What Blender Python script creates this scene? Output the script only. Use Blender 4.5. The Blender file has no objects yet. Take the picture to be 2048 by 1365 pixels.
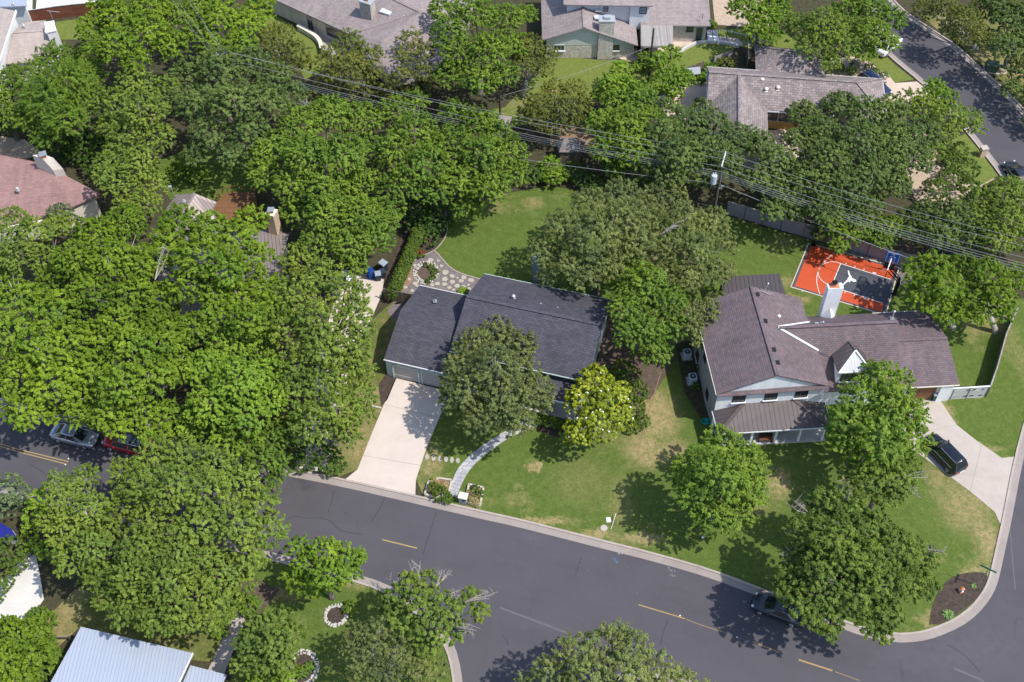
import bpy, math, random
import numpy as np
from mathutils import Vector, Matrix
random.seed(11); rng = np.random.default_rng(11)
S = bpy.context.scene; C = S.collection

# ---------------------------------------------------------------- camera
F = 2400.0; H = 97.0
_up = -np.array([16.0, 1917.5, F]); _up /= np.linalg.norm(_up)
_fw = np.array([0, 0, 1.0]) - _up * _up[2]; _fw /= np.linalg.norm(_fw)
_rt = np.cross(_fw, _up)
M = np.array([_rt, _fw, _up])
def P(u, v, z=0.0):
    """surveyed point (u, v) of the aerial photograph at height z, in metres"""
    d = M @ np.array([u - 1024.0, v - 682.5, F]); t = (z - H) / d[2]
    return np.array([d[0] * t, d[1] * t, z])
def Q(p):
    c = M.T @ (np.array(p, float) - [0, 0, H]); return np.array([1024 + F * c[0] / c[2], 682.5 + F * c[1] / c[2]])
def upto(xy, px):
    """height above plan point xy that is seen at px"""
    hs = np.arange(0, 16, .02)
    return min(hs, key=lambda h: float(np.hypot(*(Q((xy[0], xy[1], h)) - px))))
cam = bpy.data.cameras.new('camera'); co = bpy.data.objects.new('camera', cam); C.objects.link(co)
cam.sensor_width = 36; cam.lens = 36 * F / 2048; cam.clip_end = 3000; cam.clip_start = 1
R3 = Matrix([[M[i][0], -M[i][1], -M[i][2]] for i in range(3)])
co.matrix_world = Matrix.Translation((0, 0, H)) @ R3.to_4x4()
S.camera = co
# ---------------------------------------------------------------- sky, sun
SE, SA = math.radians(57.5), math.radians(-23.4)
w = bpy.data.worlds.new('World'); S.world = w; w.use_nodes = True
nt = w.node_tree; sky = nt.nodes.new('ShaderNodeTexSky'); sky.sky_type = 'NISHITA'; sky.sun_disc = False
sky.sun_elevation = SE; sky.sun_rotation = math.radians(90) - SA
nt.links.new(sky.outputs[0], nt.nodes['Background'].inputs[0]); nt.nodes['Background'].inputs[1].default_value = 0.15
sl = bpy.data.lights.new('sun', 'SUN'); sl.energy = 3.1; sl.angle = math.radians(0.55); sl.color = (1, .955, .88)
so = bpy.data.objects.new('sun', sl); C.objects.link(so)
so.rotation_euler = Vector((math.cos(SE) * math.cos(SA), math.cos(SE) * math.sin(SA), math.sin(SE))).to_track_quat('Z', 'Y').to_euler()
so.location = (60, -20, 120)
S.view_settings.view_transform = 'Standard'; S.view_settings.look = 'None'; S.view_settings.exposure = 0.6
S.view_settings.gamma = 1; S.render.engine = 'CYCLES'
S.cycles.max_bounces = 6; S.cycles.diffuse_bounces = 3; S.cycles.transparent_max_bounces = 4; S.cycles.caustics_reflective = False; S.cycles.caustics_refractive = False

# ---------------------------------------------------------------- materials
MAT = {}
class N:
    def __init__(s, name, rough=.8, spec=.3):
        s.m = bpy.data.materials.new(name); s.m.use_nodes = True; s.t = s.m.node_tree; s.b = s.t.nodes['Principled BSDF']
        s.b.inputs['Roughness'].default_value = rough; s.b.inputs['Specular IOR Level'].default_value = spec; MAT[name] = s.m
    def n(s, typ, **kw):
        x = s.t.nodes.new(typ)
        for k, v in kw.items():
            if k in x.inputs: x.inputs[k].default_value = v
            else: setattr(x, k, v)
        return x
    def l(s, a, b): s.t.links.new(a, b)
    def coord(s, kind='Object'):
        return s.n('ShaderNodeTexCoord').outputs[kind]
    def noise(s, scale, detail=4, rough=.6, co=None, out='Fac'):
        x = s.n('ShaderNodeTexNoise'); x.inputs['Scale'].default_value = scale; x.inputs['Detail'].default_value = detail; x.inputs['Roughness'].default_value = rough
        s.l(co if co is not None else s.world(), x.inputs['Vector']); return x.outputs[out]
    def world(s):
        if not hasattr(s, '_w'): s._w = s.n('ShaderNodeNewGeometry').outputs['Position']
        return s._w
    def ramp(s, fac, stops):
        r = s.n('ShaderNodeValToRGB'); e = r.color_ramp.elements
        while len(e) < len(stops): e.new(.5)
        for i, (p, c) in enumerate(stops):
            e[i].position = p; e[i].color = (c[0], c[1], c[2], 1) if hasattr(c, '__len__') else (c, c, c, 1)
        s.l(fac, r.inputs[0]); return r.outputs[0]
    def mix(s, fac, a, b, mode='MIX'):
        x = s.n('ShaderNodeMix', data_type='RGBA', blend_type=mode)
        for inp, v in ((x.inputs[0], fac), (x.inputs[6], a), (x.inputs[7], b)):
            if hasattr(v, 'links'): s.l(v, inp)
            else: inp.default_value = v if not hasattr(v, '__len__') else (v[0], v[1], v[2], 1)
        return x.outputs[2]
    def math(s, op, a, b=0.0, clamp=False):
        x = s.n('ShaderNodeMath', operation=op, use_clamp=clamp)
        for inp, v in ((x.inputs[0], a), (x.inputs[1], b)):
            if hasattr(v, 'links'): s.l(v, inp)
            else: inp.default_value = v
        return x.outputs[0]
    def base(s, c):
        if hasattr(c, 'links'): s.l(c, s.b.inputs['Base Color'])
        else: s.b.inputs['Base Color'].default_value = (*c, 1)
        return s
    def bump(s, h, strength=.3, dist=.03):
        x = s.n('ShaderNodeBump'); x.inputs['Strength'].default_value = strength; x.inputs['Distance'].default_value = dist
        s.l(h, x.inputs['Height']); s.l(x.outputs[0], s.b.inputs['Normal'])
    def spot(s, u, v, ru, rv=None, soft=.5):
        """1 inside a worn patch of the ground centred on (u, v), fading out with a ragged rim"""
        c = P(u, v); sc = np.linalg.norm(P(u + 10, v) - c) / 10; rx = ru * sc; ry = (rv or ru) * np.linalg.norm(P(u, v + 10) - c) / 10
        if not hasattr(s, '_wob'):
            a = s.n('ShaderNodeVectorMath', operation='MULTIPLY_ADD'); s.l(s.noise(.7, 3, .7, out='Color'), a.inputs[0]); a.inputs[1].default_value = (3.2, 3.2, 0); s.l(s.world(), a.inputs[2])
            b = s.n('ShaderNodeVectorMath', operation='SUBTRACT'); s.l(a.outputs[0], b.inputs[0]); b.inputs[1].default_value = (1.6, 1.6, 0); s._wob = b.outputs[0]
        q = s.n('ShaderNodeMapping', vector_type='TEXTURE'); q.inputs['Location'].default_value = (c[0], c[1], 0); q.inputs['Scale'].default_value = (rx, ry, 50); s.l(s._wob, q.inputs[0])
        ln = s.n('ShaderNodeVectorMath', operation='LENGTH'); s.l(q.outputs[0], ln.inputs[0])
        r = s.n('ShaderNodeMapRange', interpolation_type='SMOOTHSTEP'); s.l(ln.outputs['Value'], r.inputs[0])
        r.inputs[1].default_value = 1 - soft; r.inputs[2].default_value = 1 + soft * .6; r.inputs[3].default_value = 1; r.inputs[4].default_value = 0
        return r.outputs[0]

def flat(name, c, rough=.7, spec=.3, var=.12, scale=3, metal=0, coat=0):
    m = N(name, rough, spec); f = m.noise(scale, 5)
    m.base(m.mix(f, tuple(x * (1 - var) for x in c), tuple(min(x * (1 + var), .95) for x in c)))
    m.b.inputs['Metallic'].default_value = metal; m.b.inputs['Coat Weight'].default_value = coat; m.b.inputs['Coat Roughness'].default_value = .05
    return m.m
def grass(name, c0, c1, dry=(.34, .27, .14), spots=(), drybase=.62, noise2=.5):
    m = N(name, .95, .08)
    big = m.noise(.16, 4, .6); mid = m.noise(1.3, 8, .78); fine = m.noise(6, 5, .85)
    col = m.mix(m.ramp(mid, [(.32, 0), (.68, 1)]), c0, c1)
    dm = m.math('ADD', m.math('MULTIPLY', big, .75), m.math('MULTIPLY', mid, .35))
    dm = m.ramp(dm, [(drybase - .05, 0), (drybase + .12, .8)])
    for k, (u, v, ru, rv, a) in enumerate(spots):
        dm = m.math('MAXIMUM', dm, m.math('MULTIPLY', m.spot(u, v, ru, rv, .75), m.math('ADD', a * .4, m.math('MULTIPLY', m.ramp(m.noise(1.9, 5, .75), [(.38, 0), (.6, 1)]), a * .75)), True))
    col = m.mix(dm, col, dry)
    col = m.mix(m.ramp(fine, [(.3, 0), (.75, 1)]), m.mix(1.0, col, (.6, .62, .56), 'MULTIPLY'), m.mix(1.0, col, (1.4, 1.33, 1.3), 'MULTIPLY'))
    m.base(col); m.bump(fine, .55, .08); return m.m
def soil(name, c0, c1, scale=2.2, fine=14):
    m = N(name, .95, .1); a = m.noise(scale, 6, .7); b = m.noise(fine, 3, .8)
    col = m.mix(m.ramp(a, [(.3, 0), (.7, 1)]), c0, c1); col = m.mix(m.ramp(b, [(.35, 0), (.7, 1)]), m.mix(1.0, col, (.6, .6, .6), 'MULTIPLY'), m.mix(1.0, col, (1.3, 1.3, 1.3), 'MULTIPLY'))
    m.base(col); m.bump(b, .6, .05); return m.m
def asphalt(name, c=(.079, .0745, .084)):
    m = N(name, .9, .2); a = m.noise(.25, 5, .6); b = m.noise(30, 3, .7); st = m.noise(.9, 6, .7)
    col = m.mix(m.ramp(a, [(.3, 0), (.7, 1)]), tuple(x * .88 for x in c), tuple(x * 1.1 for x in c))
    col = m.mix(m.math('MULTIPLY', m.ramp(b, [(.4, 0), (.75, 1)]), .5), col, tuple(x * 1.5 for x in c))
    col = m.mix(m.math('MULTIPLY', m.ramp(st, [(.58, 0), (.8, 1)]), .35), col, tuple(x * .6 for x in c))
    # scuffed pale patches where cars turn, a dark oil stain and crack lines
    for (u, v, ru, rv, k, cc) in ((1985, 1290, 90, 40, .5, 1.45), (1840, 1310, 110, 25, .4, 1.4), (1040, 1240, 90, 16, .35, 1.35), (1000, 1330, 60, 60, .25, 1.3), (1960, 1225, 30, 30, .4, 1.4), (615, 965, 20, 16, .6, .45), (1065, 1075, 18, 5, .5, 1.7), (1920, 1330, 130, 30, .35, 1.35)):
        n_ = m.noise(1.4, 5, .75)
        col = m.mix(m.math('MULTIPLY', m.spot(u, v, ru, rv, .8), m.math('MULTIPLY', m.ramp(n_, [(.35, 0), (.62, 1)]), k)), col, tuple(min(x * cc, .9) for x in c))
    # cracks: stretched voronoi edges, thin, in a few places only
    wv = m.n('ShaderNodeVectorMath', operation='MULTIPLY_ADD'); m.l(m.noise(.8, 3, .6, out='Color'), wv.inputs[0]); wv.inputs[1].default_value = (1.5, 1.5, 0); m.l(m.world(), wv.inputs[2])
    vo = m.n('ShaderNodeTexVoronoi', feature='DISTANCE_TO_EDGE'); vo.inputs['Scale'].default_value = .16; m.l(wv.outputs[0], vo.inputs['Vector'])
    cr = m.math('MULTIPLY', m.ramp(vo.outputs['Distance'], [(0, 1), (.008, 0)]), m.ramp(m.noise(.2, 2), [(.5, 0), (.6, .3)]))
    col = m.mix(cr, col, tuple(x * .45 for x in c))
    # tyre-worn lanes along the street
    sep = m.n('ShaderNodeMapping', vector_type='TEXTURE'); sep.inputs['Rotation'].default_value = (0, 0, math.radians(-15)); sep.inputs['Scale'].default_value = (14, 1, 1); m.l(m.world(), sep.inputs[0])
    ln = m.noise(.55, 3, .5, co=sep.outputs[0]); col = m.mix(m.math('MULTIPLY', m.ramp(ln, [(.4, 0), (.66, 1)]), .5), col, tuple(x * 1.2 for x in c))
    m.base(col); m.bump(b, .3, .02); return m.m
def concrete(name, c, joint=None, var=.12, stain=.25):
    m = N(name, .85, .2); a = m.noise(.5, 6, .65); b = m.noise(9, 4, .7)
    col = m.mix(m.ramp(a, [(.3, 0), (.7, 1)]), tuple(x * (1 - var) for x in c), tuple(min(x * (1 + var * .6), .9) for x in c))
    col = m.mix(m.math('MULTIPLY', m.ramp(b, [(.3, 0), (.7, 1)]), .25), col, tuple(x * .8 for x in c))
    col = m.mix(m.math('MULTIPLY', m.ramp(m.noise(1.6, 7, .75), [(.55, 0), (.75, 1)]), stain), col, tuple(x * .62 for x in c))
    m.base(col); m.bump(b, .2, .02); return m.m
def shingle(name, c, c2, bw=.5, bh=.23, var=.4, mort=.55, blotch=None, speck=0):
    m = N(name, .9, .15); uv = m.coord('UV')
    br = m.n('ShaderNodeTexBrick'); m.l(uv, br.inputs['Vector']); br.offset = .5; br.inputs['Scale'].default_value = 1; br.inputs['Brick Width'].default_value = bw; br.inputs['Row Height'].default_value = bh
    br.inputs['Mortar Size'].default_value = .022; br.inputs['Mortar Smooth'].default_value = .4; br.inputs['Bias'].default_value = 0
    br.inputs['Color1'].default_value = (*c, 1); br.inputs['Color2'].default_value = (*c2, 1); br.inputs['Mortar'].default_value = (*[x * mort for x in c], 1)
    col = br.outputs['Color']
    if blotch: col = m.mix(m.math('MULTIPLY', m.ramp(m.noise(1.7, 6, .75), [(.5, 0), (.66, 1)]), .6), col, blotch)
    col = m.mix(m.ramp(m.noise(.35, 4), [(.3, 0), (.7, 1)]), m.mix(1.0, col, (.9, .9, .9), 'MULTIPLY'), m.mix(1.0, col, (1.12, 1.12, 1.12), 'MULTIPLY'))
    sm = m.n('ShaderNodeMapping'); sm.inputs['Scale'].default_value = (1.6, .16, 1); m.l(uv, sm.inputs[0]); st = m.noise(1, 5, .65, co=sm.outputs[0])
    col = m.mix(m.ramp(st, [(.32, 0), (.68, 1)]), m.mix(1.0, col, (.86, .86, .87), 'MULTIPLY'), m.mix(1.0, col, (1.12, 1.12, 1.11), 'MULTIPLY'))
    if speck: col = m.mix(m.math('MULTIPLY', m.ramp(m.noise(2.6, 3, .8), [(.62, 0), (.7, 1)]), speck), col, (.5, .47, .45))
    fn = m.noise(22, 3, .8); col = m.mix(m.math('MULTIPLY', m.ramp(fn, [(.35, 0), (.75, 1)]), .25), col, tuple(x * 1.5 for x in c))
    m.base(col); m.bump(br.outputs['Fac'], .25, -.03); return m.m
def seams(name, c, pitch=.42, wid=.045, rough=.45, metal=.2, dark=.35):
    """sheet metal with a standing seam every pitch metres, running up the slope"""
    m = N(name, rough, .4); br = m.n('ShaderNodeTexBrick'); m.l(m.coord('UV'), br.inputs['Vector']); br.offset = 0
    br.inputs['Scale'].default_value = 1; br.inputs['Brick Width'].default_value = pitch; br.inputs['Row Height'].default_value = 60; br.inputs['Mortar Size'].default_value = wid / 2
    br.inputs['Color1'].default_value = (*c, 1); br.inputs['Color2'].default_value = (*[x * 1.06 for x in c], 1); br.inputs['Mortar'].default_value = (*[x * dark for x in c], 1)
    m.base(m.mix(m.math('MULTIPLY', m.noise(1.2, 5), .3), br.outputs['Color'], tuple(min(x * 1.3, .9) for x in c))); m.b.inputs['Metallic'].default_value = metal; m.bump(br.outputs['Fac'], .6, .05); return m.m
def boards(name, c, pitch=.15, vertical=True, dark=.55, var=.25, rough=.8):
    m = N(name, rough, .25); br = m.n('ShaderNodeTexBrick'); br.offset = .37 if not vertical else 0; m.l(m.coord('UV'), br.inputs['Vector'])
    br.inputs['Scale'].default_value = 1; br.inputs['Brick Width'].default_value = pitch if vertical else 3.2; br.inputs['Row Height'].default_value = 40 if vertical else pitch; br.inputs['Mortar Size'].default_value = .012
    br.inputs['Color1'].default_value = (*[x * (1 - var) for x in c], 1); br.inputs['Color2'].default_value = (*[min(.9, x * (1 + var)) for x in c], 1); br.inputs['Mortar'].default_value = (*[x * dark for x in c], 1)
    m.base(m.mix(m.math('MULTIPLY', m.ramp(m.noise(1.3, 6, .7), [(.3, 0), (.7, 1)]), .4), br.outputs['Color'], tuple(x * .6 for x in c))); m.bump(br.outputs['Fac'], .4, -.02); return m.m
def stone(name, c, c2, scale=4, mort=(.5, .47, .42)):
    m = N(name, .9, .2); vo = m.n('ShaderNodeTexVoronoi'); vo.inputs['Scale'].default_value = scale; m.l(m.coord('UV'), vo.inputs['Vector'])
    ve = m.n('ShaderNodeTexVoronoi', feature='DISTANCE_TO_EDGE'); ve.inputs['Scale'].default_value = scale; m.l(m.coord('UV'), ve.inputs['Vector'])
    bw = m.n('ShaderNodeSeparateColor'); m.l(vo.outputs['Color'], bw.inputs[0])
    col = m.mix(bw.outputs[0], c, c2); col = m.mix(m.ramp(ve.outputs['Distance'], [(.02, 1), (.07, 0)]), col, mort); m.base(col); m.bump(ve.outputs['Distance'], .4, .04); return m.m
def glass(name, c=(.02, .03, .035), rough=.06):
    m = N(name, rough, .8); m.base(c); m.b.inputs['Coat Weight'].default_value = .5; return m.m
def paint(name, c, rough=.3, metal=.3):
    m = N(name, rough, .5); m.base(m.mix(m.ramp(m.noise(2.5, 6, .7), [(.4, 0), (.75, .3)]), c, tuple(min(x * 1.25 + .02, .9) for x in c)))
    m.b.inputs['Metallic'].default_value = metal; m.b.inputs['Coat Weight'].default_value = .6; m.b.inputs['Coat Roughness'].default_value = .1; return m.m
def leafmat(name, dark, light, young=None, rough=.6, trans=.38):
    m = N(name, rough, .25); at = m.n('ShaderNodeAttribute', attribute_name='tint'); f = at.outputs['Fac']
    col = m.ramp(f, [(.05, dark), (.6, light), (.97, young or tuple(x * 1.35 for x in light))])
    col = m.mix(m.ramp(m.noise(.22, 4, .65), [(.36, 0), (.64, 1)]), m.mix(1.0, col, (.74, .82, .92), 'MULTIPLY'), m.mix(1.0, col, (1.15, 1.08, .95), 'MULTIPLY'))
    m.base(col)
    tr = m.n('ShaderNodeBsdfTranslucent'); m.l(m.mix(1.0, col, (1.1, 1.35, .7), 'MULTIPLY'), tr.inputs[0])
    mx = m.n('ShaderNodeMixShader'); mx.inputs[0].default_value = trans; m.l(m.b.outputs[0], mx.inputs[1]); m.l(tr.outputs[0], mx.inputs[2])
    m.l(mx.outputs[0], m.t.nodes['Material Output'].inputs[0]); return m.m

# ---------------------------------------------------------------- mesh helpers
class MB:
    def __init__(s): s.v = []; s.f = []; s.k = []
    def face(s, pts, k=0):
        i = len(s.v); s.v += [tuple(float(x) for x in p) for p in pts]; s.f.append(tuple(range(i, i + len(pts)))); s.k.append(k); return s
    def poly(s, pts2, z, k=0): return s.face([(p[0], p[1], z) for p in pts2], k)
    def pts(s, v, f, k=0):
        i = len(s.v); s.v += [tuple(float(x) for x in p) for p in v]; s.f += [tuple(i + a for a in q) for q in f]; s.k += [k] * len(f); return s
    def prism(s, pts2, z0, z1, k=0):
        n = len(pts2); v = [(p[0], p[1], z0) for p in pts2] + [(p[0], p[1], z1) for p in pts2]
        a = sum(pts2[i][0] * pts2[(i + 1) % n][1] - pts2[(i + 1) % n][0] * pts2[i][1] for i in range(n))
        f = [tuple(range(n, 2 * n)), tuple(range(n - 1, -1, -1))] + [(i, (i + 1) % n, n + (i + 1) % n, n + i) for i in range(n)]
        if a < 0: f = [tuple(reversed(q)) for q in f]
        return s.pts(v, f, k)
    def slab(s, pts, t, k=0):
        """3-D polygon extruded straight down by t"""
        n = len(pts); v = [tuple(p) for p in pts] + [(p[0], p[1], p[2] - t) for p in pts]
        nz = sum(pts[i][0] * pts[(i + 1) % n][1] - pts[(i + 1) % n][0] * pts[i][1] for i in range(n))
        f = [tuple(range(n)), tuple(range(2 * n - 1, n - 1, -1))] + [(i, n + i, n + (i + 1) % n, (i + 1) % n) for i in range(n)]
        if nz < 0: f = [tuple(reversed(q)) for q in f]
        return s.pts(v, f, k)
    def box(s, c, size, yaw=0, k=0):
        cx, cy, cz = c; a, b, h = size[0] / 2, size[1] / 2, size[2] / 2; co_, si = math.cos(yaw), math.sin(yaw)
        q = [(cx + x * co_ - y * si, cy + x * si + y * co_) for x, y in ((-a, -b), (a, -b), (a, b), (-a, b))]
        return s.prism(q, cz - h, cz + h, k)
    def bar(s, p0, p1, wd, h, k=0):
        """rectangular bar between two points"""
        p0 = Vector(p0); p1 = Vector(p1); d = (p1 - p0).normalized(); sd = d.cross(Vector((0, 0, 1)))
        if sd.length < .01: sd = Vector((1, 0, 0))
        sd.normalize(); u = sd.cross(d); v = []
        for p in (p0, p1):
            for a, b in ((-1, -1), (1, -1), (1, 1), (-1, 1)): v.append(p + sd * a * wd / 2 + u * b * h / 2)
        return s.pts(v, [(3, 2, 1, 0), (4, 5, 6, 7), (0, 1, 5, 4), (1, 2, 6, 5), (2, 3, 7, 6), (3, 0, 4, 7)], k)
    def tube(s, ps, rs, n=8, k=0, cap=True):
        ps = [Vector(p) for p in ps]
        if not hasattr(rs, '__len__'): rs = [rs] * len(ps)
        v = []; f = []
        for i, p in enumerate(ps):
            d = (ps[min(i + 1, len(ps) - 1)] - ps[max(i - 1, 0)]).normalized()
            a = d.cross(Vector((0, 0, 1)) if abs(d.z) < .95 else Vector((1, 0, 0))).normalized(); b = d.cross(a)
            for j in range(n):
                t = 2 * math.pi * j / n; v.append(p + (a * math.cos(t) + b * math.sin(t)) * rs[i])
        for i in range(len(ps) - 1):
            for j in range(n): f.append((i * n + j, (i + 1) * n + j, (i + 1) * n + (j + 1) % n, i * n + (j + 1) % n))
        if cap: f.append(tuple(range(n))); f.append(tuple(reversed(range((len(ps) - 1) * n, len(ps) * n))))
        return s.pts(v, f, k)
    def cyl(s, c, r, h, n=16, r2=None, k=0): return s.tube([c, (c[0], c[1], c[2] + h)], [r, r if r2 is None else r2], n, k)
    def dome(s, c, r, n=12, m=5, sz=1, k=0, full=False):
        v = []; f = []; lo = -math.pi / 2 if full else 0
        for i in range(m + 1):
            a = lo + (math.pi / 2 - lo) * i / m
            for j in range(n): t = 2 * math.pi * j / n; v.append((c[0] + r * math.cos(a) * math.cos(t), c[1] + r * math.cos(a) * math.sin(t), c[2] + r * sz * math.sin(a)))
        for i in range(m):
            for j in range(n): f.append((i * n + j, i * n + (j + 1) % n, (i + 1) * n + (j + 1) % n, (i + 1) * n + j))
        return s.pts(v, f, k)
    def blob(s, c, r, sc=(1, 1, .6), jit=.25, k=0, n=7, m=4):
        i = len(s.v); s.dome((0, 0, 0), 1, n, m, 1, k, True)
        ph = random.uniform(0, 6); cs, sn = math.cos(ph), math.sin(ph)
        for q in range(i, len(s.v)):
            x, y, z = s.v[q]; jr = 1 + random.uniform(-jit, jit); x *= jr * sc[0]; y *= jr * sc[1]; z *= sc[2]
            s.v[q] = (c[0] + r * (x * cs - y * sn), c[1] + r * (x * sn + y * cs), c[2] + r * z)
        return s
def mesh_of(name, mb, mats, off, smooth=False):
    me = bpy.data.meshes.new(name); o = np.array(off); v = (np.array(mb.v) - o)
    me.from_pydata(v.tolist(), [], mb.f)
    for m_ in (mats if isinstance(mats, (list, tuple)) else [mats]): me.materials.append(MAT[m_] if isinstance(m_, str) else m_)
    uv = me.uv_layers.new(name='UVMap').data; va = np.array(mb.v)
    for p, k in zip(me.polygons, mb.k):
        p.material_index = k; p.use_smooth = smooth
        nrm = p.normal
        if abs(nrm.z) > .995: e = Vector((1, 0, 0)); g = Vector((0, 1, 0))
        else: e = Vector((0, 0, 1)).cross(nrm).normalized(); g = nrm.cross(e)
        for li in p.loop_indices:
            q = Vector(va[me.loops[li].vertex_index]); uv[li].uv = (q.dot(e), q.dot(g))
    me.update(); return me
def wloc(o):
    l = Vector((0, 0, 0))
    while o: l += o.location; o = o.parent
    return l
def part(name, mb, mats, parent, label=None, local=False, smooth=False, kind=None):
    o = bpy.data.objects.new(name, mesh_of(name, mb, mats, (0, 0, 0) if local else wloc(parent), smooth)); C.objects.link(o); o.parent = parent
    if label: o['label'] = label
    if kind: o['kind'] = kind
    return o
def thing(name, label, cat, loc, rz=0, group=None):
    o = bpy.data.objects.new(name, None); C.objects.link(o); o.location = (float(loc[0]), float(loc[1]), float(loc[2]) if len(loc) > 2 else 0); o.rotation_euler = (0, 0, rz)
    o.empty_display_size = .5; o['label'] = label; o['category'] = cat
    if group: o['group'] = group
    return o
def single(name, mb, mats, label, cat, loc=None, group=None, smooth=False, kind=None):
    if loc is None: loc = np.mean(np.array(mb.v), axis=0) * [1, 1, 0]
    loc = [float(x) for x in loc] + [0] * (3 - len(loc))
    o = bpy.data.objects.new(name, mesh_of(name, mb, mats, loc, smooth)); C.objects.link(o); o.location = loc; o['label'] = label; o['category'] = cat
    if group: o['group'] = group
    if kind: o['kind'] = kind
    return o
def struct(name, mb, mat, label=None):
    o = bpy.data.objects.new(name, mesh_of(name, mb, mat, (0, 0, 0))); C.objects.link(o); o['kind'] = 'structure'
    if label: o['label'] = label
    return o
def dup(root, loc, rz=0, label=None, group=None):
    r = root.copy(); C.objects.link(r); r.location = (float(loc[0]), float(loc[1]), float(loc[2]) if len(loc) > 2 else 0); r.rotation_euler = (0, 0, rz)
    if label: r['label'] = label
    if group: r['group'] = group
    for ch in list(root.children):
        c = ch.copy(); C.objects.link(c); c.parent = r
        for g in list(ch.children):
            d = g.copy(); C.objects.link(d); d.parent = c
    return r
def px(pts, z=0): return [P(p[0], p[1], z)[:2] for p in pts]
def smoothline(pts, it=2):
    pts = [np.array(p, float) for p in pts]
    for _ in range(it):
        q = [pts[0]]
        for a, b in zip(pts[:-1], pts[1:]): q += [a * .75 + b * .25, a * .25 + b * .75]
        q.append(pts[-1]); pts = q
    return pts
def offset(pts, d):
    out = []
    for i, p in enumerate(pts):
        a = pts[max(i - 1, 0)]; b = pts[min(i + 1, len(pts) - 1)]; t = np.array(b) - np.array(a); t = t / np.linalg.norm(t); out.append(np.array(p) + d * np.array([t[1], -t[0]]))
    return out
def ribbon(mb, pts, d0, d1, z0, z1=None, k=0):
    """strip between offsets d0 and d1 (to the right) of a plan line"""
    z1 = z0 if z1 is None else z1; a = offset(pts, d0); b = offset(pts, d1)
    for i in range(len(pts) - 1): mb.face([(*b[i], z1), (*b[i + 1], z1), (*a[i + 1], z0), (*a[i], z0)], k)
    return mb
def resample(pts, step=.8):
    out = []
    for a, b in zip(pts[:-1], pts[1:]):
        k = max(1, int(np.linalg.norm(np.array(b) - np.array(a)) / step)); out += [np.array(a) + (np.array(b) - np.array(a)) * i / k for i in range(k)]
    return out + [np.array(pts[-1])]
def unit(a, b): d = np.array(b[:2], float) - np.array(a[:2], float); return d / np.linalg.norm(d)
# ================================================================= the setting
grass('lawn_green', (.076, .12, .026), (.126, .176, .042), spots=[
    (1310, 830, 50, 60, 1.0), (1290, 900, 45, 40, .95), (1345, 900, 40, 25, .8), (1185, 1072, 60, 14, 1.0), (1085, 1045, 70, 9, 1.0), (1290, 1080, 38, 14, .9), (1070, 937, 10, 12, 1.6),
    (1560, 968, 30, 30, .9), (1520, 1010, 40, 20, .4), (1930, 1010, 60, 60, .75), (1975, 1080, 30, 60, .9), (1880, 950, 30, 22, .7), (1960, 1140, 40, 14, .8), (1850, 1240, 30, 12, .8),
    (1895, 830, 16, 40, .7), (1960, 900, 50, 10, .7), (860, 925, 26, 35, .75), (1240, 1000, 26, 60, .4), (1160, 960, 60, 50, .25), (845, 990, 10, 30, .5), (1255, 1075, 20, 10, .9), (1560, 565, 50, 14, .6), (1600, 600, 26, 12, .7), (1220, 870, 40, 30, .35), (1990, 650, 40, 24, .7), (2030, 700, 20, 60, .35), (720, 1155, 60, 22, .8), (560, 1190, 50, 20, .7)], drybase=.65)
grass('lawn_tired', (.1, .125, .035), (.165, .175, .06), spots=[(720, 880, 40, 60, .7), (640, 95, 26, 20, .7), (1000, 400, 60, 14, .9), (720, 1150, 60, 20, .7), (210, 1290, 50, 16, .7), (1840, 560, 30, 14, .8)], drybase=.56)
grass('lawn_bright', (.125, .165, .04), (.185, .225, .058), spots=[(1060, 210, 60, 20, .4)], drybase=.7)
soil('ground_soil', (.045, .045, .026), (.1, .09, .052)); soil('mulch_dark', (.05, .038, .032), (.11, .085, .07), 3, 18); soil('dirt_sandy', (.4, .3, .22), (.58, .46, .36)); soil('mulch_red', (.085, .062, .048), (.165, .125, .098)); soil('gravel_grey', (.14, .12, .115), (.27, .235, .23), 3, 20); soil('needles', (.24, .15, .1), (.36, .24, .17), 3, 20)
asphalt('asphalt'); concrete('kerb_concrete', (.42, .36, .32), stain=.4); concrete('gutter_concrete', (.33, .285, .26), stain=.5); concrete('drive_pale', (.6, .515, .455), var=.09, stain=.22); concrete('drive_worn', (.47, .41, .36), stain=.35); concrete('patio_tan', (.6, .48, .39), stain=.2); concrete('concrete_white', (.64, .61, .57), stain=.12); concrete('concrete_grey', (.4, .36, .33), stain=.4)  # west patio and south path get the greyer, more stained concrete
flat('line_yellow', (.36, .25, .11), .8, var=.25, scale=9); flat('line_white', (.75, .75, .74), .8, var=.1); flat('line_faint', (.3, .3, .32), .8, var=.2, scale=9); flat('mark_blue', (.1, .2, .42), .8, var=.3, scale=14); flat('crack_dark', (.035, .033, .038), .9); flat('seam_pale', (.125, .118, .128), .9, var=.35, scale=6); flat('joint', (.3, .25, .22), .9)

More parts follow.
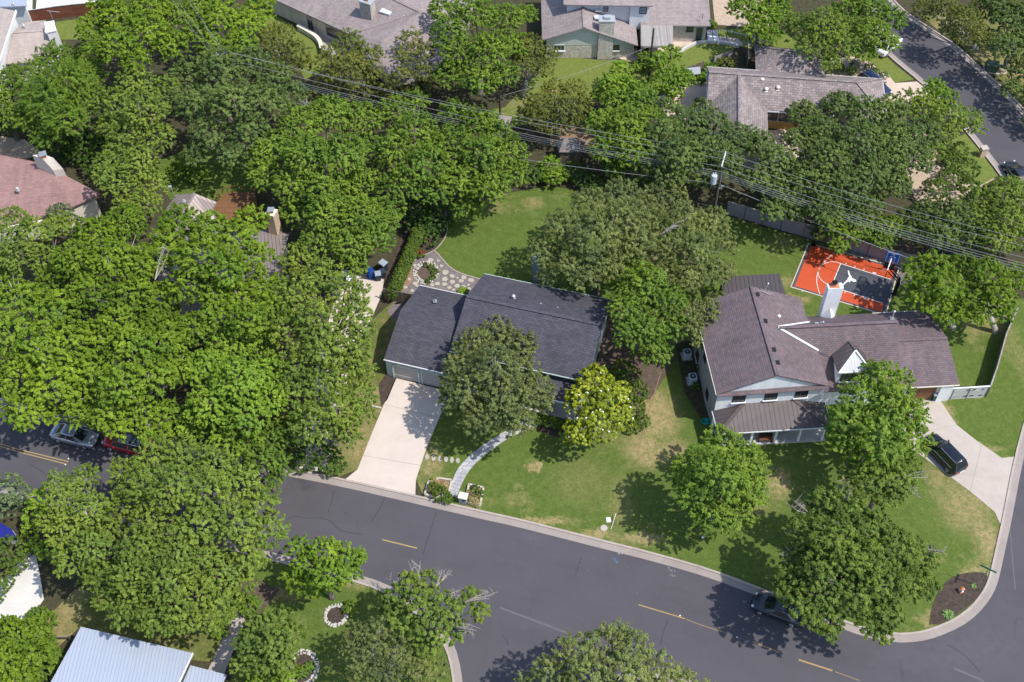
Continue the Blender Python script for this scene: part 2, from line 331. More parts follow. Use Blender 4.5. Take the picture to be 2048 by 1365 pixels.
struct('ground', MB().poly([(-700, -500), (700, -500), (700, 900), (-700, 900)], 0), 'ground_soil')
NK = resample(smoothline(px([(-80, 778), (0, 797), (135, 832), (300, 872), (430, 903), (560, 934), (689, 959), (832, 992), (966, 1023), (1040, 1039), (1185, 1076), (1321, 1110), (1430, 1142), (1513, 1174), (1600, 1207), (1670, 1235), (1734, 1258), (1790, 1268), (1830, 1266), (1863, 1258), (1908, 1239), (1940, 1215), (1962, 1188), (1974, 1165), (1981, 1140), (1995, 1076), (2003, 1042), (2027, 918), (2048, 840), (2090, 720), (2130, 620), (2160, 560)]), 1))
SK = resample(smoothline(px([(-80, 968), (0, 990), (64, 1004), (300, 1063), (500, 1112), (692, 1161), (760, 1182), (800, 1207), (840, 1236), (870, 1265), (892, 1300), (903, 1345), (908, 1400), (918, 1500), (940, 1700)]), 1))
IK = resample(smoothline(px([(1120, 1700), (1118, 1520), (1150, 1420), (1210, 1372), (1300, 1362), (1420, 1388), (1650, 1470), (1900, 1560), (2300, 1700)]), 1))
FK = resample(smoothline(px([(1700, -30), (1735, 0), (1752, 50), (1762, 100), (1795, 130), (1835, 162), (1880, 205), (1927, 260), (1957, 297), (1999, 352), (2040, 410), (2080, 480), (2100, 560)]), 1))
GK = resample(smoothline(px([(1760, -40), (1790, 5), (1822, 33), (1865, 60), (1918, 95), (1967, 142), (2023, 192), (2060, 232), (2120, 300), (2200, 430)]), 1))
east = px([(2210, 520), (2300, 640), (2330, 900), (2330, 1200), (2330, 1700)])
m = MB(); m.poly(offset(NK, .3) + east + px([(1500, 1750), (940, 1700)]) + list(reversed(offset(SK, -.3))), .012); struct('main_street', m, 'asphalt')
m = MB(); m.poly(offset(FK, -.3) + list(reversed(offset(GK, .3))), .012); struct('side_street', m, 'asphalt')
def kerb(name, line, sgn):
    m = MB(); ribbon(m, line, sgn * .85, sgn * .2, .03, .035, 1) if sgn > 0 else ribbon(m, line, sgn * .2, sgn * .85, .035, .03, 1)
    a, b = (0, .2) if sgn > 0 else (-.2, 0)
    ribbon(m, line, a, b, .15, .15); ribbon(m, line, .2 * sgn, .21 * sgn, .15, .03); ribbon(m, line, 0, .005, .0, .15)
    return struct(name, m, ['kerb_concrete', 'gutter_concrete'])
kerb('kerb_north', NK, 1); kerb('kerb_south', SK, -1); kerb('kerb_corner', IK, -1); kerb('kerb_far_west', FK, -1); kerb('kerb_far_east', GK, 1)
# saw cuts every few metres along the gutters
def cuts(name, line, sgn, step=3.0):
    m = MB(); acc = 0; pts = [np.array(p) for p in line]
    for a, b in zip(pts[:-1], pts[1:]):
        L = np.linalg.norm(b - a); t = unit(a, b); nrm = np.array([t[1], -t[0]]) * sgn
        while acc < L:
            c = a + t * acc; m.face([(*(c - t * .025), .156), (*(c + t * .025), .156), (*(c + t * .025 + nrm * .19), .156), (*(c - t * .025 + nrm * .19), .156)]); m.face([(*(c - t * .025 + nrm * .22), .04), (*(c + t * .025 + nrm * .22), .04), (*(c + t * .025 + nrm * .84), .036), (*(c - t * .025 + nrm * .84), .036)]); acc += step
        acc -= L
    struct(name, m, 'joint')
cuts('kerb_joints_north', NK, 1); cuts('kerb_joints_south', SK, -1)
def area(name, pts, z, mat, it=0):
    p = px(pts)
    if it: p = [tuple(x) for x in smoothline(list(p) + [p[0]], it)[:-1]]
    m = MB(); m.poly(p, z); return struct(name, m, mat)
def nk(i0, i1, d=-.005):  # stretch of the north kerb's back between two photo columns
    return [p for p in offset(NK, d) if i0 <= Q((*p, 0))[0] <= i1]
m = MB(); m.poly(px([(905, 786), (881, 831), (852, 900), (832, 960)]) + nk(838, 1975) + nk(1975, 2003) + px([(1989, 1025), (1938, 982), (1893, 950), (1859, 925), (1830, 900), (1812, 860), (1812, 800), (1650, 790), (1440, 800), (1395, 660), (1240, 640), (1200, 740)]), .05); struct('front_lawn', m, 'lawn_green')
m = MB(); m.poly(px([(850, 560), (790, 600), (745, 640), (720, 700), (620, 880)]) + nk(520, 689) + px([(715, 940), (751, 850), (791, 757), (775, 720), (800, 640)]), .045); struct('side_lawn', m, 'lawn_tired')
area('back_lawn', [(905, 560), (880, 520), (872, 498), (893, 470), (897, 445), (905, 425), (990, 392), (1100, 372), (1250, 400), (1440, 430), (1620, 480), (1840, 540), (1990, 600), (1995, 640), (1985, 770), (1900, 775), (1440, 620), (1220, 620), (965, 560), (935, 553)], .04, 'lawn_green')
vl = [tuple(Q((*p, 0))) for p in offset(NK, -.005) if 590 < Q((*p, 0))[1] < 922 and Q((*p, 0))[0] > 2000][::-1]
area('verge_lawn', [(1996, 600)] + vl + [(2003, 917), (1951, 881), (1913, 851), (1892, 820), (1878, 799), (1968, 770), (1985, 760)], .052, 'lawn_green')
area('far_lawn', [(1010, 215), (1100, 118), (1126, 113), (1200, 121), (1300, 121), (1345, 95), (1375, 86), (1410, 84), (1450, 84), (1478, 90), (1450, 115), (1400, 150), (1300, 195), (1120, 200), (1060, 250), (950, 260), (960, 225)], .03, 'lawn_bright')
area('far_lawn_west', [(520, 20), (548, 28), (600, 62), (650, 95), (655, 140), (610, 160), (580, 100), (520, 60)], .03, 'lawn_bright')
area('far_front_lawn', [(1690, 60), (1745, 70), (1758, 100), (1790, 130), (1828, 160), (1790, 166), (1768, 150), (1740, 128), (1700, 118)], .03, 'lawn_bright')
area('far_verge', [(1872, 58), (1920, 90), (1970, 136), (2030, 186), (2100, 240), (2100, 80), (1980, 20), (1840, 30)], .03, 'lawn_tired')
area('corner_grass', [(1880, 292), (1930, 268), (1955, 297), (1996, 352), (1960, 372), (1900, 345)], .03, 'lawn_bright')
area('west_yard', [(300, 330), (420, 280), (520, 270), (520, 380), (440, 400), (340, 400)], .03, 'lawn_green')
m = MB(); m.poly([p for p in offset(SK, .005) if Q((*p, 0))[0] > 480] + px([(440, 1700), (440, 1400), (520, 1240)]), .045); struct('south_lawn', m, 'lawn_green')
m = MB(); m.poly(list(offset(IK, .005)), .045); struct('corner_lawn', m, 'lawn_green')
area('small_yard', [(80, 1250), (150, 1180), (250, 1170), (380, 1230), (440, 1280), (470, 1330), (380, 1320), (160, 1255), (110, 1300)], .03, 'lawn_tired')
area('northwest_grass', [(110, 45), (180, 35), (200, 80), (120, 80)], .03, 'lawn_bright')
area('green_patch_north', [(1410, 62), (1480, 58), (1560, 62), (1620, 100), (1500, 100), (1440, 82)], .025, 'lawn_bright')
area('garage_mulch', [(757, 770), (775, 745), (793, 757), (775, 800), (762, 815)], .06, 'mulch_dark'); area('garage_gravel', [(782, 612), (806, 600), (830, 610), (806, 640), (785, 640), (775, 625)], .06, 'gravel_grey')
# beds
area('hedge_bed', [(815, 540), (850, 520), (868, 498), (890, 470), (893, 440), (900, 420), (860, 400), (800, 480), (770, 560)], .05, 'mulch_dark')
area('stone_patio', [(766, 578), (800, 520), (845, 512), (870, 503), (885, 520), (905, 540), (935, 553), (965, 560), (940, 605), (860, 600), (790, 610)], .06, 'gravel_grey')
area('needle_bed', [(770, 580), (800, 535), (822, 530), (828, 560), (808, 582), (790, 590)], .066, 'needles')
area('corner_bed', [(1858, 1250), (1863, 1215), (1876, 1185), (1895, 1160), (1925, 1147), (1962, 1145), (1976, 1150), (1970, 1172), (1956, 1194), (1936, 1214), (1905, 1236), (1880, 1250)], .075, 'mulch_dark', 1)
area('side_bed', [(1232, 740), (1290, 700), (1360, 705), (1320, 770), (1300, 800), (1260, 800)], .065, 'mulch_red'); area('house_gap_soil', [(1200, 650), (1260, 620), (1260, 740), (1195, 740)], .06, 'mulch_red')
area('front_bed', [(1075, 862), (1060, 835), (1130, 850), (1175, 862), (1150, 880), (1110, 875)], .06, 'mulch_dark')
area('utility_side_bed', [(1350, 690), (1430, 660), (1440, 810), (1410, 850), (1370, 790)], .058, 'ground_soil')
area('sandy_garden', [(1640, 128), (1700, 112), (1740, 125), (1772, 152), (1765, 165), (1660, 165)], .035, 'dirt_sandy'); area('sandy_lot', [(1425, 0), (1530, -20), (1560, 50), (1500, 55), (1430, 50)], .02, 'dirt_sandy')
area('sandy_slope', [(1800, 230), (1880, 280), (1870, 330), (1930, 350), (1990, 358), (1880, 420), (1830, 400), (1800, 300)], .015, 'dirt_sandy'); area('dry_bank_west', [(-20, 270), (50, 280), (90, 310), (40, 320), (-20, 312)], .02, 'dirt_sandy')
area('south_soil', [(360, 1090), (560, 1180), (520, 1230), (350, 1200)], .048, 'mulch_red'); area('north_west_soil', [(1590, 430), (1680, 425), (1800, 480), (1860, 510), (1830, 515), (1640, 460)], .045, 'mulch_red')
area('court_gravel', [(1690, 490), (1725, 500), (1800, 530), (1830, 560), (1800, 575), (1780, 540), (1690, 512)], .045, 'gravel_grey'); area('shed_soil', [(1100, 250), (1200, 250), (1210, 290), (1180, 310), (1100, 290)], .02, 'needles')
# drives, paths
m = MB(); m.poly(px([(791, 757), (906, 786), (881, 831), (852, 900), (832, 960)]) + nk(689, 838)[::-1] + px([(715, 940), (751, 850)]), .06); struct('driveway', m, 'drive_pale')
m = MB(); ribbon(m, px([(727, 912), (847, 933)]), -.02, .02, .066); ribbon(m, px([(768, 810), (885, 838)]), -.015, .015, .066); struct('driveway_joints', m, 'joint')
m = MB(); m.poly(px([(1812, 790), (1852, 800), (1878, 799), (1892, 820), (1913, 851), (1951, 881), (2003, 917)]) + nk(2000, 2030)[::-1] + px([(1989, 1025), (1938, 982), (1893, 950), (1859, 925), (1826, 900), (1806, 860)]), .07); struct('east_driveway', m, 'drive_worn')
m = MB(); ribbon(m, px([(1963, 891), (1940, 983)]), -.02, .02, .076); ribbon(m, px([(1851, 864), (1913, 851)]), -.012, .012, .076); struct('east_driveway_joints', m, 'joint')
area('west_driveway', [(768, 560), (764, 590), (742, 640), (705, 720), (652, 945), (585, 938), (640, 700), (670, 600), (655, 560), (690, 540), (730, 548)], .055, 'drive_pale')
area('southwest_driveway', [(-60, 1200), (20, 1150), (48, 1110), (70, 1100), (80, 1150), (88, 1200), (70, 1225), (20, 1265), (-60, 1360)], .05, 'concrete_white')
area('far_driveway', [(1764, 155), (1776, 150), (1790, 167), (1834, 164), (1850, 178), (1868, 205), (1800, 215), (1750, 200)], .04, 'patio_tan')
area('far_patio', [(1230, 108), (1270, 100), (1345, 72), (1400, 74), (1470, 74), (1490, 92), (1478, 93), (1440, 86), (1405, 85), (1380, 88), (1345, 103), (1300, 122), (1245, 123)], .05, 'patio_tan', 1)
area('garden_patio', [(1300, 222), (1340, 200), (1380, 160), (1412, 165), (1416, 240), (1350, 240)], .04, 'patio_tan'); area('court_yard', [(1536, 262), (1600, 255), (1610, 320), (1500, 330)], .035, 'patio_tan')
area('west_patio', [(600, 50), (700, 88), (690, 120), (648, 105), (630, 80), (600, 62)], .04, 'concrete_grey'); area('northwest_court', [(75, -20), (215, -30), (205, 20), (50, 48), (72, 20)], .03, 'concrete_white')
area('south_path', [(412, 1350), (440, 1290), (462, 1240), (485, 1200), (500, 1205), (486, 1255), (452, 1340), (430, 1400)], .06, 'concrete_grey'); area('far_service_lane', [(1600, 560), (1618, 552), (1625, 575), (1604, 585)], .055, 'concrete_white')
# edging of lawn and patio
m = MB(); ribbon(m, smoothline(px([(890, 420), (896, 455), (892, 475), (880, 492), (868, 503), (845, 513), (820, 527)])), -.05, .05, .1); ribbon(m, smoothline(px([(869, 502), (882, 516), (898, 535), (918, 547), (945, 555), (962, 560)])), -.06, .06, .1); struct('stone_edging', m, 'kerb_concrete')
m = MB(); ribbon(m, smoothline(px([(1322, 745), (1305, 800), (1290, 850), (1276, 905)])), -.04, .04, .08); struct('lawn_edging', m, 'needles')
# flagstone walk
LW = smoothline(px([(1055, 838), (994, 872), (945, 906), (915, 937), (903, 965), (900, 990)])); RW = smoothline(px([(1085, 850), (1021, 874), (975, 906), (940, 938), (923, 970), (913, 997)]))
m = MB(); m.poly(list(LW) + list(RW)[::-1], .06); struct('garden_path', m, 'joint')
ms = N('flagstone', .85, .2); vo = ms.n('ShaderNodeTexVoronoi'); vo.inputs['Scale'].default_value = 1.2; ms.l(ms.world(), vo.inputs['Vector']); sc_ = ms.n('ShaderNodeSeparateColor'); ms.l(vo.outputs['Color'], sc_.inputs[0])
ms.base(ms.mix(ms.ramp(ms.noise(5, 5), [(.35, 0), (.7, .5)]), ms.mix(sc_.outputs[0], (.36, .37, .4), (.55, .54, .54)), (.22, .22, .26)))
stone_m = MB(); n = len(LW)
for i in range(n - 1):
    k = random.choice([2, 2, 3]); a0, a1, b0, b1 = LW[i], LW[i + 1], RW[i], RW[i + 1]; cuts_ = [0] + sorted(random.uniform(.25, .75) for _ in range(k - 1)) + [1]
    for s0, s1 in zip(cuts_[:-1], cuts_[1:]):
        q = [a0 + (b0 - a0) * s0, a0 + (b0 - a0) * s1, a1 + (b1 - a1) * s1, a1 + (b1 - a1) * s0]; c = sum(q) / 4
        stone_m.prism([tuple(c + (p - c) * random.uniform(.86, .95)) for p in q], .06, .1)
struct('garden_path_stones', stone_m, 'flagstone')
# road paint
def strip(mb, pts, wd, z=.02):
    ribbon(mb, px(pts), -wd / 2, wd / 2, z); return mb
m = MB(); strip(m, [(-40, 876), (36, 899), (137, 924)], .11); strip(m, [(-40, 881), (36, 904), (133, 929)], .11); struct('double_yellow_line', m, 'line_yellow')
m = MB(); strip(m, [(765, 1080), (834, 1097)], .13); strip(m, [(1277, 1210), (1320, 1223), (1370, 1238)], .1); strip(m, [(1372, 1239), (1400, 1250), (1450, 1266)], .05); strip(m, [(1505, 1284), (1560, 1306)], .08); strip(m, [(1597, 1320), (1665, 1342)], .14); strip(m, [(1670, 1344), (1720, 1362)], .05)
strip(m, [(1905, 147), (1918, 143)], .12); strip(m, [(1920, 156), (1930, 153)], .1); strip(m, [(1950, 146), (1964, 145)], .12); struct('dashed_yellow_line', m, 'line_yellow')
m = MB()
for (u, v) in ((137, 918), (131, 930), (1474, 1275), (1360, 1232)): m.cyl((*P(u, v)[:2], .012), .07, .03, 8)
struct('road_reflectors', m, 'line_white')
m = MB(); z0 = lambda a, b: (1180 + a / 6.825, 980 + b / 6.825)
for st in ([(385, 850), (388, 885), (400, 883), (408, 868), (400, 852), (385, 850)], [(430, 852), (450, 855)], [(440, 853), (436, 888)], [(400, 740), (385, 800), (375, 838)]): strip(m, [z0(*p) for p in st], .06, .045)
for st in ([(1060, 1055), (1080, 1060), (1070, 1080)], [(1092, 1085), (1088, 1110)], [(1118, 1088), (1112, 1118), (1130, 1118)], [(1150, 1095), (1165, 1122)], [(1110, 1150), (1100, 1172)], [(1125, 1155), (1120, 1180), (1140, 1180)], [(1148, 1162), (1165, 1190), (1160, 1170)]): strip(m, [z0(*p) for p in st], .04, .018)
struct('survey_marks_white', m, 'line_faint')
m = MB()
for st in ([(305, 935), (330, 955), (350, 940)], [(320, 940), (345, 965)], [(350, 975), (380, 1000)]): strip(m, [z0(*p) for p in st], .07, .018)
struct('survey_marks_blue', m, 'mark_blue')
m = MB()
for _ in range(30):
    u = random.uniform(950, 1560); v = 1040 + (u - 950) * .27 + random.uniform(6, 60); s_ = random.uniform(.03, .06); m.blob((*P(u, v)[:2], .03), s_, (1, .7, .3), .3, n=5, m=3)
for _ in range(150):
    u, v = random.choice([(random.uniform(960, 1500), random.uniform(880, 1080)), (random.uniform(1560, 1980), random.uniform(930, 1200)), (random.uniform(930, 1060), random.uniform(400, 540)), (random.uniform(1900, 2040), random.uniform(700, 900))]); s_ = random.uniform(.02, .05); m.blob((*P(u, v)[:2], .065), s_, (1, .7, .3), .3, n=5, m=3)
LITTER = m
m = MB()
for st in ([(613, 1037), (640, 1036), (662, 1042), (677, 1061), (700, 1066), (726, 1069)], [(668, 982), (664, 1000), (656, 1027)], [(772, 990), (762, 1015), (741, 1046)], [(873, 1023), (862, 1060), (851, 1091), (846, 1110)], [(1162, 1114), (1158, 1130), (1151, 1152)], [(575, 1040), (590, 1032), (613, 1037)], [(1004, 1272), (1014, 1280), (1016, 1292)], [(1320, 1290), (1330, 1255), (1336, 1240)], [(1895, 1290), (1930, 1310), (1960, 1345)], [(60, 930), (90, 945), (100, 970)]): strip(m, smoothline(st, 2), .045, .017)
struct('road_cracks', m, 'crack_dark')
m = MB()
for st, wd in (([(1000, 1216), (1060, 1238), (1140, 1269)], .18), ([(1908, 1337), (1968, 1363)], .2), ([(2020, 1060), (2030, 1180)], .1)): strip(m, smoothline(st, 1), wd, .0165)
struct('road_seams', m, 'seam_pale')

# ---------------------------------------------------------------- sport court
def zc(a, b): return (1560 + a / 5.687, 420 + b / 5.687)
flat('court_dark', (.075, .078, .092), .7, var=.18, scale=1.5); flat('court_orange', (.5, .08, .028), .6, var=.16, scale=1.2); flat('court_pad', (.6, .5, .4)); flat('logo_white', (.82, .82, .82), .6, var=.03)
ct = thing('sports_court', 'orange and charcoal tiled half court behind the white house', 'sports court', P(1690, 560), 0)
cz = lambda pts: [P(*zc(*p))[:2] for p in pts]
part('slab', MB().prism(cz([(318, 382), (1358, 660), (1205, 1210), (116, 886)]), .03, .09), 'court_pad', ct)
part('border', MB().poly(cz([(328, 394), (1345, 668), (1195, 1198), (130, 880)]), .1), 'court_dark', ct)
part('playing_surface', MB().poly(cz([(352, 405), (1308, 680), (1150, 1172), (165, 873)]), .106), 'court_orange', ct)
part('lane', MB().poly(cz([(688, 620), (1276, 805), (1189, 1077), (583, 878)]), .112), 'court_dark', ct)
m = MB()
def cl(pts, wd=.06, it=2): ribbon(m, smoothline(cz(pts), it) if it else cz(pts), -wd / 2, wd / 2, .118)
cl([(645, 478), (560, 540), (480, 620), (432, 700), (413, 780), (420, 870), (450, 967)]); cl([(688, 617), (620, 598), (540, 603), (470, 635), (432, 695), (432, 745), (455, 795), (500, 835), (583, 878)])
for q in ([(688, 620), (1258, 800)], [(583, 878), (1165, 1070)], [(688, 620), (583, 878)]): cl(q, .07, 0)
for a, b in ((748, 620), (850, 655), (953, 688), (738, 942), (845, 980)): cl([(a - 4, b + 12), (a + 4, b - 10)], .07, 0)
for a, b in ((1075, 727), (970, 1020)): m.poly(cz([(a - 20, b - 14), (a + 18, b - 2), (a + 12, b + 13), (a - 24, b + 1)]), .119)
part('court_lines', m, 'line_white', ct)
m = MB(); m.poly(cz([(785, 762), (800, 768), (812, 760), (812, 778), (840, 792), (864, 806), (862, 826), (834, 827), (800, 812), (792, 832), (780, 832), (778, 818), (764, 814), (766, 790), (776, 775)]), .119)
for a, b, wd in (((774, 700), (782, 735), .13), ((782, 735), (796, 768), .19), ((770, 812), (742, 834), .19), ((742, 834), (712, 866), .13)): ribbon(m, cz([a, b]), -wd / 2, wd / 2, .1195)
part('steer_head_logo', m, 'logo_white', ct)
# ================================================================= houses
shingle('roof_slate', (.064, .062, .078), (.092, .09, .11), mort=.55); shingle('roof_plum', (.13, .103, .113), (.178, .142, .15), mort=.65, blotch=(.22, .13, .12), bw=.4, bh=.2)
shingle('roof_taupe', (.26, .22, .215), (.34, .285, .275), mort=.65, bw=.45, bh=.22, speck=.4); shingle('roof_shake', (.2, .165, .16), (.31, .265, .255), mort=.45, bw=.6, bh=.3, speck=.8); shingle('roof_red', (.26, .155, .143), (.325, .2, .185), mort=.8); shingle('roof_warm', (.36, .3, .27), (.43, .36, .33), mort=.85)
seams('roof_bronze', (.088, .072, .074), .45, .05); seams('roof_brown_metal', (.28, .23, .215), .38, .05); seams('roof_white_metal', (.37, .41, .49), .3, .035, dark=.7, metal=.1); seams('roof_rust', (.24, .105, .045), 1.2, .03, dark=.6)
boards('siding_grey_green', (.42, .48, .49), .2, False, .75, .05); boards('siding_white', (.68, .7, .74), .18, False, .8, .04); boards('siding_cream', (.6, .62, .57), .25, False, .8, .04); boards('panel_white', (.56, .56, .58), .28, True, .5, .03); boards('fence_grey_wood', (.2, .16, .125), .15, True, .4, .3); boards('fence_brown', (.2, .075, .045), .17, False, .5, .2); boards('fence_weathered', (.36, .33, .31), .15, True, .5, .25); boards('gate_boards', (.6, .58, .56), .2, False, .6, .2); boards('ochre_boards', (.42, .27, .09), .25, False, .6, .1); boards('deck_boards', (.21, .105, .05), .14, False, .5, .2)
shingle('brick_white', (.84, .85, .87), (.88, .89, .9), bw=.25, bh=.08, mort=.85); shingle('brick_tan', (.62, .47, .34), (.72, .58, .44), bw=.25, bh=.09, mort=.6); shingle('brick_grey', (.3, .31, .32), (.52, .5, .47), bw=.3, bh=.1, mort=.8, blotch=(.36, .24, .18)); shingle('brick_pale', (.6, .53, .45), (.72, .66, .58), bw=.3, bh=.1, mort=.7)
stone('stone_pale', (.42, .38, .32), (.66, .61, .54), 4.5); stone('stone_dark', (.3, .26, .23), (.5, .45, .4), 4)
flat('trim_white', (.78, .79, .8), .5, var=.04); flat('trim_green', (.5, .6, .57), .6, var=.05); flat('trim_cream', (.72, .66, .55), .6, var=.06); flat('door_taupe', (.4, .37, .36), .6, var=.05); flat('porch_floor', (.45, .43, .42), .7); flat('dark_void', (.02, .02, .022), .9); flat('black_frame', (.02, .02, .022), .5); flat('metal_pale', (.62, .62, .62), .35, metal=.5); flat('metal_grey', (.35, .37, .38), .45, metal=.4); flat('chimney_pot', (.5, .2, .12), .8, var=.2); flat('black_metal', (.012, .012, .013), .45, metal=.3); flat('flashing', (.75, .77, .8), .4); flat('sill_brick', (.45, .4, .36)); flat('bronze_cap', (.12, .095, .09), .5, metal=.2)
glass('window_glass', (.025, .035, .045), .12); glass('skylight_glass', (.62, .66, .7), .15); glass('pane_blue', (.1, .17, .24), .1)

def roofslab(root, polys, mat, t=.16, name='roof', cap=None, label=None):
    m = MB()
    for p in polys: m.slab(p, t)
    r = part(name, m, mat, root, label)
    if cap:
        for a, b in cap[1]: part('ridge_cap', MB().bar((a[0], a[1], a[2] + .03), (b[0], b[1], b[2] + .03), .34, .07), cap[0], r)
    return r
def lerp(a, b, t): return np.array(a, float) * (1 - t) + np.array(b, float) * t
def gable(root, q, ze, zr, axis, wall, roof, over=.45, cap=None, gut=None, base=0, trim=None, gable_mat=None, t=.16):
    """q: eave corners FL FR BR BL in plan. axis x: ridge parallel to FL-FR"""
    FL, FR, BR, BL = [np.array(p[:2], float) for p in q]
    if axis == 'y': A, B, Cc, D = FR, BR, BL, FL   # eaves run FR->BR and BL->FL
    else: A, B, Cc, D = FL, FR, BR, BL             # eaves run FL->FR and BR->BL
    r0 = (A + D) / 2; r1 = (B + Cc) / 2; e = lambda p: (*p, ze); r = lambda p: (*p, zr)
    rf = roofslab(root, [[e(A), e(B), r(r1), r(r0)], [r(r0), r(r1), e(Cc), e(D)]], roof, t, cap=(cap, [(r(r0), r(r1))]) if cap else None)
    # walls: inset under the roof
    def ins(p, toward1, toward2): return p + unit(p, toward1) * over + unit(p, toward2) * over
    w_ = [ins(A, B, D), ins(B, A, Cc), ins(Cc, D, B), ins(D, Cc, A)]; half = np.linalg.norm(A - D) / 2; sl = (zr - ze) / half
    zt = ze + over * sl - t - .02; zp = zr - t - .04; m = MB(); g = MB()
    m.pts([(*w_[0], base), (*w_[1], base), (*w_[1], zt), (*w_[0], zt)], [(0, 1, 2, 3)]); m.pts([(*w_[2], base), (*w_[3], base), (*w_[3], zt), (*w_[2], zt)], [(0, 1, 2, 3)])
    for a, b in ((w_[1], w_[2]), (w_[3], w_[0])):
        c = (a + b) / 2; m.face([(*a, base), (*b, base), (*b, zt), (*a, zt)]); (g if gable_mat else m).face([(*a, zt), (*b, zt), (*c, zp)])
    part('wall', m, wall, root)
    if gable_mat: part('gable_wall', g, gable_mat, root)
    if trim:
        m = MB()
        for a, b in ((A, r0), (r0, D), (B, r1), (r1, Cc)):
            za = zr if a is r0 else ze; zb = zr if (b is r0 or b is r1) else ze; m.bar((*a, za - t / 2), (*b, zb - t / 2), .06, t + .1)
        part('barge_board', m, trim, root)
    if gut:
        for a, b in ((A, B), (Cc, D)):
            d = unit(a, b); nn = np.array([d[1], -d[0]]); nn = nn if np.dot(nn, a - (A + Cc) / 2) > 0 else -nn
            part('gutter', MB().bar((*(a + nn * .04), ze - .08), (*(b + nn * .04), ze - .08), .08, .11), gut, root)
    return dict(w=w_, r0=r0, r1=r1, zt=zt, roof=rf)
def hip(root, q, ze, zr, wall, roof, in0, in1, over=.45, cap=None, gut=None, base=0, t=.16):
    FL, FR, BR, BL = [np.array(p[:2], float) for p in q]; m0 = (FL + BL) / 2; m1 = (FR + BR) / 2; d = unit(m0, m1); r0 = (*(m0 + d * in0), zr); r1 = (*(m1 - d * in1), zr); e = lambda p: (*p, ze)
    P_ = [[e(FL), e(FR), r1, r0], [e(BR), e(BL), r0, r1]]
    if in0 > 0: P_.append([e(BL), e(FL), r0])
    if in1 > 0: P_.append([e(FR), e(BR), r1])
    rf = roofslab(root, P_, roof, t, cap=(cap, [(r0, r1)] + [(e(a), b) for a, b in ((FL, r0), (BL, r0)) if in0 > 0] + [(e(a), b) for a, b in ((FR, r1), (BR, r1)) if in1 > 0]) if cap else None)
    w_ = [FL + unit(FL, FR) * over + unit(FL, BL) * over, FR + unit(FR, FL) * over + unit(FR, BR) * over, BR + unit(BR, BL) * over + unit(BR, FR) * over, BL + unit(BL, BR) * over + unit(BL, FL) * over]
    part('wall', MB().prism(w_, base, ze - .1), wall, root)
    if gut:
        m = MB()
        for a, b in ((FL, FR), (FR, BR), (BR, BL), (BL, FL)): m.bar((*a, ze - .07), (*b, ze - .07), .1, .14)
        part('gutter', m, gut, root)
    return dict(w=w_, roof=rf)
def window(root, a, b, t, wd, z0, z1, frame='black_frame', pane='window_glass', sill='sill_brick', mull=(1, 2), name='window', label=None):
    """a->b wall foot line, outward normal on the right-hand side of a->b"""
    d = unit(a, b); nn = np.array([d[1], -d[0]]); c = np.array(a[:2]) + (np.array(b[:2]) - np.array(a[:2])) * t; p = c - d * wd / 2; q = c + d * wd / 2; m = MB()
    def V(s_, o_, z): return (*(p + d * s_ + nn * o_), z)
    for s0, s1, za, zb in ((0, wd, z0, z0 + .07), (0, wd, z1 - .07, z1), (0, .07, z0 + .07, z1 - .07), (wd - .07, wd, z0 + .07, z1 - .07)):
        m.prism([V(s0, .0, 0)[:2], V(s1, .0, 0)[:2], V(s1, .06, 0)[:2], V(s0, .06, 0)[:2]], za, zb)
    for i in range(1, mull[0] + 1): x = wd * i / (mull[0] + 1); m.prism([V(x - .02, .0, 0)[:2], V(x + .02, .0, 0)[:2], V(x + .02, .045, 0)[:2], V(x - .02, .045, 0)[:2]], z0 + .07, z1 - .07)
    for i in range(1, mull[1] + 1): z = z0 + (z1 - z0) * i / (mull[1] + 1); m.prism([V(.07, .0, 0)[:2], V(wd - .07, .0, 0)[:2], V(wd - .07, .04, 0)[:2], V(.07, .04, 0)[:2]], z - .02, z + .02)
    f = part(name, m, frame, root, label); m = MB().face([V(.05, .02, z0 + .05), V(wd - .05, .02, z0 + .05), V(wd - .05, .02, z1 - .05), V(.05, .02, z1 - .05)]); part('pane', m, pane, f)
    if sill: part('sill', MB().prism([V(-.1, 0, 0)[:2], V(wd + .1, 0, 0)[:2], V(wd + .1, .18, 0)[:2], V(-.1, .18, 0)[:2]], z0 - .1, z0), sill, f)
    return f
def vent(root, u, v, z, h=.45, r=.09, cap=.17, mat='metal_pale', flash=True, name='roof_vent', up=0):
    c = P(u, v, z); m = MB().cyl((c[0], c[1], z - .25), r, h + .25, 10); m.dome((c[0], c[1], z + h), cap, 10, 4, .8); m.cyl((c[0], c[1], z + h - .08), cap, .08, 10)
    if flash: m.box((c[0], c[1], z + .02), (.4, .4, .05))
    return part(name, m, mat, root)
def shaft(root, xy4, z0, z1, mat, name='chimney', crown=None, crown_mat='concrete_white', pot=True, capmat='black_metal', label=None, potsize=.35):
    c = part(name, MB().prism(xy4, z0, z1), mat, root, label); ce = sum(np.array(p[:2]) for p in xy4) / 4
    if crown: part('crown', MB().prism([tuple(ce + (np.array(p[:2]) - ce) * crown) for p in xy4], z1, z1 + .12), crown_mat, c)
    if pot:
        m = MB().box((*ce, z1 + .27), (potsize, potsize, .3)); part('flue', m, 'chimney_pot', c); part('cap', MB().box((*ce, z1 + .47), (potsize * 1.4, potsize * 1.4, .06)), capmat, c)
    return c

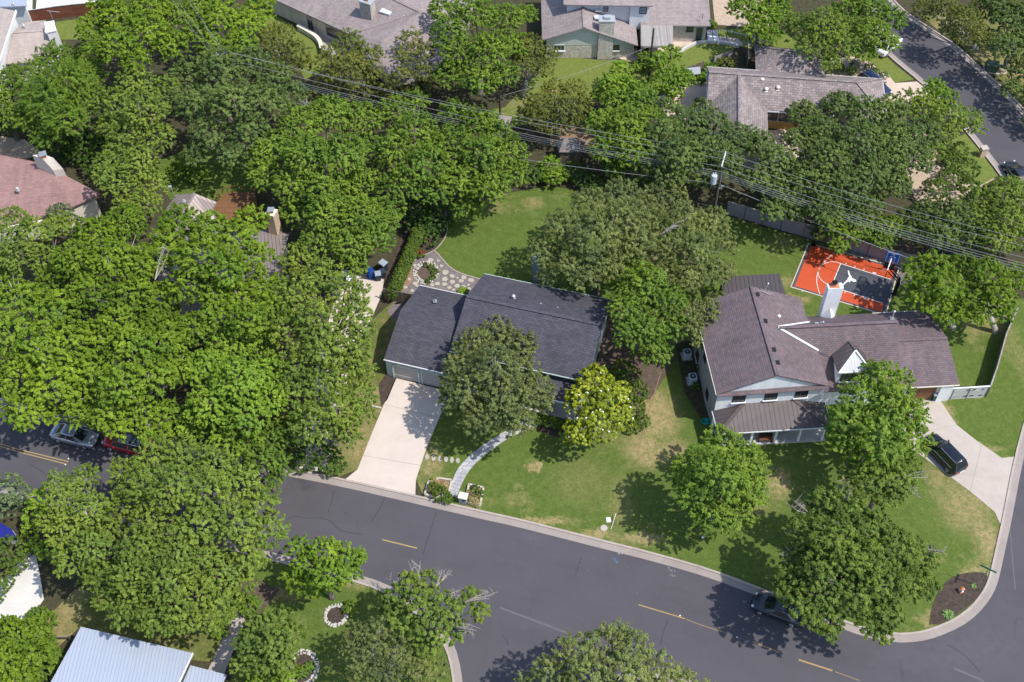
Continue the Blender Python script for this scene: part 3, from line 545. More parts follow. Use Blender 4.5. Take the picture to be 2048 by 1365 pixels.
# ---- the grey ranch house in the middle
g = thing('grey_house', 'grey ranch house with slate roof and pale driveway in the middle of the picture', 'house', P(1000, 760), 0)
qm = [P(899, 702, 4)[:2], P(1176, 764, 4)[:2], P(1225.7, 601, 4)[:2], P(968, 548, 4)[:2]]
G1 = gable(g, qm, 4.0, 6.3, 'x', 'siding_grey_green', 'roof_slate', .4, cap='roof_slate', gut='trim_green')
fl, bl = P(767.5, 718.6, 2.8)[:2], P(838.9, 571.2, 2.8)[:2]; dd = unit(qm[0], qm[1]) * 6.6
G2 = gable(g, [fl, fl + dd, bl + dd, bl], 2.8, 4.6, 'x', 'siding_grey_green', 'roof_slate', .1, cap=None, gut='trim_white')
w0, w1 = G2['w'][0], G2['w'][1]; d = unit(w0, w1); nn = np.array([d[1], -d[0]])
for k, s0 in enumerate((.75, 3.75)):
    V = lambda s_, o_: w0 + d * (s0 + s_) + nn * o_
    m = MB(); arc = [(0, .05), (0, 1.9), (.12, 2.12), (.4, 2.24), (2.3, 2.24), (2.55, 2.12), (2.68, 1.9), (2.68, .05)]
    for a, b in zip(arc[:-1], arc[1:]): m.bar((*V(a[0], .05), a[1]), (*V(b[0], .05), b[1]), .12, .1)
    f = part('garage_door', m, 'trim_green', g); m = MB()
    m.face([(*V(.05, .012), .02), (*V(2.64, .012), .02)] + [(*V(x, .012), z) for x, z in ((2.64, 1.9), (2.5, 2.1), (2.3, 2.2), (.4, 2.2), (.17, 2.1), (.05, 1.9))]); part('door_panel', m, 'door_taupe', f)
    m = MB()
    for i in range(1, 4): m.bar((*V(.08, .02), .55 * i), (*V(2.6, .02), .55 * i), .03, .025)
    part('panel_rib', m, 'trim_green', f)
# low front roof over the porch, hedge behind the oak
a, b = G1['w'][0], G1['w'][1]; d = unit(a, b); nn = np.array([d[1], -d[0]]); L = np.linalg.norm(b - a)
pz = [(*(a + d * 1.2 + nn * .003), 3.2), (*(a + d * (L - .4) + nn * .003), 3.2), (*(a + d * (L - .1) + nn * 2.4), 2.55), (*(a + d * .9 + nn * 2.4), 2.55)]
roofslab(g, [pz], 'roof_slate', .12, name='porch_roof'); m = MB(); m.bar((pz[3][0], pz[3][1], 2.5), (pz[2][0], pz[2][1], 2.5), .12, .12); part('porch_gutter', m, 'trim_white', g)
for s_ in (1.1, 4.4, 7.7, L - .3): part('porch_post', MB().box((*(a + d * s_ + nn * 2.2), 1.22), (.14, .14, 2.4)), 'trim_white', g)
part('porch_floor', MB().prism([a + d * .9, b, b + nn * 2.5, a + d * .9 + nn * 2.5], .0, .14), 'porch_floor', g)
for t_ in (.52, .63, .74, .85, .95): window(g, a, b, t_, .9, 3.35, 3.85, 'trim_white', 'window_glass', None, (0, 0))
for t_ in (.2, .45, .7): window(g, a, b, t_, 1.3, .9, 2.2, 'trim_white', 'window_glass', None, (1, 1))
window(g, G1['w'][1], G1['w'][2], .3, 1.0, 1.0, 2.2, 'trim_green', sill=None)
for (u, v, z, k) in ((870, 603, 4.0, 0), (1027, 597, 5.6, 1), (1073, 612, 5.4, 0), (1081, 610, 5.5, 0), (1115, 618, 5.4, 0)): vent(g, u, v, z, .35 if k else .2, .07 if not k else .1, .2 if k else .09, 'metal_pale' if k else 'metal_grey')
# blue-grey panel wall of the small back chimney
c4 = P(1071, 560, 0)[:2]; shaft(g, [c4 + np.array(p) for p in ((-.35, -.3), (.35, -.4), (.42, .3), (-.3, .4))], 0, 3.6, 'siding_grey_green', pot=False, crown=1.1)

# ---- the white brick two-storey house
h = thing('white_house', 'white two-storey brick house with plum shingle roof and bronze porch roof', 'house', P(1560, 800), 0)
FL, FR, BR = [P(u, v, 5.5)[:2] for u, v in ((1433.6, 789.2), (1658.6, 772.5), (1602.3, 598.8))]
rb = P(1504, 573, 7.85)[:2]; ax = unit(FR, BR); dx_ = unit(FL, FR); wdt = np.linalg.norm(FR - FL); dep = float(np.dot(rb - (FL + FR) / 2, ax)); depr = float(np.dot(BR - FR, ax)); dep = max(dep, depr)
BLq, BRq = FL + ax * dep, FR + ax * dep
B1 = gable(h, [FL, FR, BRq, BLq], 5.5, 7.85, 'y', 'brick_white', 'roof_plum', .15, cap='roof_plum')
part('gutter', MB().bar((*(FL - dx_ * .04), 5.4), (*(BLq - dx_ * .04), 5.4), .08, .1), 'trim_cream', h)
a, b = B1['w'][0 if 0 else 3], B1['w'][0]
fa, fb = FL + dx_ * .15 + ax * .15, FR - dx_ * .15 + ax * .15
# left wall is darker grey brick with brown blotches
m = MB(); q0, q1 = fa - dx_ * .012, fa + ax * (dep - .3) - dx_ * .012; m.face([(*q1, 0), (*q0, 0), (*q0, 5.3), (*q1, 5.3)]); part('side_wall', m, 'brick_grey', h, 'blotched grey brick side wall')
for t_, z0, z1 in ((.3, 1, 2.2), (.75, 1, 2.2), (.5, 3.6, 4.6)): window(h, q1, q0, t_, .9, z0, z1)
# pent roof strip under the gable
m = [(*(fa - dx_ * .1), 5.62), (*(fb + dx_ * .1), 5.62), (*(FR + dx_ * 0 - ax * .18), 5.32), (*(FL - ax * .18), 5.32)]; roofslab(h, [m], 'roof_plum', .08, name='pent_roof')
for t_, (u, v) in zip((.22, .49, .745), ((1476, 791), (1540, 787), (1601, 784))):
    c = P(u, v, 4.3)[:2]; tt = np.dot(c - fa, dx_) / np.linalg.norm(fb - fa); window(h, fa, fb, float(tt), 1.25, 3.8, 4.95, mull=(2, 2), sill='trim_white')
# vents on the main roof
for (u, v, z, hh, r, cp, mt) in ((1491, 600, 6.9, .35, .1, .17, 'metal_pale'), (1487, 593, 6.7, .2, .12, .2, 'metal_grey'), (1556, 640, 6.3, .55, .12, .2, 'trim_white'), (1535, 592, 6.6, .15, .07, .1, 'metal_pale')): vent(h, u, v, z, hh, r, cp, mt)
for t_ in (.09, .4, .72, .86): c = lerp((FL + FR) / 2 + ax * dep, (FL + FR) / 2, t_) + dx_ * .35; part('ridge_vent', MB().box((*c, 7.76), (.5, .45, .1), math.atan2(dx_[1], dx_[0])), 'dark_void', h)
c = P(1526, 592, 6.9); m = MB().tube([c, (c[0] + .25, c[1] + .1, 8.6)], .035, 6); m.dome((c[0] + .25, c[1] + .1, 8.6), .09, 8, 4, full=True); m.tube([(c[0] - .7, c[1] + .25, 7.55), (c[0] + .75, c[1] - .3, 7.45)], .03, 6); part('antenna', m, 'metal_pale', h)
# east wing and garage
gf, gb = P(1919.5, 769.6, 2.8)[:2], P(1856.2, 621.4, 2.8)[:2]; wx = unit(P(1784, 682.3, 4.15), P(1896.6, 676.5, 4.15)); 
gl = float(np.dot(gf - P(1784, 682.3, 4.15)[:2], wx)); rg = (gf + gb) / 2
B3 = gable(h, [gf - wx * gl, gf, gb, gb - wx * gl], 2.8, 4.15, 'x', 'brick_white', 'roof_plum', .35, cap='roof_plum', gut='trim_cream')
wl = float(np.dot(gf - wx * gl - FR, wx)) + 4.2
ZR = 7.15; f2, b2 = gf - wx * gl, gb - wx * gl; f1, b1 = f2 - wx * wl, b2 - wx * wl; mid = lambda p, q: (p + q) / 2
# the wing roof dies into the main roof: cut its ridge and eaves at the main roof plane
ymain = lambda p: float(np.dot(p - FR, dx_))       # metres east of the main eave
slope = (7.85 - 5.5) / (wdt / 2); r2 = mid(f2, b2); xr = (5.5 - ZR) / slope; rE = r2 - wx * (ymain(r2) - xr)
hs = (ZR - 2.8) / (np.linalg.norm(f2 - b2) / 2); off_ = (ZR - 5.5) / hs; nf = unit(b2, f2)
vF = r2 + nf * off_; vF = vF - wx * ymain(vF); vB = r2 - nf * off_; vB = vB - wx * ymain(vB)
wF = f2 - wx * ymain(f2); wB = b2 - wx * ymain(b2); ins_ = wx * -.5
W = lambda p, z: (p[0], p[1], z)
roofslab(h, [[W(wF + ins_, 2.8), W(f2, 2.8), W(r2, ZR), W(rE, ZR), W(vF, 5.5), W(vF + ins_, 5.3)], [W(r2, ZR), W(b2, 2.8), W(wB + ins_, 2.8), W(vB + ins_, 5.3), W(vB, 5.5), W(rE, ZR)]], 'roof_plum', .14, name='wing_roof', cap=('roof_plum', [(W(rE, ZR), W(r2, ZR))]))
i0, i1 = b2 - nf * -.35 - wx * .05, f2 - nf * .35 - wx * .05; o0, o1 = wB + nf * .35, wF - nf * .35
m = MB(); m.face([W(o1, 0), W(i1, 0), W(i1, 2.9), W(o1, 2.9)]); m.face([W(o0, 0), W(i0, 0), W(i0, 2.9), W(o0, 2.9)]); m.face([W(i1, 0), W(i0, 0), W(i0, 2.95), W(mid(i0, i1), ZR - .2), W(i1, 2.95)]); part('wing_wall', m, 'brick_white', h)
m = MB(); m.bar((rE[0], rE[1], ZR + .06), (vF[0], vF[1], 5.58), .22, .05); part('flashing', m, 'flashing', h); m = MB(); m.bar((rE[0], rE[1] + .15, ZR + .03), (vB[0], vB[1], 5.6), .16, .05); part('flashing', m, 'flashing', h)
# garage mouth, pier and wooden door
ga, gb_ = B3['w'][0], B3['w'][1]; d = unit(ga, gb_); nn = np.array([d[1], -d[0]]); L = np.linalg.norm(gb_ - ga)
m = MB().face([(*(ga + d * .6 + nn * .02), 0), (*(gb_ - d * 1.5 + nn * .02), 0), (*(gb_ - d * 1.5 + nn * .02), 2.3), (*(ga + d * .6 + nn * .02), 2.3)]); part('garage_door', m, 'deck_boards', h, 'dark brown timber garage door')
m = MB().prism([gb_ - d * 1.3 + nn * .01, gb_ - d * .1 + nn * .01, gb_ - d * .1 + nn * .3, gb_ - d * 1.3 + nn * .3], 0, 2.6); part('garage_pier', m, 'trim_white', h)
# dormer: ridge and eaves run forward from where they meet the wing roof
dn = nf
def wz(p): return 2.8 + hs * float(np.dot(f2 - p, nf))   # wing roof height over plan point p
def onroof(u, v): return min((P(u, v, z) for z in np.arange(2.8, 7.4, .02)), key=lambda p: abs(wz(p[:2]) - p[2]))
rk = onroof(1698, 683); zr_ = float(rk[2]); el = onroof(1664, 711); er = onroof(1757, 708); dz = float(el[2])
zlo = dz; rf_ = P(1711.5, 701, zr_); elf = P(1677.5, 747, dz); erf = P(1743, 743.5, dz); erb = erf[:2] - nf * (float(np.dot(elf[:2] - el[:2], nf)) + .1)
m1 = [[W(elf, dz), W(rf_, zr_), W(rk, zr_), W(el, dz)], [W(rf_, zr_), W(erf, dz), W(erb, dz), W(rk, zr_)]]
dr_ = roofslab(h, m1, 'roof_bronze', .09, name='dormer', label='bronze metal dormer above the wing')
m = MB(); m.bar(W(rf_, zr_ + .03), W(rk, zr_ + .03), .2, .08); part('dormer_ridge', m, 'bronze_cap', dr_)
dl, dr = elf[:2], erf[:2]; dax = unit(dl, dr); dno = np.array([dax[1], -dax[0]]); m = MB(); m.face([W(dl - dno * .12, dz - .06), W(dr - dno * .12, dz - .06), W(rf_[:2] - dno * .12, zr_ - .1)]); part('dormer_gable', m, 'panel_white', dr_)
m = MB(); m.bar(W(dl, dz - .02), W(rf_, zr_ - .02), .12, .16); m.bar(W(rf_, zr_ - .02), W(dr, dz - .02), .12, .16); m.bar(W(dl - dno * .1, dz - .1), W(dr - dno * .1, dz - .1), .1, .14); part('dormer_trim', m, 'trim_white', dr_)
p0_, p1_ = dl + dax * .12 - dno * .3, dr - dax * .12 - dno * .3; zb = wz((p0_ + p1_) / 2) - .15; k0, k1 = p0_ - nf * 1.6, p1_ - nf * 1.6; m = MB()
m.face([W(p0_, zb), W(p1_, zb), W(p1_, dz - .1), W(p0_, dz - .1)]); m.face([W(k0, wz(k0) - .2), W(p0_, zb), W(p0_, dz - .1), W(k0, dz - .1)]); m.face([W(p1_, zb), W(k1, wz(k1) - .2), W(k1, dz - .1), W(p1_, dz - .1)]); part('dormer_wall', m, 'siding_white', dr_)
window(h, p0_, p1_, .5, min(2.2, float(np.linalg.norm(p1_ - p0_)) - .5), zb + .25, dz - .2, mull=(3, 1), name='dormer_window', sill='trim_white')
# chimney
top4 = [(1653.4, 568.1), (1683.7, 565.9), (1687.7, 576.5), (1657.3, 578.7)]; b0 = P(1640.6, 635.8, 3.0)[:2]; zt_ = upto(b0, np.array([1657.3, 578.7])); shc = [P(u, v, zt_)[:2] for u, v in top4]
ch = shaft(h, shc, 0, zt_, 'brick_white', pot=False, label='tall white painted brick chimney'); cc = sum(shc) / 4; zt0 = zt_
m = MB().box((cc[0] - .1, cc[1] + .05, zt0 + .02), (1.0, .7, .04), .05); part('flue_base', m, 'chimney_pot', ch); m = MB().cyl((cc[0] - .1, cc[1] + .1, zt0), .24, .35, 12); part('flue', m, 'chimney_pot', ch); m = MB().cyl((cc[0] - .1, cc[1] + .1, zt0 + .42), .3, .1, 12, .24); part('cap', m, 'black_metal', ch)
m = MB(); s4 = sorted(shc, key=lambda p: np.dot(p, nf)); fr2 = s4[-2:]; fr2 = sorted(fr2, key=lambda p: p[0]); pk = mid(fr2[0], fr2[1]); zz_ = 3.2
m.pts([W(fr2[0] + nf * .01, zz_), W(fr2[1] + nf * .01, zz_), W(pk + nf * .01, zz_ + 1.2), W(pk + nf * 1.0, zz_ + .55)], [(0, 3, 2), (3, 1, 2)]); part('chimney_saddle', m, 'flashing', ch)
for (u, v, z, hh, cp) in ((1645, 648, 6.0, .3, .1), (1634, 649, 6.0, .1, .08), (1784, 637, 3.3, 1.1, .13)): vent(h, u, v, z, hh, .06, cp)
# front porch: bronze hip roof, posts, slab, wall lamp
A_, B_, C_, D_ = P(1423, 815, 2.6), P(1437, 868, 2.6), P(1662, 854, 2.6), P(1648, 799, 2.6)
def onwall(u, v):
    zs = np.arange(2.6, 5, .02); return min((P(u, v, z) for z in zs), key=lambda p: abs(float(np.dot(p[:2] - fa, ax))))
E_, F_ = onwall(1487.5, 806), onwall(1586, 800); E_[:2] += ax * .0; zE = (E_[2] + F_[2]) / 2; E_[2] = F_[2] = zE
e0 = fa + dx_ * float(np.dot(A_[:2] - fa, dx_)); e1 = fa + dx_ * float(np.dot(D_[:2] - fa, dx_)); A_[:2] = e0; D_[:2] = e1
pr = roofslab(h, [[A_, B_, E_], [B_, C_, F_, E_], [C_, D_, F_]], 'roof_bronze', .1, name='porch_roof', cap=('bronze_cap', [(B_, E_), (C_, F_)]), label='bronze standing seam porch roof')
m = MB()
for p, q in ((A_, B_), (B_, C_), (C_, D_)): m.bar((p[0], p[1], 2.52), (q[0], q[1], 2.52), .12, .13)
part('porch_gutter', m, 'trim_white', h)
s0, s1 = P(1447, 893, .2)[:2], P(1650, 881, .2)[:2]; part('porch_slab', MB().prism([s0, s1, e1, e0], 0, .2), 'porch_floor', h)
sd = unit(s0, s1)
for s_ in np.linspace(.3, np.linalg.norm(s1 - s0) - .3, 5): c = s0 + sd * s_ - nf * .2; part('porch_column', MB().box((*c, 1.35), (.2, .2, 2.3), math.atan2(sd[1], sd[0])), 'trim_white', h)
m = MB(); m.face([W(lerp(fa, fb, .42) - ax * .02, .2), W(lerp(fa, fb, .55) - ax * .02, .2), W(lerp(fa, fb, .55) - ax * .02, 2.3), W(lerp(fa, fb, .42) - ax * .02, 2.3)]); part('front_door', m, 'black_frame', h)
# flat bronze roof at the back on posts
q4 = [P(1448, 594, 2.9), P(1571, 588, 2.9), P(1558.8, 547.5, 3.0), P(1441, 553.7, 3.0)]; roofslab(h, [q4], 'roof_bronze', .12, name='rear_porch_roof')
for p in q4: c = mid(p[:2], sum(x[:2] for x in q4) / 4) * .15 + p[:2] * .85; part('rear_porch_post', MB().box((*c, 1.4), (.15, .15, 2.8)), 'black_frame', h)

# ---- brown shake house upper right
s = thing('shake_house', 'brown shake roofed house with white roof vents near the curving side street', 'house', P(1600, 230), 0)
FLs, FRs, BRs, BLs = P(1414.5, 232, 3)[:2], P(1776, 240, 3)[:2], P(1765, 158, 3)[:2], P(1414.5, 134, 3)[:2]
bx = unit(BLs, BRs); by = np.array([-bx[1], bx[0]]); depS = float(np.dot(BLs - P(1600, 227, 3)[:2], by)); f0 = BLs - by * depS; f1_ = BRs - by * depS; zrs = 5.15
H1 = hip(s, [f0, f1_, BRs, BLs], 3.0, zrs, 'stone_pale', 'roof_shake', .0, depS / 2, cap='roof_shake', gut='trim_white')
lw = float(np.dot(P(1535.5, 240, 3)[:2] - BLs, bx)); lf = 7.5
gq = [BLs - by * (depS + lf), BLs - by * (depS + lf) + bx * lw, BLs - by * .1 + bx * lw, BLs - by * .1]
rl = (gq[0] + gq[1]) / 2; rl2 = rl + by * (lf + depS / 2 + .1); zl = zrs - .05
mL = [[W(gq[0], 2.98), W(rl, zl), W(rl2, zl), W(gq[3] - by * .1, 2.98)], [W(rl, zl), W(gq[1], 2.98), W(gq[1] + by * lf, 2.98), W(rl2, zl)]]
roofslab(s, mL, 'roof_shake', .16, name='wing_roof', cap=('roof_shake', [(W(rl, zl), W(rl2, zl))]))
i = .5; m = MB(); m.prism([gq[0] + bx * i + by * i, gq[1] - bx * i + by * i, gq[1] - bx * i + by * (lf + .3), gq[0] + bx * i + by * (lf + .3)], 0, 2.85); part('wing_wall', m, 'stone_pale', s)
wa, wb = f0 + bx * (lw - .2) + by * .44, f1_ - bx * 1 + by * .44
m = MB(); m.face([W(wa - by * .03, 0), W(wa - by * .03 + bx * 5, 0), W(wa - by * .03 + bx * 5, 1.1), W(wa - by * .03, 1.1)]); part('ochre_panel', m, 'ochre_boards', s)
for k in range(4): window(s, wa, wb, (.9 + k * 1.5) / np.linalg.norm(wb - wa), 1.3, 1.25, 2.5, 'black_frame', 'window_glass', None, (0, 0))
for (u, v, z) in ((1524, 163, 4.6), (1532, 182, 4.2), (1555.5, 179, 4.3), (1643, 168, 4.6)):
    c = P(u, v, z); m = MB().box((c[0], c[1] - .05, z), (.45, .45, .06)); m.cyl((c[0], c[1], z - .2), .16, .5, 10); m.dome((c[0], c[1], z + .3), .26, 10, 4, .7); part('turbine_vent', m, 'trim_cream', s)

# ---- hip roofed garage behind it
s = thing('hip_roof_garage', 'detached garage with shake hip roof half shaded behind the shake house', 'garage', P(1580, 125), 0)
hip(s, [P(1512, 150, 2.7), P(1652, 158, 2.7), P(1641, 102, 2.7), P(1509.6, 92.2, 2.7)], 2.7, 4.5, 'stone_pale', 'roof_shake', 3.6, 3.2, cap='roof_shake')

# ---- top centre house with stone chimney, upper storey and pergola
s = thing('stone_chimney_house', 'taupe roofed house with white siding upper storey and tall stone chimney', 'house', P(1200, 90), 0)
FLh = P(1094, 76.5, 3.5)[:2]; hd = np.array([1.0, -.005]); hy = np.array([.005, 1.0])
def onfront(u, v):
    zs = np.arange(1, 8, .02); return min((P(u, v, z) for z in zs), key=lambda p: abs(float(np.dot(p[:2] - FLh, hy))))
ap_ = onfront(1169, 56); fr_ = onfront(1276, 91.6); zs = np.arange(3, 8, .02)
dp_h = float(np.dot(P(1172, 4.6, ap_[2])[:2] - FLh, hy)); dpx = dp_h + 4
m = [[(*(FLh - hd * .6), 3.5 - .3), tuple(ap_), (*(ap_[:2] + hy * dpx), ap_[2]), (*(FLh - hd * .6 + hy * dpx), 3.2)], [tuple(ap_), tuple(fr_), (*(fr_[:2] + hy * dpx), fr_[2]), (*(ap_[:2] + hy * dpx), ap_[2])]]
roofslab(s, m, 'roof_taupe', .15, cap=('roof_taupe', [(ap_, (*(ap_[:2] + hy * dp_h), ap_[2]))]))
m = MB(); a0 = FLh + hy * .5; b0_ = fr_[:2] - hd * .4 + hy * .5; m.face([W(a0, 0), W(b0_, 0), W(b0_, 2.0), W(a0, 2.0)]); m.face([W(a0, 0), W(a0 + hy * 8, 0), W(a0 + hy * 8, 3.2), W(a0, 3.2)]); m.face([W(b0_, 0), W(b0_ + hy * 8, 0), W(b0_ + hy * 8, fr_[2]), W(b0_, fr_[2] - .1)]); part('wall', m, 'stone_pale', s)
m = MB(); m.face([W(a0 - hy * .02, 2.0), W(b0_ - hy * .02, 2.0), W(b0_ - hy * .02, fr_[2] - .1), W(ap_[:2] + hy * .48, ap_[2] - .2), W(a0 - hy * .02, 3.3)]); part('gable_wall', m, 'siding_cream', s)
c1 = np.dot(P(1118, 90, 1.9)[:2] - a0, hd) / np.linalg.norm(b0_ - a0); window(s, a0 - hy * .02, b0_ - hy * .02, float(c1), 1.4, 1.2, 2.1, 'trim_green', 'window_glass', 'trim_white', (2, 0)); c1 = np.dot(P(1232, 95, 1.9)[:2] - a0, hd) / np.linalg.norm(b0_ - a0); window(s, a0 - hy * .02, b0_ - hy * .02, float(c1), .9, 1.2, 2.0, 'black_frame', 'window_glass', 'trim_white', (0, 0))
# chimney
cb = P(1194.5, 119.5)[:2]; ct_ = upto(cb, np.array([1198.6, 45])); cr = P(1224, 119.5)[:2]
shaft(s, [cb, cr, cr + hy * 1.2, cb + hy * 1.2], 0, ct_, 'stone_pale', crown=1.08, crown_mat='metal_pale', pot=False, label='tall pale stone chimney'); cc = (cb + cr) / 2 + hy * .6
m = MB().box((*cc, ct_ + .3), (.6, .4, .25)); m.box((cc[0] + .1, cc[1], ct_ + .45), (.9, .6, .05)); part('chimney_cap', m, 'metal_pale', s)
for (u, v) in ((1197, 22), (1195, 37)): c = P(u, v, 4.6); part('skylight', MB().box((c[0], c[1], 4.75), (.8, .7, .15)), 'skylight_glass', s)
# upper storey
yU = np.dot(ap_[:2] - FLh, hy) + dp_h * .8; l0 = P(1134, 10, 5)[:2]; l0 = FLh + hd * float(np.dot(l0 - FLh, hd)) + hy * yU; r0_ = FLh + hd * float(np.dot(P(1297, 10, 5)[:2] - FLh, hd)) + hy * yU; m_ = FLh + hd * float(np.dot(P(1260, 10, 5)[:2] - FLh, hd)) + hy * yU
zU = upto(m_, np.array([1262, 3.0])); m = MB(); m.prism([l0, m_, m_ - hy * .5, r0_ - hy * .5, r0_ + hy * 6, l0 + hy * 6], 2.0, zU); part('upper_wall', m, 'siding_white', s)
m = MB(); m.slab([W(l0 - hd * .5 - hy * .6, zU), W(r0_ + hd * .4 - hy * 1.0, zU), W(r0_ + hd * .4 + hy * 6, zU + 2.2), W(l0 - hd * .5 + hy * 6, zU + 2.2)], .15); part('upper_roof', m, 'roof_taupe', s)
for u, v, off in ((1211, 6, 0), (1285, 10, .5)):
    c = P(u, v, zU - 1.0)[:2]; base_ = l0 - hy * off; tt = float(np.dot(c - base_, hd)) / 10; window(s, base_, base_ + hd * 10, tt, .95 if off else .6, zU - 1.5, zU - .55, 'black_frame', 'pane_blue', None, (0, 1))
# right wing
wF0 = P(1281, 49.5, 3)[:2]; wF1 = P(1421.7, 50.8, 3)[:2]; wd_ = wF1 - wF0
m = [[W(wF0, 3), W(wF1, 3), W(wF1 + hy * 7, 5.2), W(wF0 + hy * 7, 5.2)], [W(wF0 + hy * 7, 5.2), W(wF1 + hy * 7, 5.2), W(wF1 + hy * 14, 3), W(wF0 + hy * 14, 3)]]; roofslab(s, m, 'roof_taupe', .15, name='wing_roof')
part('wing_wall', MB().prism([wF0 + hy * .5, wF1 + hy * .5 - hd * .4, wF1 + hy * 13.5 - hd * .4, wF0 + hy * 13.5], 0, 2.95), 'stone_pale', s); m = MB(); m.bar(W(wF0, 2.9), W(wF1, 2.9), .1, .16); part('wing_gutter', m, 'sill_brick', s)
L = np.linalg.norm(wF1 - wF0); window(s, wF0 + hy * .5, wF1 + hy * .5, .72, .9, 1.6, 2.4, 'black_frame', 'window_glass', 'sill_brick', (0, 0)); window(s, wF0 + hy * .5, wF1 + hy * .5, .86, .9, .1, 2.3, 'metal_grey', 'window_glass', None, (0, 0), name='back_door')
c = P(1405, 38, 3.6); m = MB().cyl((c[0], c[1], 3.6), .05, .8, 8); m.tube([(c[0] - .5, c[1], 3.9), (c[0], c[1], 4.4)], .03, 5); part('antenna', m, 'metal_grey', s)
# pergola on posts: its own thing
s = thing('pergola', 'weathered grey slatted pergola on the patio of the stone chimney house', 'pergola', P(1312, 80), 0)
pa, pb, pc, pd = P(1283, 94, 2.6)[:2], P(1344, 94, 2.6)[:2], P(1344, 50, 2.8)[:2], P(1283, 49, 2.8)[:2]; m = MB()
for k in range(30): t_ = k / 29; m.bar(W(lerp(pa, pb, t_), 2.72), W(lerp(pd, pc, t_), 2.92), .2, .05)
part('slats', m, 'fence_weathered', s)
for t_ in (0, .25, .5, .75, 1): part('beam', MB().bar(W(lerp(pa, pd, t_), 2.58 + .2 * t_), W(lerp(pb, pc, t_), 2.58 + .2 * t_), .1, .18), 'fence_weathered', s)
for p in (pa, pb, pc, pd, mid(pa, pb)): part('post', MB().box((*(p + np.array([.0, .1])), 1.28), (.14, .14, 2.56)), 'fence_weathered', s)

# ---- top left centre house with hip roof and dark stone chimney
s = thing('hip_roof_house', 'long taupe hip roofed house with grey stone chimney and white skylight at the top', 'house', P(680, 60), 0)
a_, b_, r_, r0x = P(520, -14, 3), P(700, 69, 3), P(840, 24.4, 5.6), P(690, -48, 5.6); c_ = P(768, 150, 3); v_ = P(735, 62, 3.6); d_ = P(900, 100, 3); e_ = P(980, -40, 3)
roofslab(s, [[a_, b_, r_, r0x], [b_, c_, P(762, 82, 4.2), r_], [P(762, 82, 4.2), c_, P(850, 160, 3), P(935, 70, 3), r_], [r_, P(935, 70, 3), P(960, -40, 3), P(850, -60, 3), r0x]], 'roof_taupe', .14, cap=('roof_taupe', [(r0x, r_), (r_, b_)]))
m = MB(); ab = unit(a_, b_); an = np.array([-ab[1], ab[0]]); wq = [a_[:2] + an * .6, b_[:2] + an * .6 - ab * .5, c_[:2] + np.array([.7, .6]), P(930, 75, 3)[:2], P(940, -30, 3)[:2], P(690, -90, 3)[:2]]; m.prism(wq, 0, 2.8); part('wall', m, 'brick_pale', s)
w0_, w1_ = wq[0], wq[1]
for t_, wd2, z0, z1, nm in ((.53, 1.0, .05, 2.1, 'back_door'), (.8, 2.6, .5, 2.1, 'window'), (.94, 1.0, .5, 2.1, 'window')): window(s, w0_, w1_, t_, wd2, z0, z1, 'door_taupe', 'window_glass', None, (1, 0), name=nm)
cb = P(744, 46, 3.8)[:2]; u1 = np.array(unit(P(720, 38, 4), P(744, 46, 4))); u2 = np.array([-u1[1], u1[0]]); zc_ = 6.4
shaft(s, [cb - u1 * 1.6, cb, cb + u2 * 1.1, cb - u1 * 1.6 + u2 * 1.1], 2.5, zc_, 'stone_dark', crown=1.06, crown_mat='metal_pale', capmat='metal_pale', label='grey stone chimney'); c = P(773, 26, 4.7); part('skylight', MB().box((c[0], c[1], 4.9), (1.5, 1.0, .2), -.5), 'skylight_glass', s)
for u, v, z in ((796, 44, 4.4), (808, 36, 4.7)): vent(s, u, v, z, .35, .08, .12)

# ---- red roofed house at the left edge
s = thing('red_roof_house', 'brick red shingled house with a pale brick chimney at the left edge', 'house', P(60, 380), 0)
Rr = [P(-90, 292, 5.2), P(34, 315, 5.2), P(84, 330, 5.0), P(202, 389, 3.1), P(146, 413, 2.9), P(104, 436, 3.0), P(-90, 500, 3.0)]
roofslab(s, [[P(-90, 292, 5.2), P(34, 315, 5.2), P(88, 328, 4.95), P(202, 389, 3.3), P(146, 413, 3.2), P(-90, 338, 4.6)], [P(-90, 338, 4.6), P(146, 413, 3.2), P(101, 432, 2.9), P(-90, 470, 2.6)]], 'roof_red', .15)
wr = [P(-90, 300, 3)[:2], P(34, 322, 3)[:2], P(84, 338, 3)[:2], P(190, 394, 3)[:2], P(140, 414, 3)[:2], P(96, 434, 3)[:2], P(-90, 470, 3)[:2]]; part('wall', MB().prism(wr, 0, 2.5), 'trim_cream', s)
c0 = P(137, 358, 3.9)[:2]; ux = unit(P(128, 358, 4), P(96, 346, 4)); uy = unit(P(128, 358, 4), P(143, 356, 4)); ph = 6.6
lo = [c0 - uy * 1.1, c0, c0 + ux * 2.4, c0 + ux * 2.4 - uy * 1.1]
m = MB(); zs_ = 5.6; A4 = [c0 - uy * 1.1, c0, c0 + ux * 2.6, c0 + ux * 2.6 - uy * 1.1]; nA = ux * .7
v = [W(A4[0], 2.8), W(A4[1], 2.8), W(A4[2], 2.8), W(A4[3], 2.8), W(A4[0] + nA * .3, 5.3), W(A4[1] + nA * .3, 5.3), W(A4[2], ph), W(A4[3], ph), W(A4[0] + nA * 1.6, ph), W(A4[1] + nA * 1.6, ph)]
m.pts(v, [(0, 1, 5, 4), (4, 5, 9, 8), (8, 9, 6, 7), (1, 2, 6, 9, 5), (3, 0, 4, 8, 7), (2, 3, 7, 6)]); chm = part('chimney', m, 'brick_pale', s, 'pale brick chimney with a stepped shoulder'); cc = A4[3] + uy * .55 - ux * .9 + ux * 0
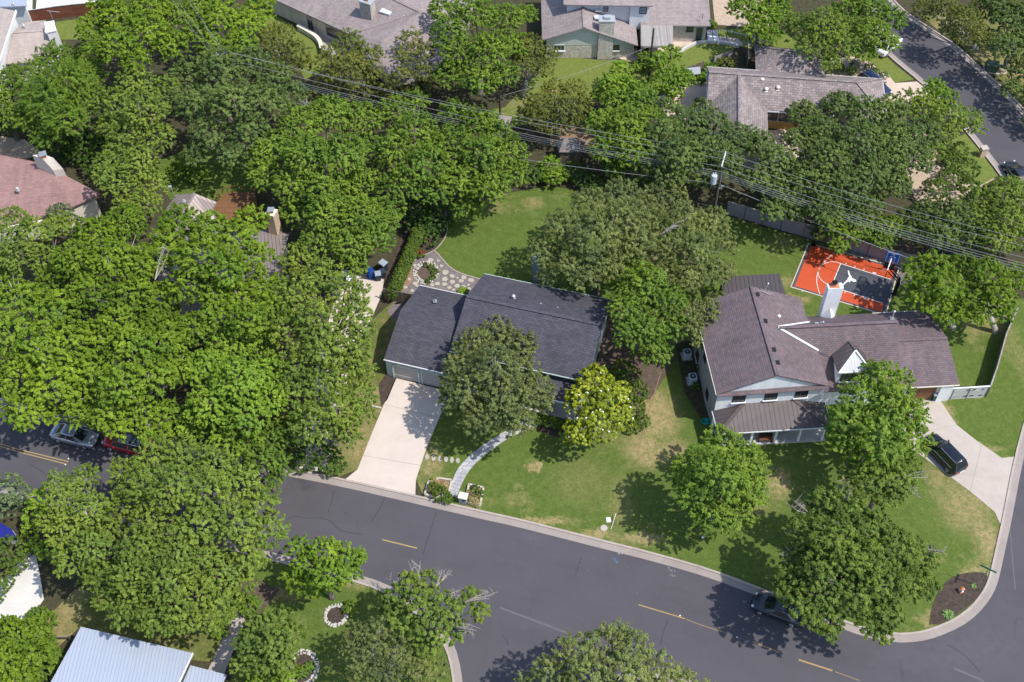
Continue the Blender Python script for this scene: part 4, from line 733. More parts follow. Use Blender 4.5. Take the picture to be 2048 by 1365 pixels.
m = MB().box((*cc, ph + .2), (.55, .6, .4), .4); part('flue', m, 'chimney_pot', chm); part('cap', MB().box((*cc, ph + .46), (.8, .8, .1), .4), 'metal_grey', chm)
m = MB(); fs = P(92, 360, 4.3); m.pts([P(92, 362, 3.95), P(129, 362, 3.75), P(97, 349, 4.5), P(112, 350, 4.5)], [(0, 1, 3, 2)]); part('saddle', m, 'flashing', chm); vent(s, 36, 381, 4.2, .3, .12, .2)

# ---- brown metal roofed house under the pecans
s = thing('brown_metal_house', 'house with brown metal roof and tan brick chimney under the bright pecan trees', 'house', P(440, 460), 0)
roofslab(s, [[P(340, 405, 2.9), P(332.7, 416.6, 2.9), P(342, 442, 2.9), P(354, 446, 3.2), P(389, 387, 4.4), P(352.5, 390, 3.6)], [P(389, 387, 4.4), P(354, 446, 3.2), P(371, 450, 3.0), P(416, 434, 2.9), P(434, 405, 2.9)]], 'roof_brown_metal', .12, cap=('roof_brown_metal', [(P(389, 387, 4.4), P(354, 446, 3.25))]))
roofslab(s, [[P(300, 470, 2.6), P(371, 447, 3.0), P(415, 439, 3.0), P(470, 452, 3.1), P(505, 456, 3.2), P(578, 468, 3.2), P(556, 545, 4.3), P(420, 560, 4.3), P(320, 540, 3.9)], [P(320, 540, 3.9), P(420, 560, 4.3), P(556, 545, 4.3), P(530, 640, 2.9), P(420, 660, 2.9), P(310, 620, 2.7)]], 'roof_brown_metal', .12, name='low_roof')
part('wall', MB().prism(px([(350, 470), (345, 410), (390, 395), (425, 412), (430, 455), (570, 480), (528, 625), (420, 650), (320, 610), (310, 480)], 2.8), 0, 2.6), 'stone_pale', s)
cb = P(555, 471, 3.3)[:2]; f0_ = P(539, 466.5, 3.3)[:2]; zt1 = upto(cb, np.array([548, 434])); ux = unit(f0_, cb); uy = np.array([-ux[1], ux[0]]); shaft(s, [cb - ux * 1.0, cb, cb + uy * 1.0, cb - ux * 1.0 + uy * 1.0], 2.4, zt1, 'brick_tan', crown=1.06, crown_mat='trim_cream', label='slender tan brick chimney', capmat='metal_grey', potsize=.5)
vent(s, 368, 403, 3.9, .2, .05, .09); c = P(351, 393, 3.6); m = MB().tube([c, (c[0] - .3, c[1], 5.0)], .03, 6); m.box((c[0] - .3, c[1], 5.0), (.35, .3, .25)); part('antenna', m, 'metal_pale', s)
q_ = [P(473, 442, 1.2), P(416, 434, 1.2), P(434, 405, 1.2), P(446, 388, 1.2), P(466, 382.7, 1.2), P(511, 386, 1.2), P(516, 424, 1.2)]
s = thing('rusty_deck', 'rusty orange brown deck beside the brown metal roofed house', 'deck', P(465, 430), 0); m = MB().slab(q_, .12); part('deck_floor', m, 'deck_boards', s); m = MB()
for a1, b1 in zip(q_[1:6], q_[2:7]):
    m.bar((a1[0], a1[1], 2.0), (b1[0], b1[1], 2.0), .07, .07)
    for t_ in (0, .5): p = lerp(a1, b1, t_); m.box((p[0], p[1], 1.6), (.08, .08, .8))
part('railing', m, 'deck_boards', s)
for p in q_: part('post', MB().box((p[0] * .98 + q_[0][0] * .02, p[1] * .98 + q_[0][1] * .02, .54), (.15, .15, 1.08)), 'deck_boards', s)

# ---- white metal roof at the bottom left, with its annex
s = thing('white_metal_house', 'long low house with bright white metal roof at the bottom left', 'house', P(220, 1345), 0)
r1_, r2_, r3_, r4_ = P(162, 1254, 4.3), P(385, 1306.6, 4.3), P(330, 1376, 3.2), P(40, 1500, 2.8)
x1, x2 = P(162, 1254, 3.4), P(385, 1306.6, 3.4); dR = unit(x1, x2); dN = np.array([dR[1], -dR[0]]); lenf = 11
roofslab(s, [[x1, x2, (*(x2[:2] + dN * lenf - dR * .2), 3.9), (*(x1[:2] + dN * lenf - dR * .2), 3.9)]], 'roof_white_metal', .14)
part('wall', MB().prism([x1[:2] + dN * .6 + dR * .5, x2[:2] + dN * .9 - dR * .5, x2[:2] + dN * (lenf - .5) - dR * .5, x1[:2] + dN * (lenf - .5) + dR * .5], 0, 3.3), 'trim_white', s)
m = MB(); m.bar((x2[0] + .03, x2[1], 3.36), (x2[0] + dN[0] * lenf - dR[0] * .2 + .03, x2[1] + dN[1] * lenf - dR[1] * .2, 3.86), .06, .26); part('fascia', m, 'trim_white', s)
x3 = P(381, 1331, 2.7)[:2]; x4 = P(453, 1350, 2.7)[:2]; roofslab(s, [[W(x3, 2.7), W(x4, 2.7), W(x4 + dN * 5, 2.9), W(x3 + dN * 5, 2.9)]], 'roof_white_metal', .1, name='annex_roof'); part('annex_wall', MB().prism([x3 + dN * .3, x4 + dN * .3 - dR * .3, x4 + dN * 4.7 - dR * .3, x3 + dN * 4.7], 0, 2.6), 'trim_white', s)

# ---- top left corner houses
s = thing('gabled_house', 'pale warm grey roofed house with white trim and white chimney at the top left corner', 'house', P(40, 80), 0)
roofslab(s, [[P(-80, 6, 5.6), P(0, 16, 5.6), P(32, 22.5, 5.6), P(-6, 140, 5.6), P(-40, 250, 5.6), P(-120, 240, 5.6)]], 'roof_warm', .2); m = MB(); m.bar(P(32.6, 22.5, 5.5), P(-6, 142, 5.5), .12, .34); part('fascia', m, 'trim_white', s)
part('wall', MB().prism(px([(-60, 20), (28, 30), (-14, 150), (-60, 200)], 5.2), 0, 5.3), 'trim_white', s)
roofslab(s, [[P(26, 66, 4.7), P(44, 45.6, 3.9), P(92, 41.5, 3.9), P(88, 62, 4.7)], [P(26, 66, 4.7), P(88, 62, 4.7), P(118, 100, 3.9), P(60, 125, 3.5), P(12, 128, 3.7)]], 'roof_warm', .15, name='low_roof', cap=('roof_warm', [(P(26, 66, 4.7), P(86, 62, 4.7))])); part('low_wall', MB().prism(px([(30, 66), (46, 50), (90, 46), (112, 98), (60, 120), (20, 122)], 3.6), 0, 3.4), 'trim_white', s)
cq = px([(90, 47), (108, 44), (112, 62), (94, 66)], 5.6); shaft(s, cq, 2, 5.6, 'trim_white', pot=False, crown=1.1, crown_mat='trim_white', label='white chimney'); c = P(105, 38, 4); m = MB().tube([(c[0], c[1], 4), (c[0], c[1], 5.2)], .03, 6); m.tube([(c[0] - .3, c[1], 5.2), (c[0] + 1.2, c[1], 5.0)], .03, 6); part('antenna', m, 'metal_pale', s); vent(s, 48, 54, 4.5, .25, .12, .2)
s = thing('flat_roof_building', 'flat white roofed building cut by the top left corner', 'building', P(10, 0), 0); roofslab(s, [[P(-80, -40, 3.4), P(54, -50, 3.4), P(52, 12, 3.4), P(-80, 17, 3.4)]], 'roof_white_metal', .2); part('wall', MB().prism(px([(-80, -40), (50, -45), (49, 10), (-80, 14)], 3.2), 0, 3.2), 'trim_white', s); vent(s, 27, 9, 3.45, .15, .12, .18)
# ---- sheds
s = thing('garden_shed', 'small dark shingled shed under the wires beside the yellow bush', 'shed', P(1140, 300), 0)
e4 = [P(1118, 306, 2.0)[:2], P(1158, 306, 2.0)[:2], P(1171, 285, 2.0)[:2], P(1112, 284, 2.0)[:2]]; ce = sum(e4) / 4; z_ = 3.3; A1 = (*(ce + np.array([-.7, .2])), z_); A2 = (*(ce + np.array([.7, .2])), z_)
roofslab(s, [[W(e4[0], 2.1), W(e4[1], 2.1), A2, A1], [W(e4[1], 2.1), W(e4[2], 2.1), A2], [W(e4[2], 2.1), W(e4[3], 2.1), A1, A2], [W(e4[3], 2.1), W(e4[0], 2.1), A1]], 'roof_shake', .1); part('wall', MB().prism([ce + (p - ce) * .85 for p in e4], 0, 2.0), 'fence_grey_wood', s)
s = thing('little_outbuilding', 'tiny grey roofed outbuilding at the foot of the dark utility pole', 'shed', P(1003, 255), 0); e4 = px([(986, 247), (1018, 249), (1024, 238), (992, 233)], 2.2); roofslab(s, [[W(e4[0], 2.1), W(e4[1], 2.1), W(e4[2], 2.5), W(e4[3], 2.5)]], 'roof_taupe', .1); part('wall', MB().prism([sum(e4) / 4 + (p - sum(e4) / 4) * .85 for p in e4], 0, 2.05), 'fence_weathered', s)
# ================================================================= vehicles
paint('paint_silver', (.36, .38, .43), .3, .6); paint('paint_black', (.008, .01, .016), .22, .1); paint('paint_charcoal', (.03, .035, .05), .25, .3); paint('paint_red', (.36, .008, .02), .3, .2); paint('paint_white', (.74, .76, .8), .3, .1); paint('paint_navy', (.02, .03, .09), .25, .3)
flat('rubber', (.018, .018, .018), .9); flat('rim_metal', (.45, .46, .48), .35, metal=.7); flat('chrome', (.75, .76, .78), .18, metal=.9); glass('car_glass', (.012, .016, .02), .05); flat('lamp_red', (.42, .01, .012), .25, coat=1); flat('lamp_clear', (.75, .76, .78), .2, coat=1); flat('plate_white', (.75, .75, .75), .5)
def car(label, cat, kind, body, xy, head, group=None, roofmat=None, rack=None, name='parked_car'):
    t = thing(name, label, cat, (xy[0], xy[1], .015), head, group); suv = kind == 'suv'
    if suv: st = [(-2.36, .5, .86, .72), (-2.3, .32, 1.02, .86), (-2.0, .24, 1.1, .93), (-1.2, .22, 1.08, .95), (0, .22, 1.05, .95), (.9, .22, 1.04, .95), (1.35, .24, 1.03, .94), (2.0, .26, .95, .9), (2.28, .34, .8, .82), (2.38, .45, .66, .66)]; cab = dict(b0=-2.22, b1=1.25, r0=-1.85, r1=.35, z=1.68, zb=1.04, wb=.86, wr=.64)
    else: st = [(-2.36, .42, .8, .66), (-2.28, .28, .95, .82), (-1.9, .22, 1.0, .89), (-1.2, .2, .97, .91), (0, .2, .94, .91), (.9, .2, .93, .91), (1.4, .22, .9, .9), (2.0, .24, .8, .86), (2.28, .3, .68, .76), (2.38, .38, .56, .6)]; cab = dict(b0=-1.85, b1=1.2, r0=-1.05, r1=.35, z=1.43, zb=.93, wb=.82, wr=.6)
    prof = [(-.82, 0), (-.98, .12), (-1, .5), (-.97, .82), (-.88, .97), (-.55, 1.02), (0, 1.04), (.55, 1.02), (.88, .97), (.97, .82), (1, .5), (.98, .12), (.82, 0)]
    v = []; f = []; n = len(prof)
    for (x, z0, z1, wd) in st:
        for (py, pz) in prof: v.append((x - (.10 * py * py if x > 2 else (-.08 * py * py if x < -2 else 0)), py * wd, z0 + (z1 - z0) * pz))
    for i in range(len(st) - 1):
        for j in range(n): f.append((i * n + j, i * n + (j + 1) % n, (i + 1) * n + (j + 1) % n, (i + 1) * n + j))
    f.append(tuple(reversed(range(n)))); f.append(tuple(range((len(st) - 1) * n, len(st) * n)))
    b = part('body', MB().pts(v, f), body, t, local=True, smooth=True)
    c = cab; zb = c['zb']
    base = [(c['b0'], -c['wb'] * .88), (c['b0'] + .5, -c['wb']), (c['b1'] - .55, -c['wb']), (c['b1'], -c['wb'] * .8), (c['b1'] + .12, 0), (c['b1'], c['wb'] * .8), (c['b1'] - .55, c['wb']), (c['b0'] + .5, c['wb']), (c['b0'], c['wb'] * .88)]
    top = [(c['r0'], -c['wr'] * .92), (c['r0'] + .3, -c['wr']), (c['r1'] - .25, -c['wr']), (c['r1'], -c['wr'] * .93), (c['r1'] + .07, 0), (c['r1'], c['wr'] * .93), (c['r1'] - .25, c['wr']), (c['r0'] + .3, c['wr']), (c['r0'], c['wr'] * .92)]
    k = len(base); vv = [(*p, zb) for p in base] + [(*p, c['z'] - .03) for p in top]; m = MB().pts(vv, [(i, (i + 1) % k, k + (i + 1) % k, k + i) for i in range(k)]); part('windows', m, 'car_glass', t, local=True)
    m = MB(); q = [(x, y) for x, y in top]; r2 = [(x * .94 - .02, y * .8) for x, y in top]; m.pts([(*p, c['z'] - .045) for p in q] + [(*p, c['z'] - .01) for p in q] + [(*p, c['z'] + .035) for p in r2], [(i, (i + 1) % k, k + (i + 1) % k, k + i) for i in range(k)] + [(k + i, k + (i + 1) % k, 2 * k + (i + 1) % k, 2 * k + i) for i in range(k)] + [tuple(range(2 * k, 3 * k))])
    part('roof', m, roofmat or body, t, local=True, smooth=True)
    m = MB()
    for i in (0, 3, 5, 8): m.bar((*base[i], zb), (*top[i], c['z'] - .03), .09, .05)
    for sgn in (-1, 1): m.bar(((c['b0'] + c['b1']) / 2 - .1, sgn * c['wb'] * 1.0, zb), ((c['r0'] + c['r1']) / 2, sgn * c['wr'] * 1.0, c['z'] - .03), .08, .05)
    part('pillar', m, body, t, local=True)
    if kind == 'suv' or rack is None:
        m = MB()
        for sgn in (-1, 1):
            m.tube([(c['b0'] + .55, sgn * (c['wb'] + .015), zb + .01), (c['b1'] - .55, sgn * (c['wb'] + .015), zb + .01)], .018, 5)
            if suv: m.tube([(c['r0'] + .15, sgn * c['wr'] * .9, c['z'] + .04), (c['r1'] - .1, sgn * c['wr'] * .9, c['z'] + .05)], .028, 6)
        part('window_trim', m, 'chrome', t, local=True)
    if rack:
        m = MB()
        for x in (c['r0'] + .5, c['r0'] + .95, c['r1'] - .4): m.bar((x, -c['wr'], c['z'] + .12), (x, c['wr'], c['z'] + .12), .06, .04)
        for sgn in (-1, 1): m.bar((c['r0'] + .2, sgn * c['wr'] * .9, c['z'] + .08), (c['r1'] - .15, sgn * c['wr'] * .9, c['z'] + .08), .05, .06)
        part('roof_rack', m, 'black_metal', t, local=True)
    R = .36 if suv else .33
    for x in (-1.42, 1.42):
        for sgn in (-1, 1):
            wd = .93 if suv else .9; wh = part('wheel', MB().tube([(x, sgn * (wd - .22), R), (x, sgn * (wd + .0), R)], [R, R], 20), 'rubber', t, local=True)
            m = MB().tube([(x, sgn * (wd - .02), R), (x, sgn * (wd + .012), R)], [R * .68, R * .6], 14)
            for a in range(5): ang = a * 1.2566; m.bar((x, sgn * (wd + .02), R), (x + math.cos(ang) * R * .62, sgn * (wd + .02), R + math.sin(ang) * R * .62), .06, .03)
            part('rim', m, 'rim_metal', wh, local=True)
            m = MB().tube([(x, sgn * (wd - .24), R + .02), (x, sgn * (wd - .02), R + .02)], [R * 1.16, R * 1.16], 20); part('wheel_arch', m, 'dark_void', t, local=True)
    for sgn in (-1, 1):
        z1 = .72 if suv else .6; part('headlight', MB().blob((2.17, sgn * .63, z1 + .08), .15, (1, 1, .6), .0, n=8, m=4), 'lamp_clear', t, local=True, smooth=True)
        part('tail_light', MB().blob((-2.24, sgn * .7, z1 + .2), .16, (.5, 1.1, .6), .0, n=8, m=4), 'lamp_red', t, local=True, smooth=True)
        part('mirror', MB().blob((.72, sgn * (c['wb'] + .2), zb + .08), .13, (.6, 1, .7), 0, n=8, m=4), body, t, local=True, smooth=True)
    part('licence_plate', MB().box((-2.37, 0, .66), (.03, .5, .15)), 'plate_white', t, local=True); part('bumper_grille', MB().box((2.355, 0, .45), (.05, 1.0, .14)), 'black_metal', t, local=True)
    return t
def hd_(a, b): u = unit(P(*a), P(*b)); return math.atan2(u[1], u[0])
cen = lambda u, v: P(u, v, .6)[:2]
car('silver sedan parked at the shaded north kerb, nose to the right', 'car', 'sedan', 'paint_silver', P(150, 873, .5)[:2], hd_((60, 851), (230, 893)))
car('red car with a silver roof and black roof rack, half under leaves', 'car', 'suv', 'paint_red', P(252, 884, .9)[:2], hd_((330, 905), (230, 880)), roofmat='paint_silver', rack=True)
car('dark charcoal car parked at the kerb under the corner oak', 'car', 'sedan', 'paint_charcoal', P(1557, 1220, .5)[:2], hd_((1620, 1243), (1500, 1197)))
car('black sport utility vehicle parked on the curved concrete driveway', 'car', 'suv', 'paint_black', P(1890, 905, .9)[:2], hd_((1916, 931), (1872, 886)))
car('white car parked under trees on the far side street', 'car', 'sedan', 'paint_white', P(1776, 92, .5)[:2], hd_((1748, 108), (1794, 92)) + .35)
car('navy car parked behind the shake roofed house', 'car', 'suv', 'paint_navy', P(1750, 168, .9)[:2], hd_((1735, 155), (1765, 178)))
car('dark car cut off by the right edge on the side street', 'car', 'sedan', 'paint_charcoal', P(2035, 352, .5)[:2], hd_((2030, 352), (2008, 320)))

# ================================================================= utility line
flat('pole_wood', (.07, .055, .045), .9, var=.3, scale=8); flat('pole_pale', (.62, .62, .62), .6); flat('wire_grey', (.27, .28, .28), .5); flat('transformer_grey', (.5, .56, .62), .5); flat('insulator', (.6, .6, .6), .3)
def upole(label, base, top, r=.15, arm=True):
    b = P(*base); zt = upto(b[:2], np.array(top)); t = thing('utility_pole', label, 'utility pole', b, 0, 'utility poles in the back gardens'); part('pole', MB().tube([(b[0], b[1], 0), (b[0], b[1], zt)], [r, r * .7], 10), 'pole_wood', t); return t, b, zt
tB, bB, zB = upole('dark utility pole carrying a grey transformer above the long fence', (1424, 440), (1438, 333)); eB = P(1451, 305.5, zB + .45)
m = MB().tube([(bB[0], bB[1], zB - .2), tuple(eB)], .07, 8); part('arm', m, 'pole_pale', tB)
m = MB().cyl((bB[0] - .62, bB[1] - .1, zB - 2.3), .33, 1.15, 16); m.dome((bB[0] - .62, bB[1] - .1, zB - 1.15), .33, 16, 3, .3); tr = part('transformer', m, 'transformer_grey', tB); part('bracket', MB().bar((bB[0], bB[1], zB - 1.7), (bB[0] - .35, bB[1] - .1, zB - 1.7), .1, .3), 'metal_grey', tB)
part('bushing', MB().cyl((bB[0] - .5, bB[1], zB - 1.1), .05, .3, 6).cyl((bB[0] - .75, bB[1], zB - 1.1), .05, .25, 6), 'insulator', tB)
m = MB()
for p in (eB, (bB[0], bB[1], zB), lerp((bB[0], bB[1], zB), eB, .55)): m.cyl((p[0], p[1], p[2] - .05), .06, .22, 8)
part('insulator', m, 'insulator', tB); m = MB().box((bB[0] + .25, bB[1], 4.9), (.5, .15, .18)); m.box((bB[0] + .5, bB[1], 5.2), (.4, .15, .12)); m.bar((bB[0], bB[1], 7.0), (bB[0] - .9, bB[1] - .3, 5.2), .04, .04); m.tube([(bB[0] + .16, bB[1], .1), (bB[0] + .16, bB[1], 7)], .04, 6); part('cable_gear', m, 'metal_grey', tB)
bA = P(437, 103, 9.2)[:2]; tA = thing('utility_pole', 'utility pole with white crossarm rising out of the trees at upper left', 'utility pole', (*bA, 0), 0, 'utility poles in the back gardens'); part('pole', MB().tube([(*bA, 0), (*bA, 9.1)], [.16, .12], 10), 'pole_wood', tA)
m = MB().bar((bA[0] - .8, bA[1] - .5, 8.9), (bA[0] + .9, bA[1] + .1, 8.9), .12, .12); m.bar((bA[0] - .4, bA[1] - .3, 8.9), (bA[0], bA[1] + .5, 9.0), .1, .1); part('arm', m, 'pole_pale', tA)
m = MB()
for o in ((-.75, -.48), (-.3, -.3), (.85, .08), (0, .5)): m.cyl((bA[0] + o[0], bA[1] + o[1], 8.95), .06, .2, 8)
part('insulator', m, 'insulator', tA)
tD, bD, zD = upole('tall dark utility pole standing in front of the pergola', (1295.8, 168), (1306.4, 57), .16); part('insulator', MB().cyl((bD[0], bD[1], zD), .06, .25, 8), 'insulator', tD)
tE, bE, zE_ = upole('dark service pole beside the tiny outbuilding', (1000.5, 248), (1000.5, 189), .15)
def wire(label, a, b, sag, r=.019, name='power_wire', n=18):
    a = np.array(a, float); b = np.array(b, float); ps = [lerp(a, b, i / n) - np.array([0, 0, 4 * sag * (i / n) * (1 - i / n)]) for i in range(n + 1)]
    return single(name, MB().tube(ps, r, 5), 'wire_grey', label, 'power line', loc=((a[0] + b[0]) / 2, (a[1] + b[1]) / 2, 0), group='overhead wires')
UB = [eB, lerp((bB[0], bB[1], zB), eB, .55), np.array((bB[0], bB[1], zB))]
UA = [(bA[0] + .85, bA[1] + .08, 9.1), (bA[0], bA[1] + .5, 9.15), (bA[0] - .75, bA[1] - .48, 9.1)]
lbl = ['farthest', 'middle', 'nearest']
for i in range(3): wire(f'{lbl[i]} of the three high wires left of the transformer pole', UA[i], UB[i], .9)
for i, v in enumerate((492, 506, 530)): wire(f'{lbl[i]} of the three high wires right of the transformer pole', UB[i], P(2110, v, 9.2 + .2 * i), .75)
for i in range(4):
    wire('one of four parallel lower cables left of the transformer pole', (bA[0] + .2, bA[1] - .1, 7.6 - .28 * i), (bB[0], bB[1] - .15, 7.5 - .28 * i), .8, .022)
    wire('one of four parallel lower cables right of the transformer pole', (bB[0], bB[1] - .15, 7.5 - .28 * i), P(2110, 543 + 5.5 * i, 7.3 - .1 * i), .6, .022)
wire('thick low cable running from the transformer pole over the sports court', (bB[0] + .1, bB[1] - .15, 5.7), P(1905, 547, 5.7), .35, .03)
wire('low cable hanging left of the transformer pole towards the shed', P(900, 295, 5.5), (bB[0] - .1, bB[1] - .15, 5.8), .4, .022)
for i, (u, o) in enumerate(((345, (-.75, -.48)), (356, (-.3, -.3)), (374, (.85, .08)), (388, (0, .5)))): wire(('first', 'second', 'third', 'fourth')[i] + ' wire from the left climbing from the crossarm to the top edge', (bA[0] + o[0], bA[1] + o[1], 9.12), P(u - 20, -30, 9.1), .4)
wire('thin service wire from the service pole to the right', (bE[0], bE[1], zE_ - .3), (bD[0], bD[1], zD - 2.5), .4, .02); wire('thin drop wire from the service pole down to the high wires', (bE[0], bE[1], zE_ - .3), P(1062, 215, 5), .3, .02)

# ================================================================= basketball gear
flat('board_blue', (.02, .16, .55), .4, var=.05); glass('clear_board', (.3, .34, .38), .08); flat('rim_orange', (.6, .12, .03), .5)
MAT['clear_board'].node_tree.nodes['Principled BSDF'].inputs['Alpha'].default_value = .22
b = P(1787.5, 590); t = thing('basketball_hoop', 'tall black basketball hoop with clear backboard at the court baseline', 'basketball hoop', b)
zt = upto(b[:2], np.array([1798, 560])) + .3; b0 = P(1775.5, 539.6, 3.9); b1 = P(1782.4, 520, 3.9); u_ = unit(b0, b1); nn = np.array([-u_[1], u_[0]]); cb = (b0 + b1)[:2] / 2
if np.dot(nn, b[:2] - cb) > 0: nn = -nn
part('pole', MB().box((b[0], b[1], zt / 2), (.17, .17, zt), .3).box((b[0], b[1], .05), (.5, .5, .1), .3), 'black_metal', t)
m = MB()
for o in (-.35, .35):
    for z_, zz2 in ((zt - .1, 3.6), (zt - .6, 3.1)): m.bar((b[0] + u_[0] * o * .3, b[1] + u_[1] * o * .3, z_), (*(cb + u_ * o * .8 - nn * .1), zz2), .07, .09)
part('arm', m, 'black_metal', t); part('pad', MB().box((b[0] + .02, b[1], 1.1), (.27, .27, 1.8), .3), 'black_metal', t)
W = lambda p, z: (p[0], p[1], z); e0_, e1_ = cb - u_ * .9, cb + u_ * .9
bb = part('backboard', MB().prism([e0_, e1_, e1_ + nn * .03, e0_ + nn * .03], 2.85, 3.9), 'clear_board', t)
m = MB(); m.bar(W(e0_, 3.92), W(e1_, 3.92), .1, .07); part('board_rail', m, 'trim_white', bb); m = MB(); m.bar(W(e0_, 2.84), W(e1_, 2.84), .08, .07); m.bar(W(e0_, 2.84), W(e0_, 3.9), .06, .06); m.bar(W(e1_, 2.84), W(e1_, 3.9), .06, .06); part('board_frame', m, 'black_metal', bb)
m = MB(); c = cb + nn * .38; m.tube([(c[0] + .23 * math.cos(a * .5236), c[1] + .23 * math.sin(a * .5236), 3.05) for a in range(13)], .018, 5); m.bar(W(cb, 3.05), W(cb + nn * .16, 3.05), .12, .03); part('rim', m, 'rim_orange', t)
m = MB()
for a in range(12): al = a * .5236; m.tube([(c[0] + .23 * math.cos(al), c[1] + .23 * math.sin(al), 3.04), (c[0] + .12 * math.cos(al + .3), c[1] + .12 * math.sin(al + .3), 2.6)], .008, 3)
part('net', m, 'trim_white', t)
t = thing('portable_hoop', 'portable hoop with bright blue backboard standing by the fence', 'basketball hoop', P(1788, 538)); q = [zc(1185, 580), zc(1340, 620), zc(1395, 500), zc(1235, 465)]
p0 = P(*q[0], 1.6); p1 = P(*q[1], 1.6); z1 = 1.6 + upto(p0[:2], np.array(q[3])) - 1.6; uu = unit(p0, p1); un = np.array([uu[1], -uu[0]]); z1 = upto(p0[:2], np.array(q[3]) + np.array([-3, 0])); z1 = min(max(z1, 2.7), 3.1)
part('backboard', MB().prism([p0[:2], p1[:2], p1[:2] - un * .06, p0[:2] - un * .06], 1.6, z1), 'board_blue', t); m = MB(); L = np.linalg.norm((p1 - p0)[:2])
def BB(s_, z): c = p0[:2] + uu * s_ + un * .012; return (c[0], c[1], z)
hh = z1 - 1.6
for a, b_ in (((.1, .08), (L - .1, .08)), ((.1, hh - .08), (L - .1, hh - .08)), ((.1, .08), (.1, hh - .08)), ((L - .1, .08), (L - .1, hh - .08)), ((L * .32, .15), (L * .32, hh * .6)), ((L * .68, .15), (L * .68, hh * .6)), ((L * .32, hh * .6), (L * .68, hh * .6))): m.bar(BB(a[0], 1.6 + a[1]), BB(b_[0], 1.6 + b_[1]), .02, .035)
m.bar(BB(L * .4, 1.6 + hh * .82), BB(L * .6, 1.6 + hh * .82), .02, .1); part('board_marking', m, 'trim_white', t); mc = (p0 + p1)[:2] / 2
m = MB(); m.tube([W(mc - un * .7, .1), W(mc - un * .1, 1.7)], .06, 8); m.box((*(mc - un * .8), .15), (1.0, .7, .3), math.atan2(uu[1], uu[0])); part('stand', m, 'black_metal', t); c = mc + un * .3; part('rim', MB().tube([(c[0] + .22 * math.cos(a * .5236), c[1] + .22 * math.sin(a * .5236), 1.85) for a in range(13)], .018, 5), 'rim_orange', t)
b = P(1626.5, 491); zt = upto(b[:2], np.array([1643.5, 424])); t = thing('court_light', 'slim black lamp post at the corner of the sports court', 'lamp post', b); part('pole', MB().tube([b, (b[0], b[1], zt)], [.09, .07], 8).box((b[0], b[1], .08), (.5, .5, .16)), 'black_metal', t); part('lamp_head', MB().box((b[0] + .35, b[1] - .05, zt + .03), (.8, .4, .12)), 'black_metal', t)

# ================================================================= fences and walls
def fence(name, label, pts, hgt, mat, cap=None, post=None, pitch=2.4, th=.05, cat='fence', z0=0, postw=.12, capmat=None):
    pl = px(pts) if len(pts[0]) == 2 and max(abs(pts[0][0]), abs(pts[0][1])) > 0 and not isinstance(pts[0], np.ndarray) else pts
    t = thing(name, label, cat, (*pl[0], 0)); m = MB(); pm = MB(); cm = MB()
    for a, b in zip(pl[:-1], pl[1:]):
        d = unit(a, b); nn = np.array([d[1], -d[0]]) * th / 2; m.prism([a - nn, b - nn, b + nn, a + nn], z0, hgt); L = np.linalg.norm(b - a); k = max(1, round(L / pitch))
        for i in range(k + 1):
            if post and (i or a is pl[0]): part('post', MB().box((*lerp(a, b, i / k), hgt / 2 + .02), (postw, postw, hgt + .04), math.atan2(d[1], d[0])), post, t)
        cm.bar((*a, hgt + .03), (*b, hgt + .03), .14, .05)
    part('panel', m, mat, t)
    if capmat: part('cap_rail', cm, capmat, t)
    return t
flat('fence_lavender', (.3, .27, .29), .85, var=.25, scale=2)
fence('long_fence', 'long grey plank fence behind the sports court', [(1452, 428), (1560, 460), (1697, 499), (1770, 523), (1860, 548)], 1.9, 'fence_lavender', post='fence_grey_wood', capmat='fence_weathered')
fence('side_fence', 'tall weathered side fence with pale cap at the corner lawn', [(2024, 640), (2002, 690), (1984, 755), (1970, 795)], 1.9, 'fence_grey_wood', post='fence_grey_wood', capmat='fence_weathered')
g0, g1 = px([(1893, 800), (1970, 795)]); t = fence('timber_gate', 'pale weathered double gate between garage and side fence', [np.array(g0), np.array(g1)], 1.85, 'gate_boards', post=None, capmat='trim_white', cat='gate'); d = unit(g0, g1); nn = np.array([d[1], -d[0]]); Lg = np.linalg.norm(g1 - g0)
m = MB()
for s_ in (.3, 1.9, Lg - .15): m.bar((*(g0 + d * s_ + nn * .05), .9), (*(g0 + d * (s_ + .02) + nn * .05), .9), .04, 1.6)
for s_ in (1.6, 2.2, 3.1): m.bar((*(g0 + d * s_ + nn * .05), .5), (*(g0 + d * (s_ + .35) + nn * .05), .5), .05, .07); m.bar((*(g0 + d * s_ + nn * .05), 1.5), (*(g0 + d * (s_ + .35) + nn * .05), 1.5), .05, .07)
part('hinge', m, 'black_metal', t)
fence('board_fence', 'brown vertical board fence in front of the flagstone patio', [(770, 600), (830, 612)], 1.8, 'fence_grey_wood', post='fence_grey_wood', pitch=3)
t = thing('slat_fence', 'stepped dark brown horizontal slat fence at the top left', 'fence', P(44, 48)); tops = [(47, 46), (81, 42), (115, 37), (150, 33), (187, 30), (215, 27)]
for i, (a, b) in enumerate(zip(tops[:-1], tops[1:])): A_, B_ = px([a, b]); part('panel', MB().prism([A_, B_, B_ + np.array([0, .08]), A_ + np.array([0, .08])], 0, 1.75 + .02 * i), 'fence_brown', t); part('cap_rail', MB().bar((*A_, 1.8 + .02 * i), (*B_, 1.8 + .02 * i), .12, .05), 'metal_pale', t)
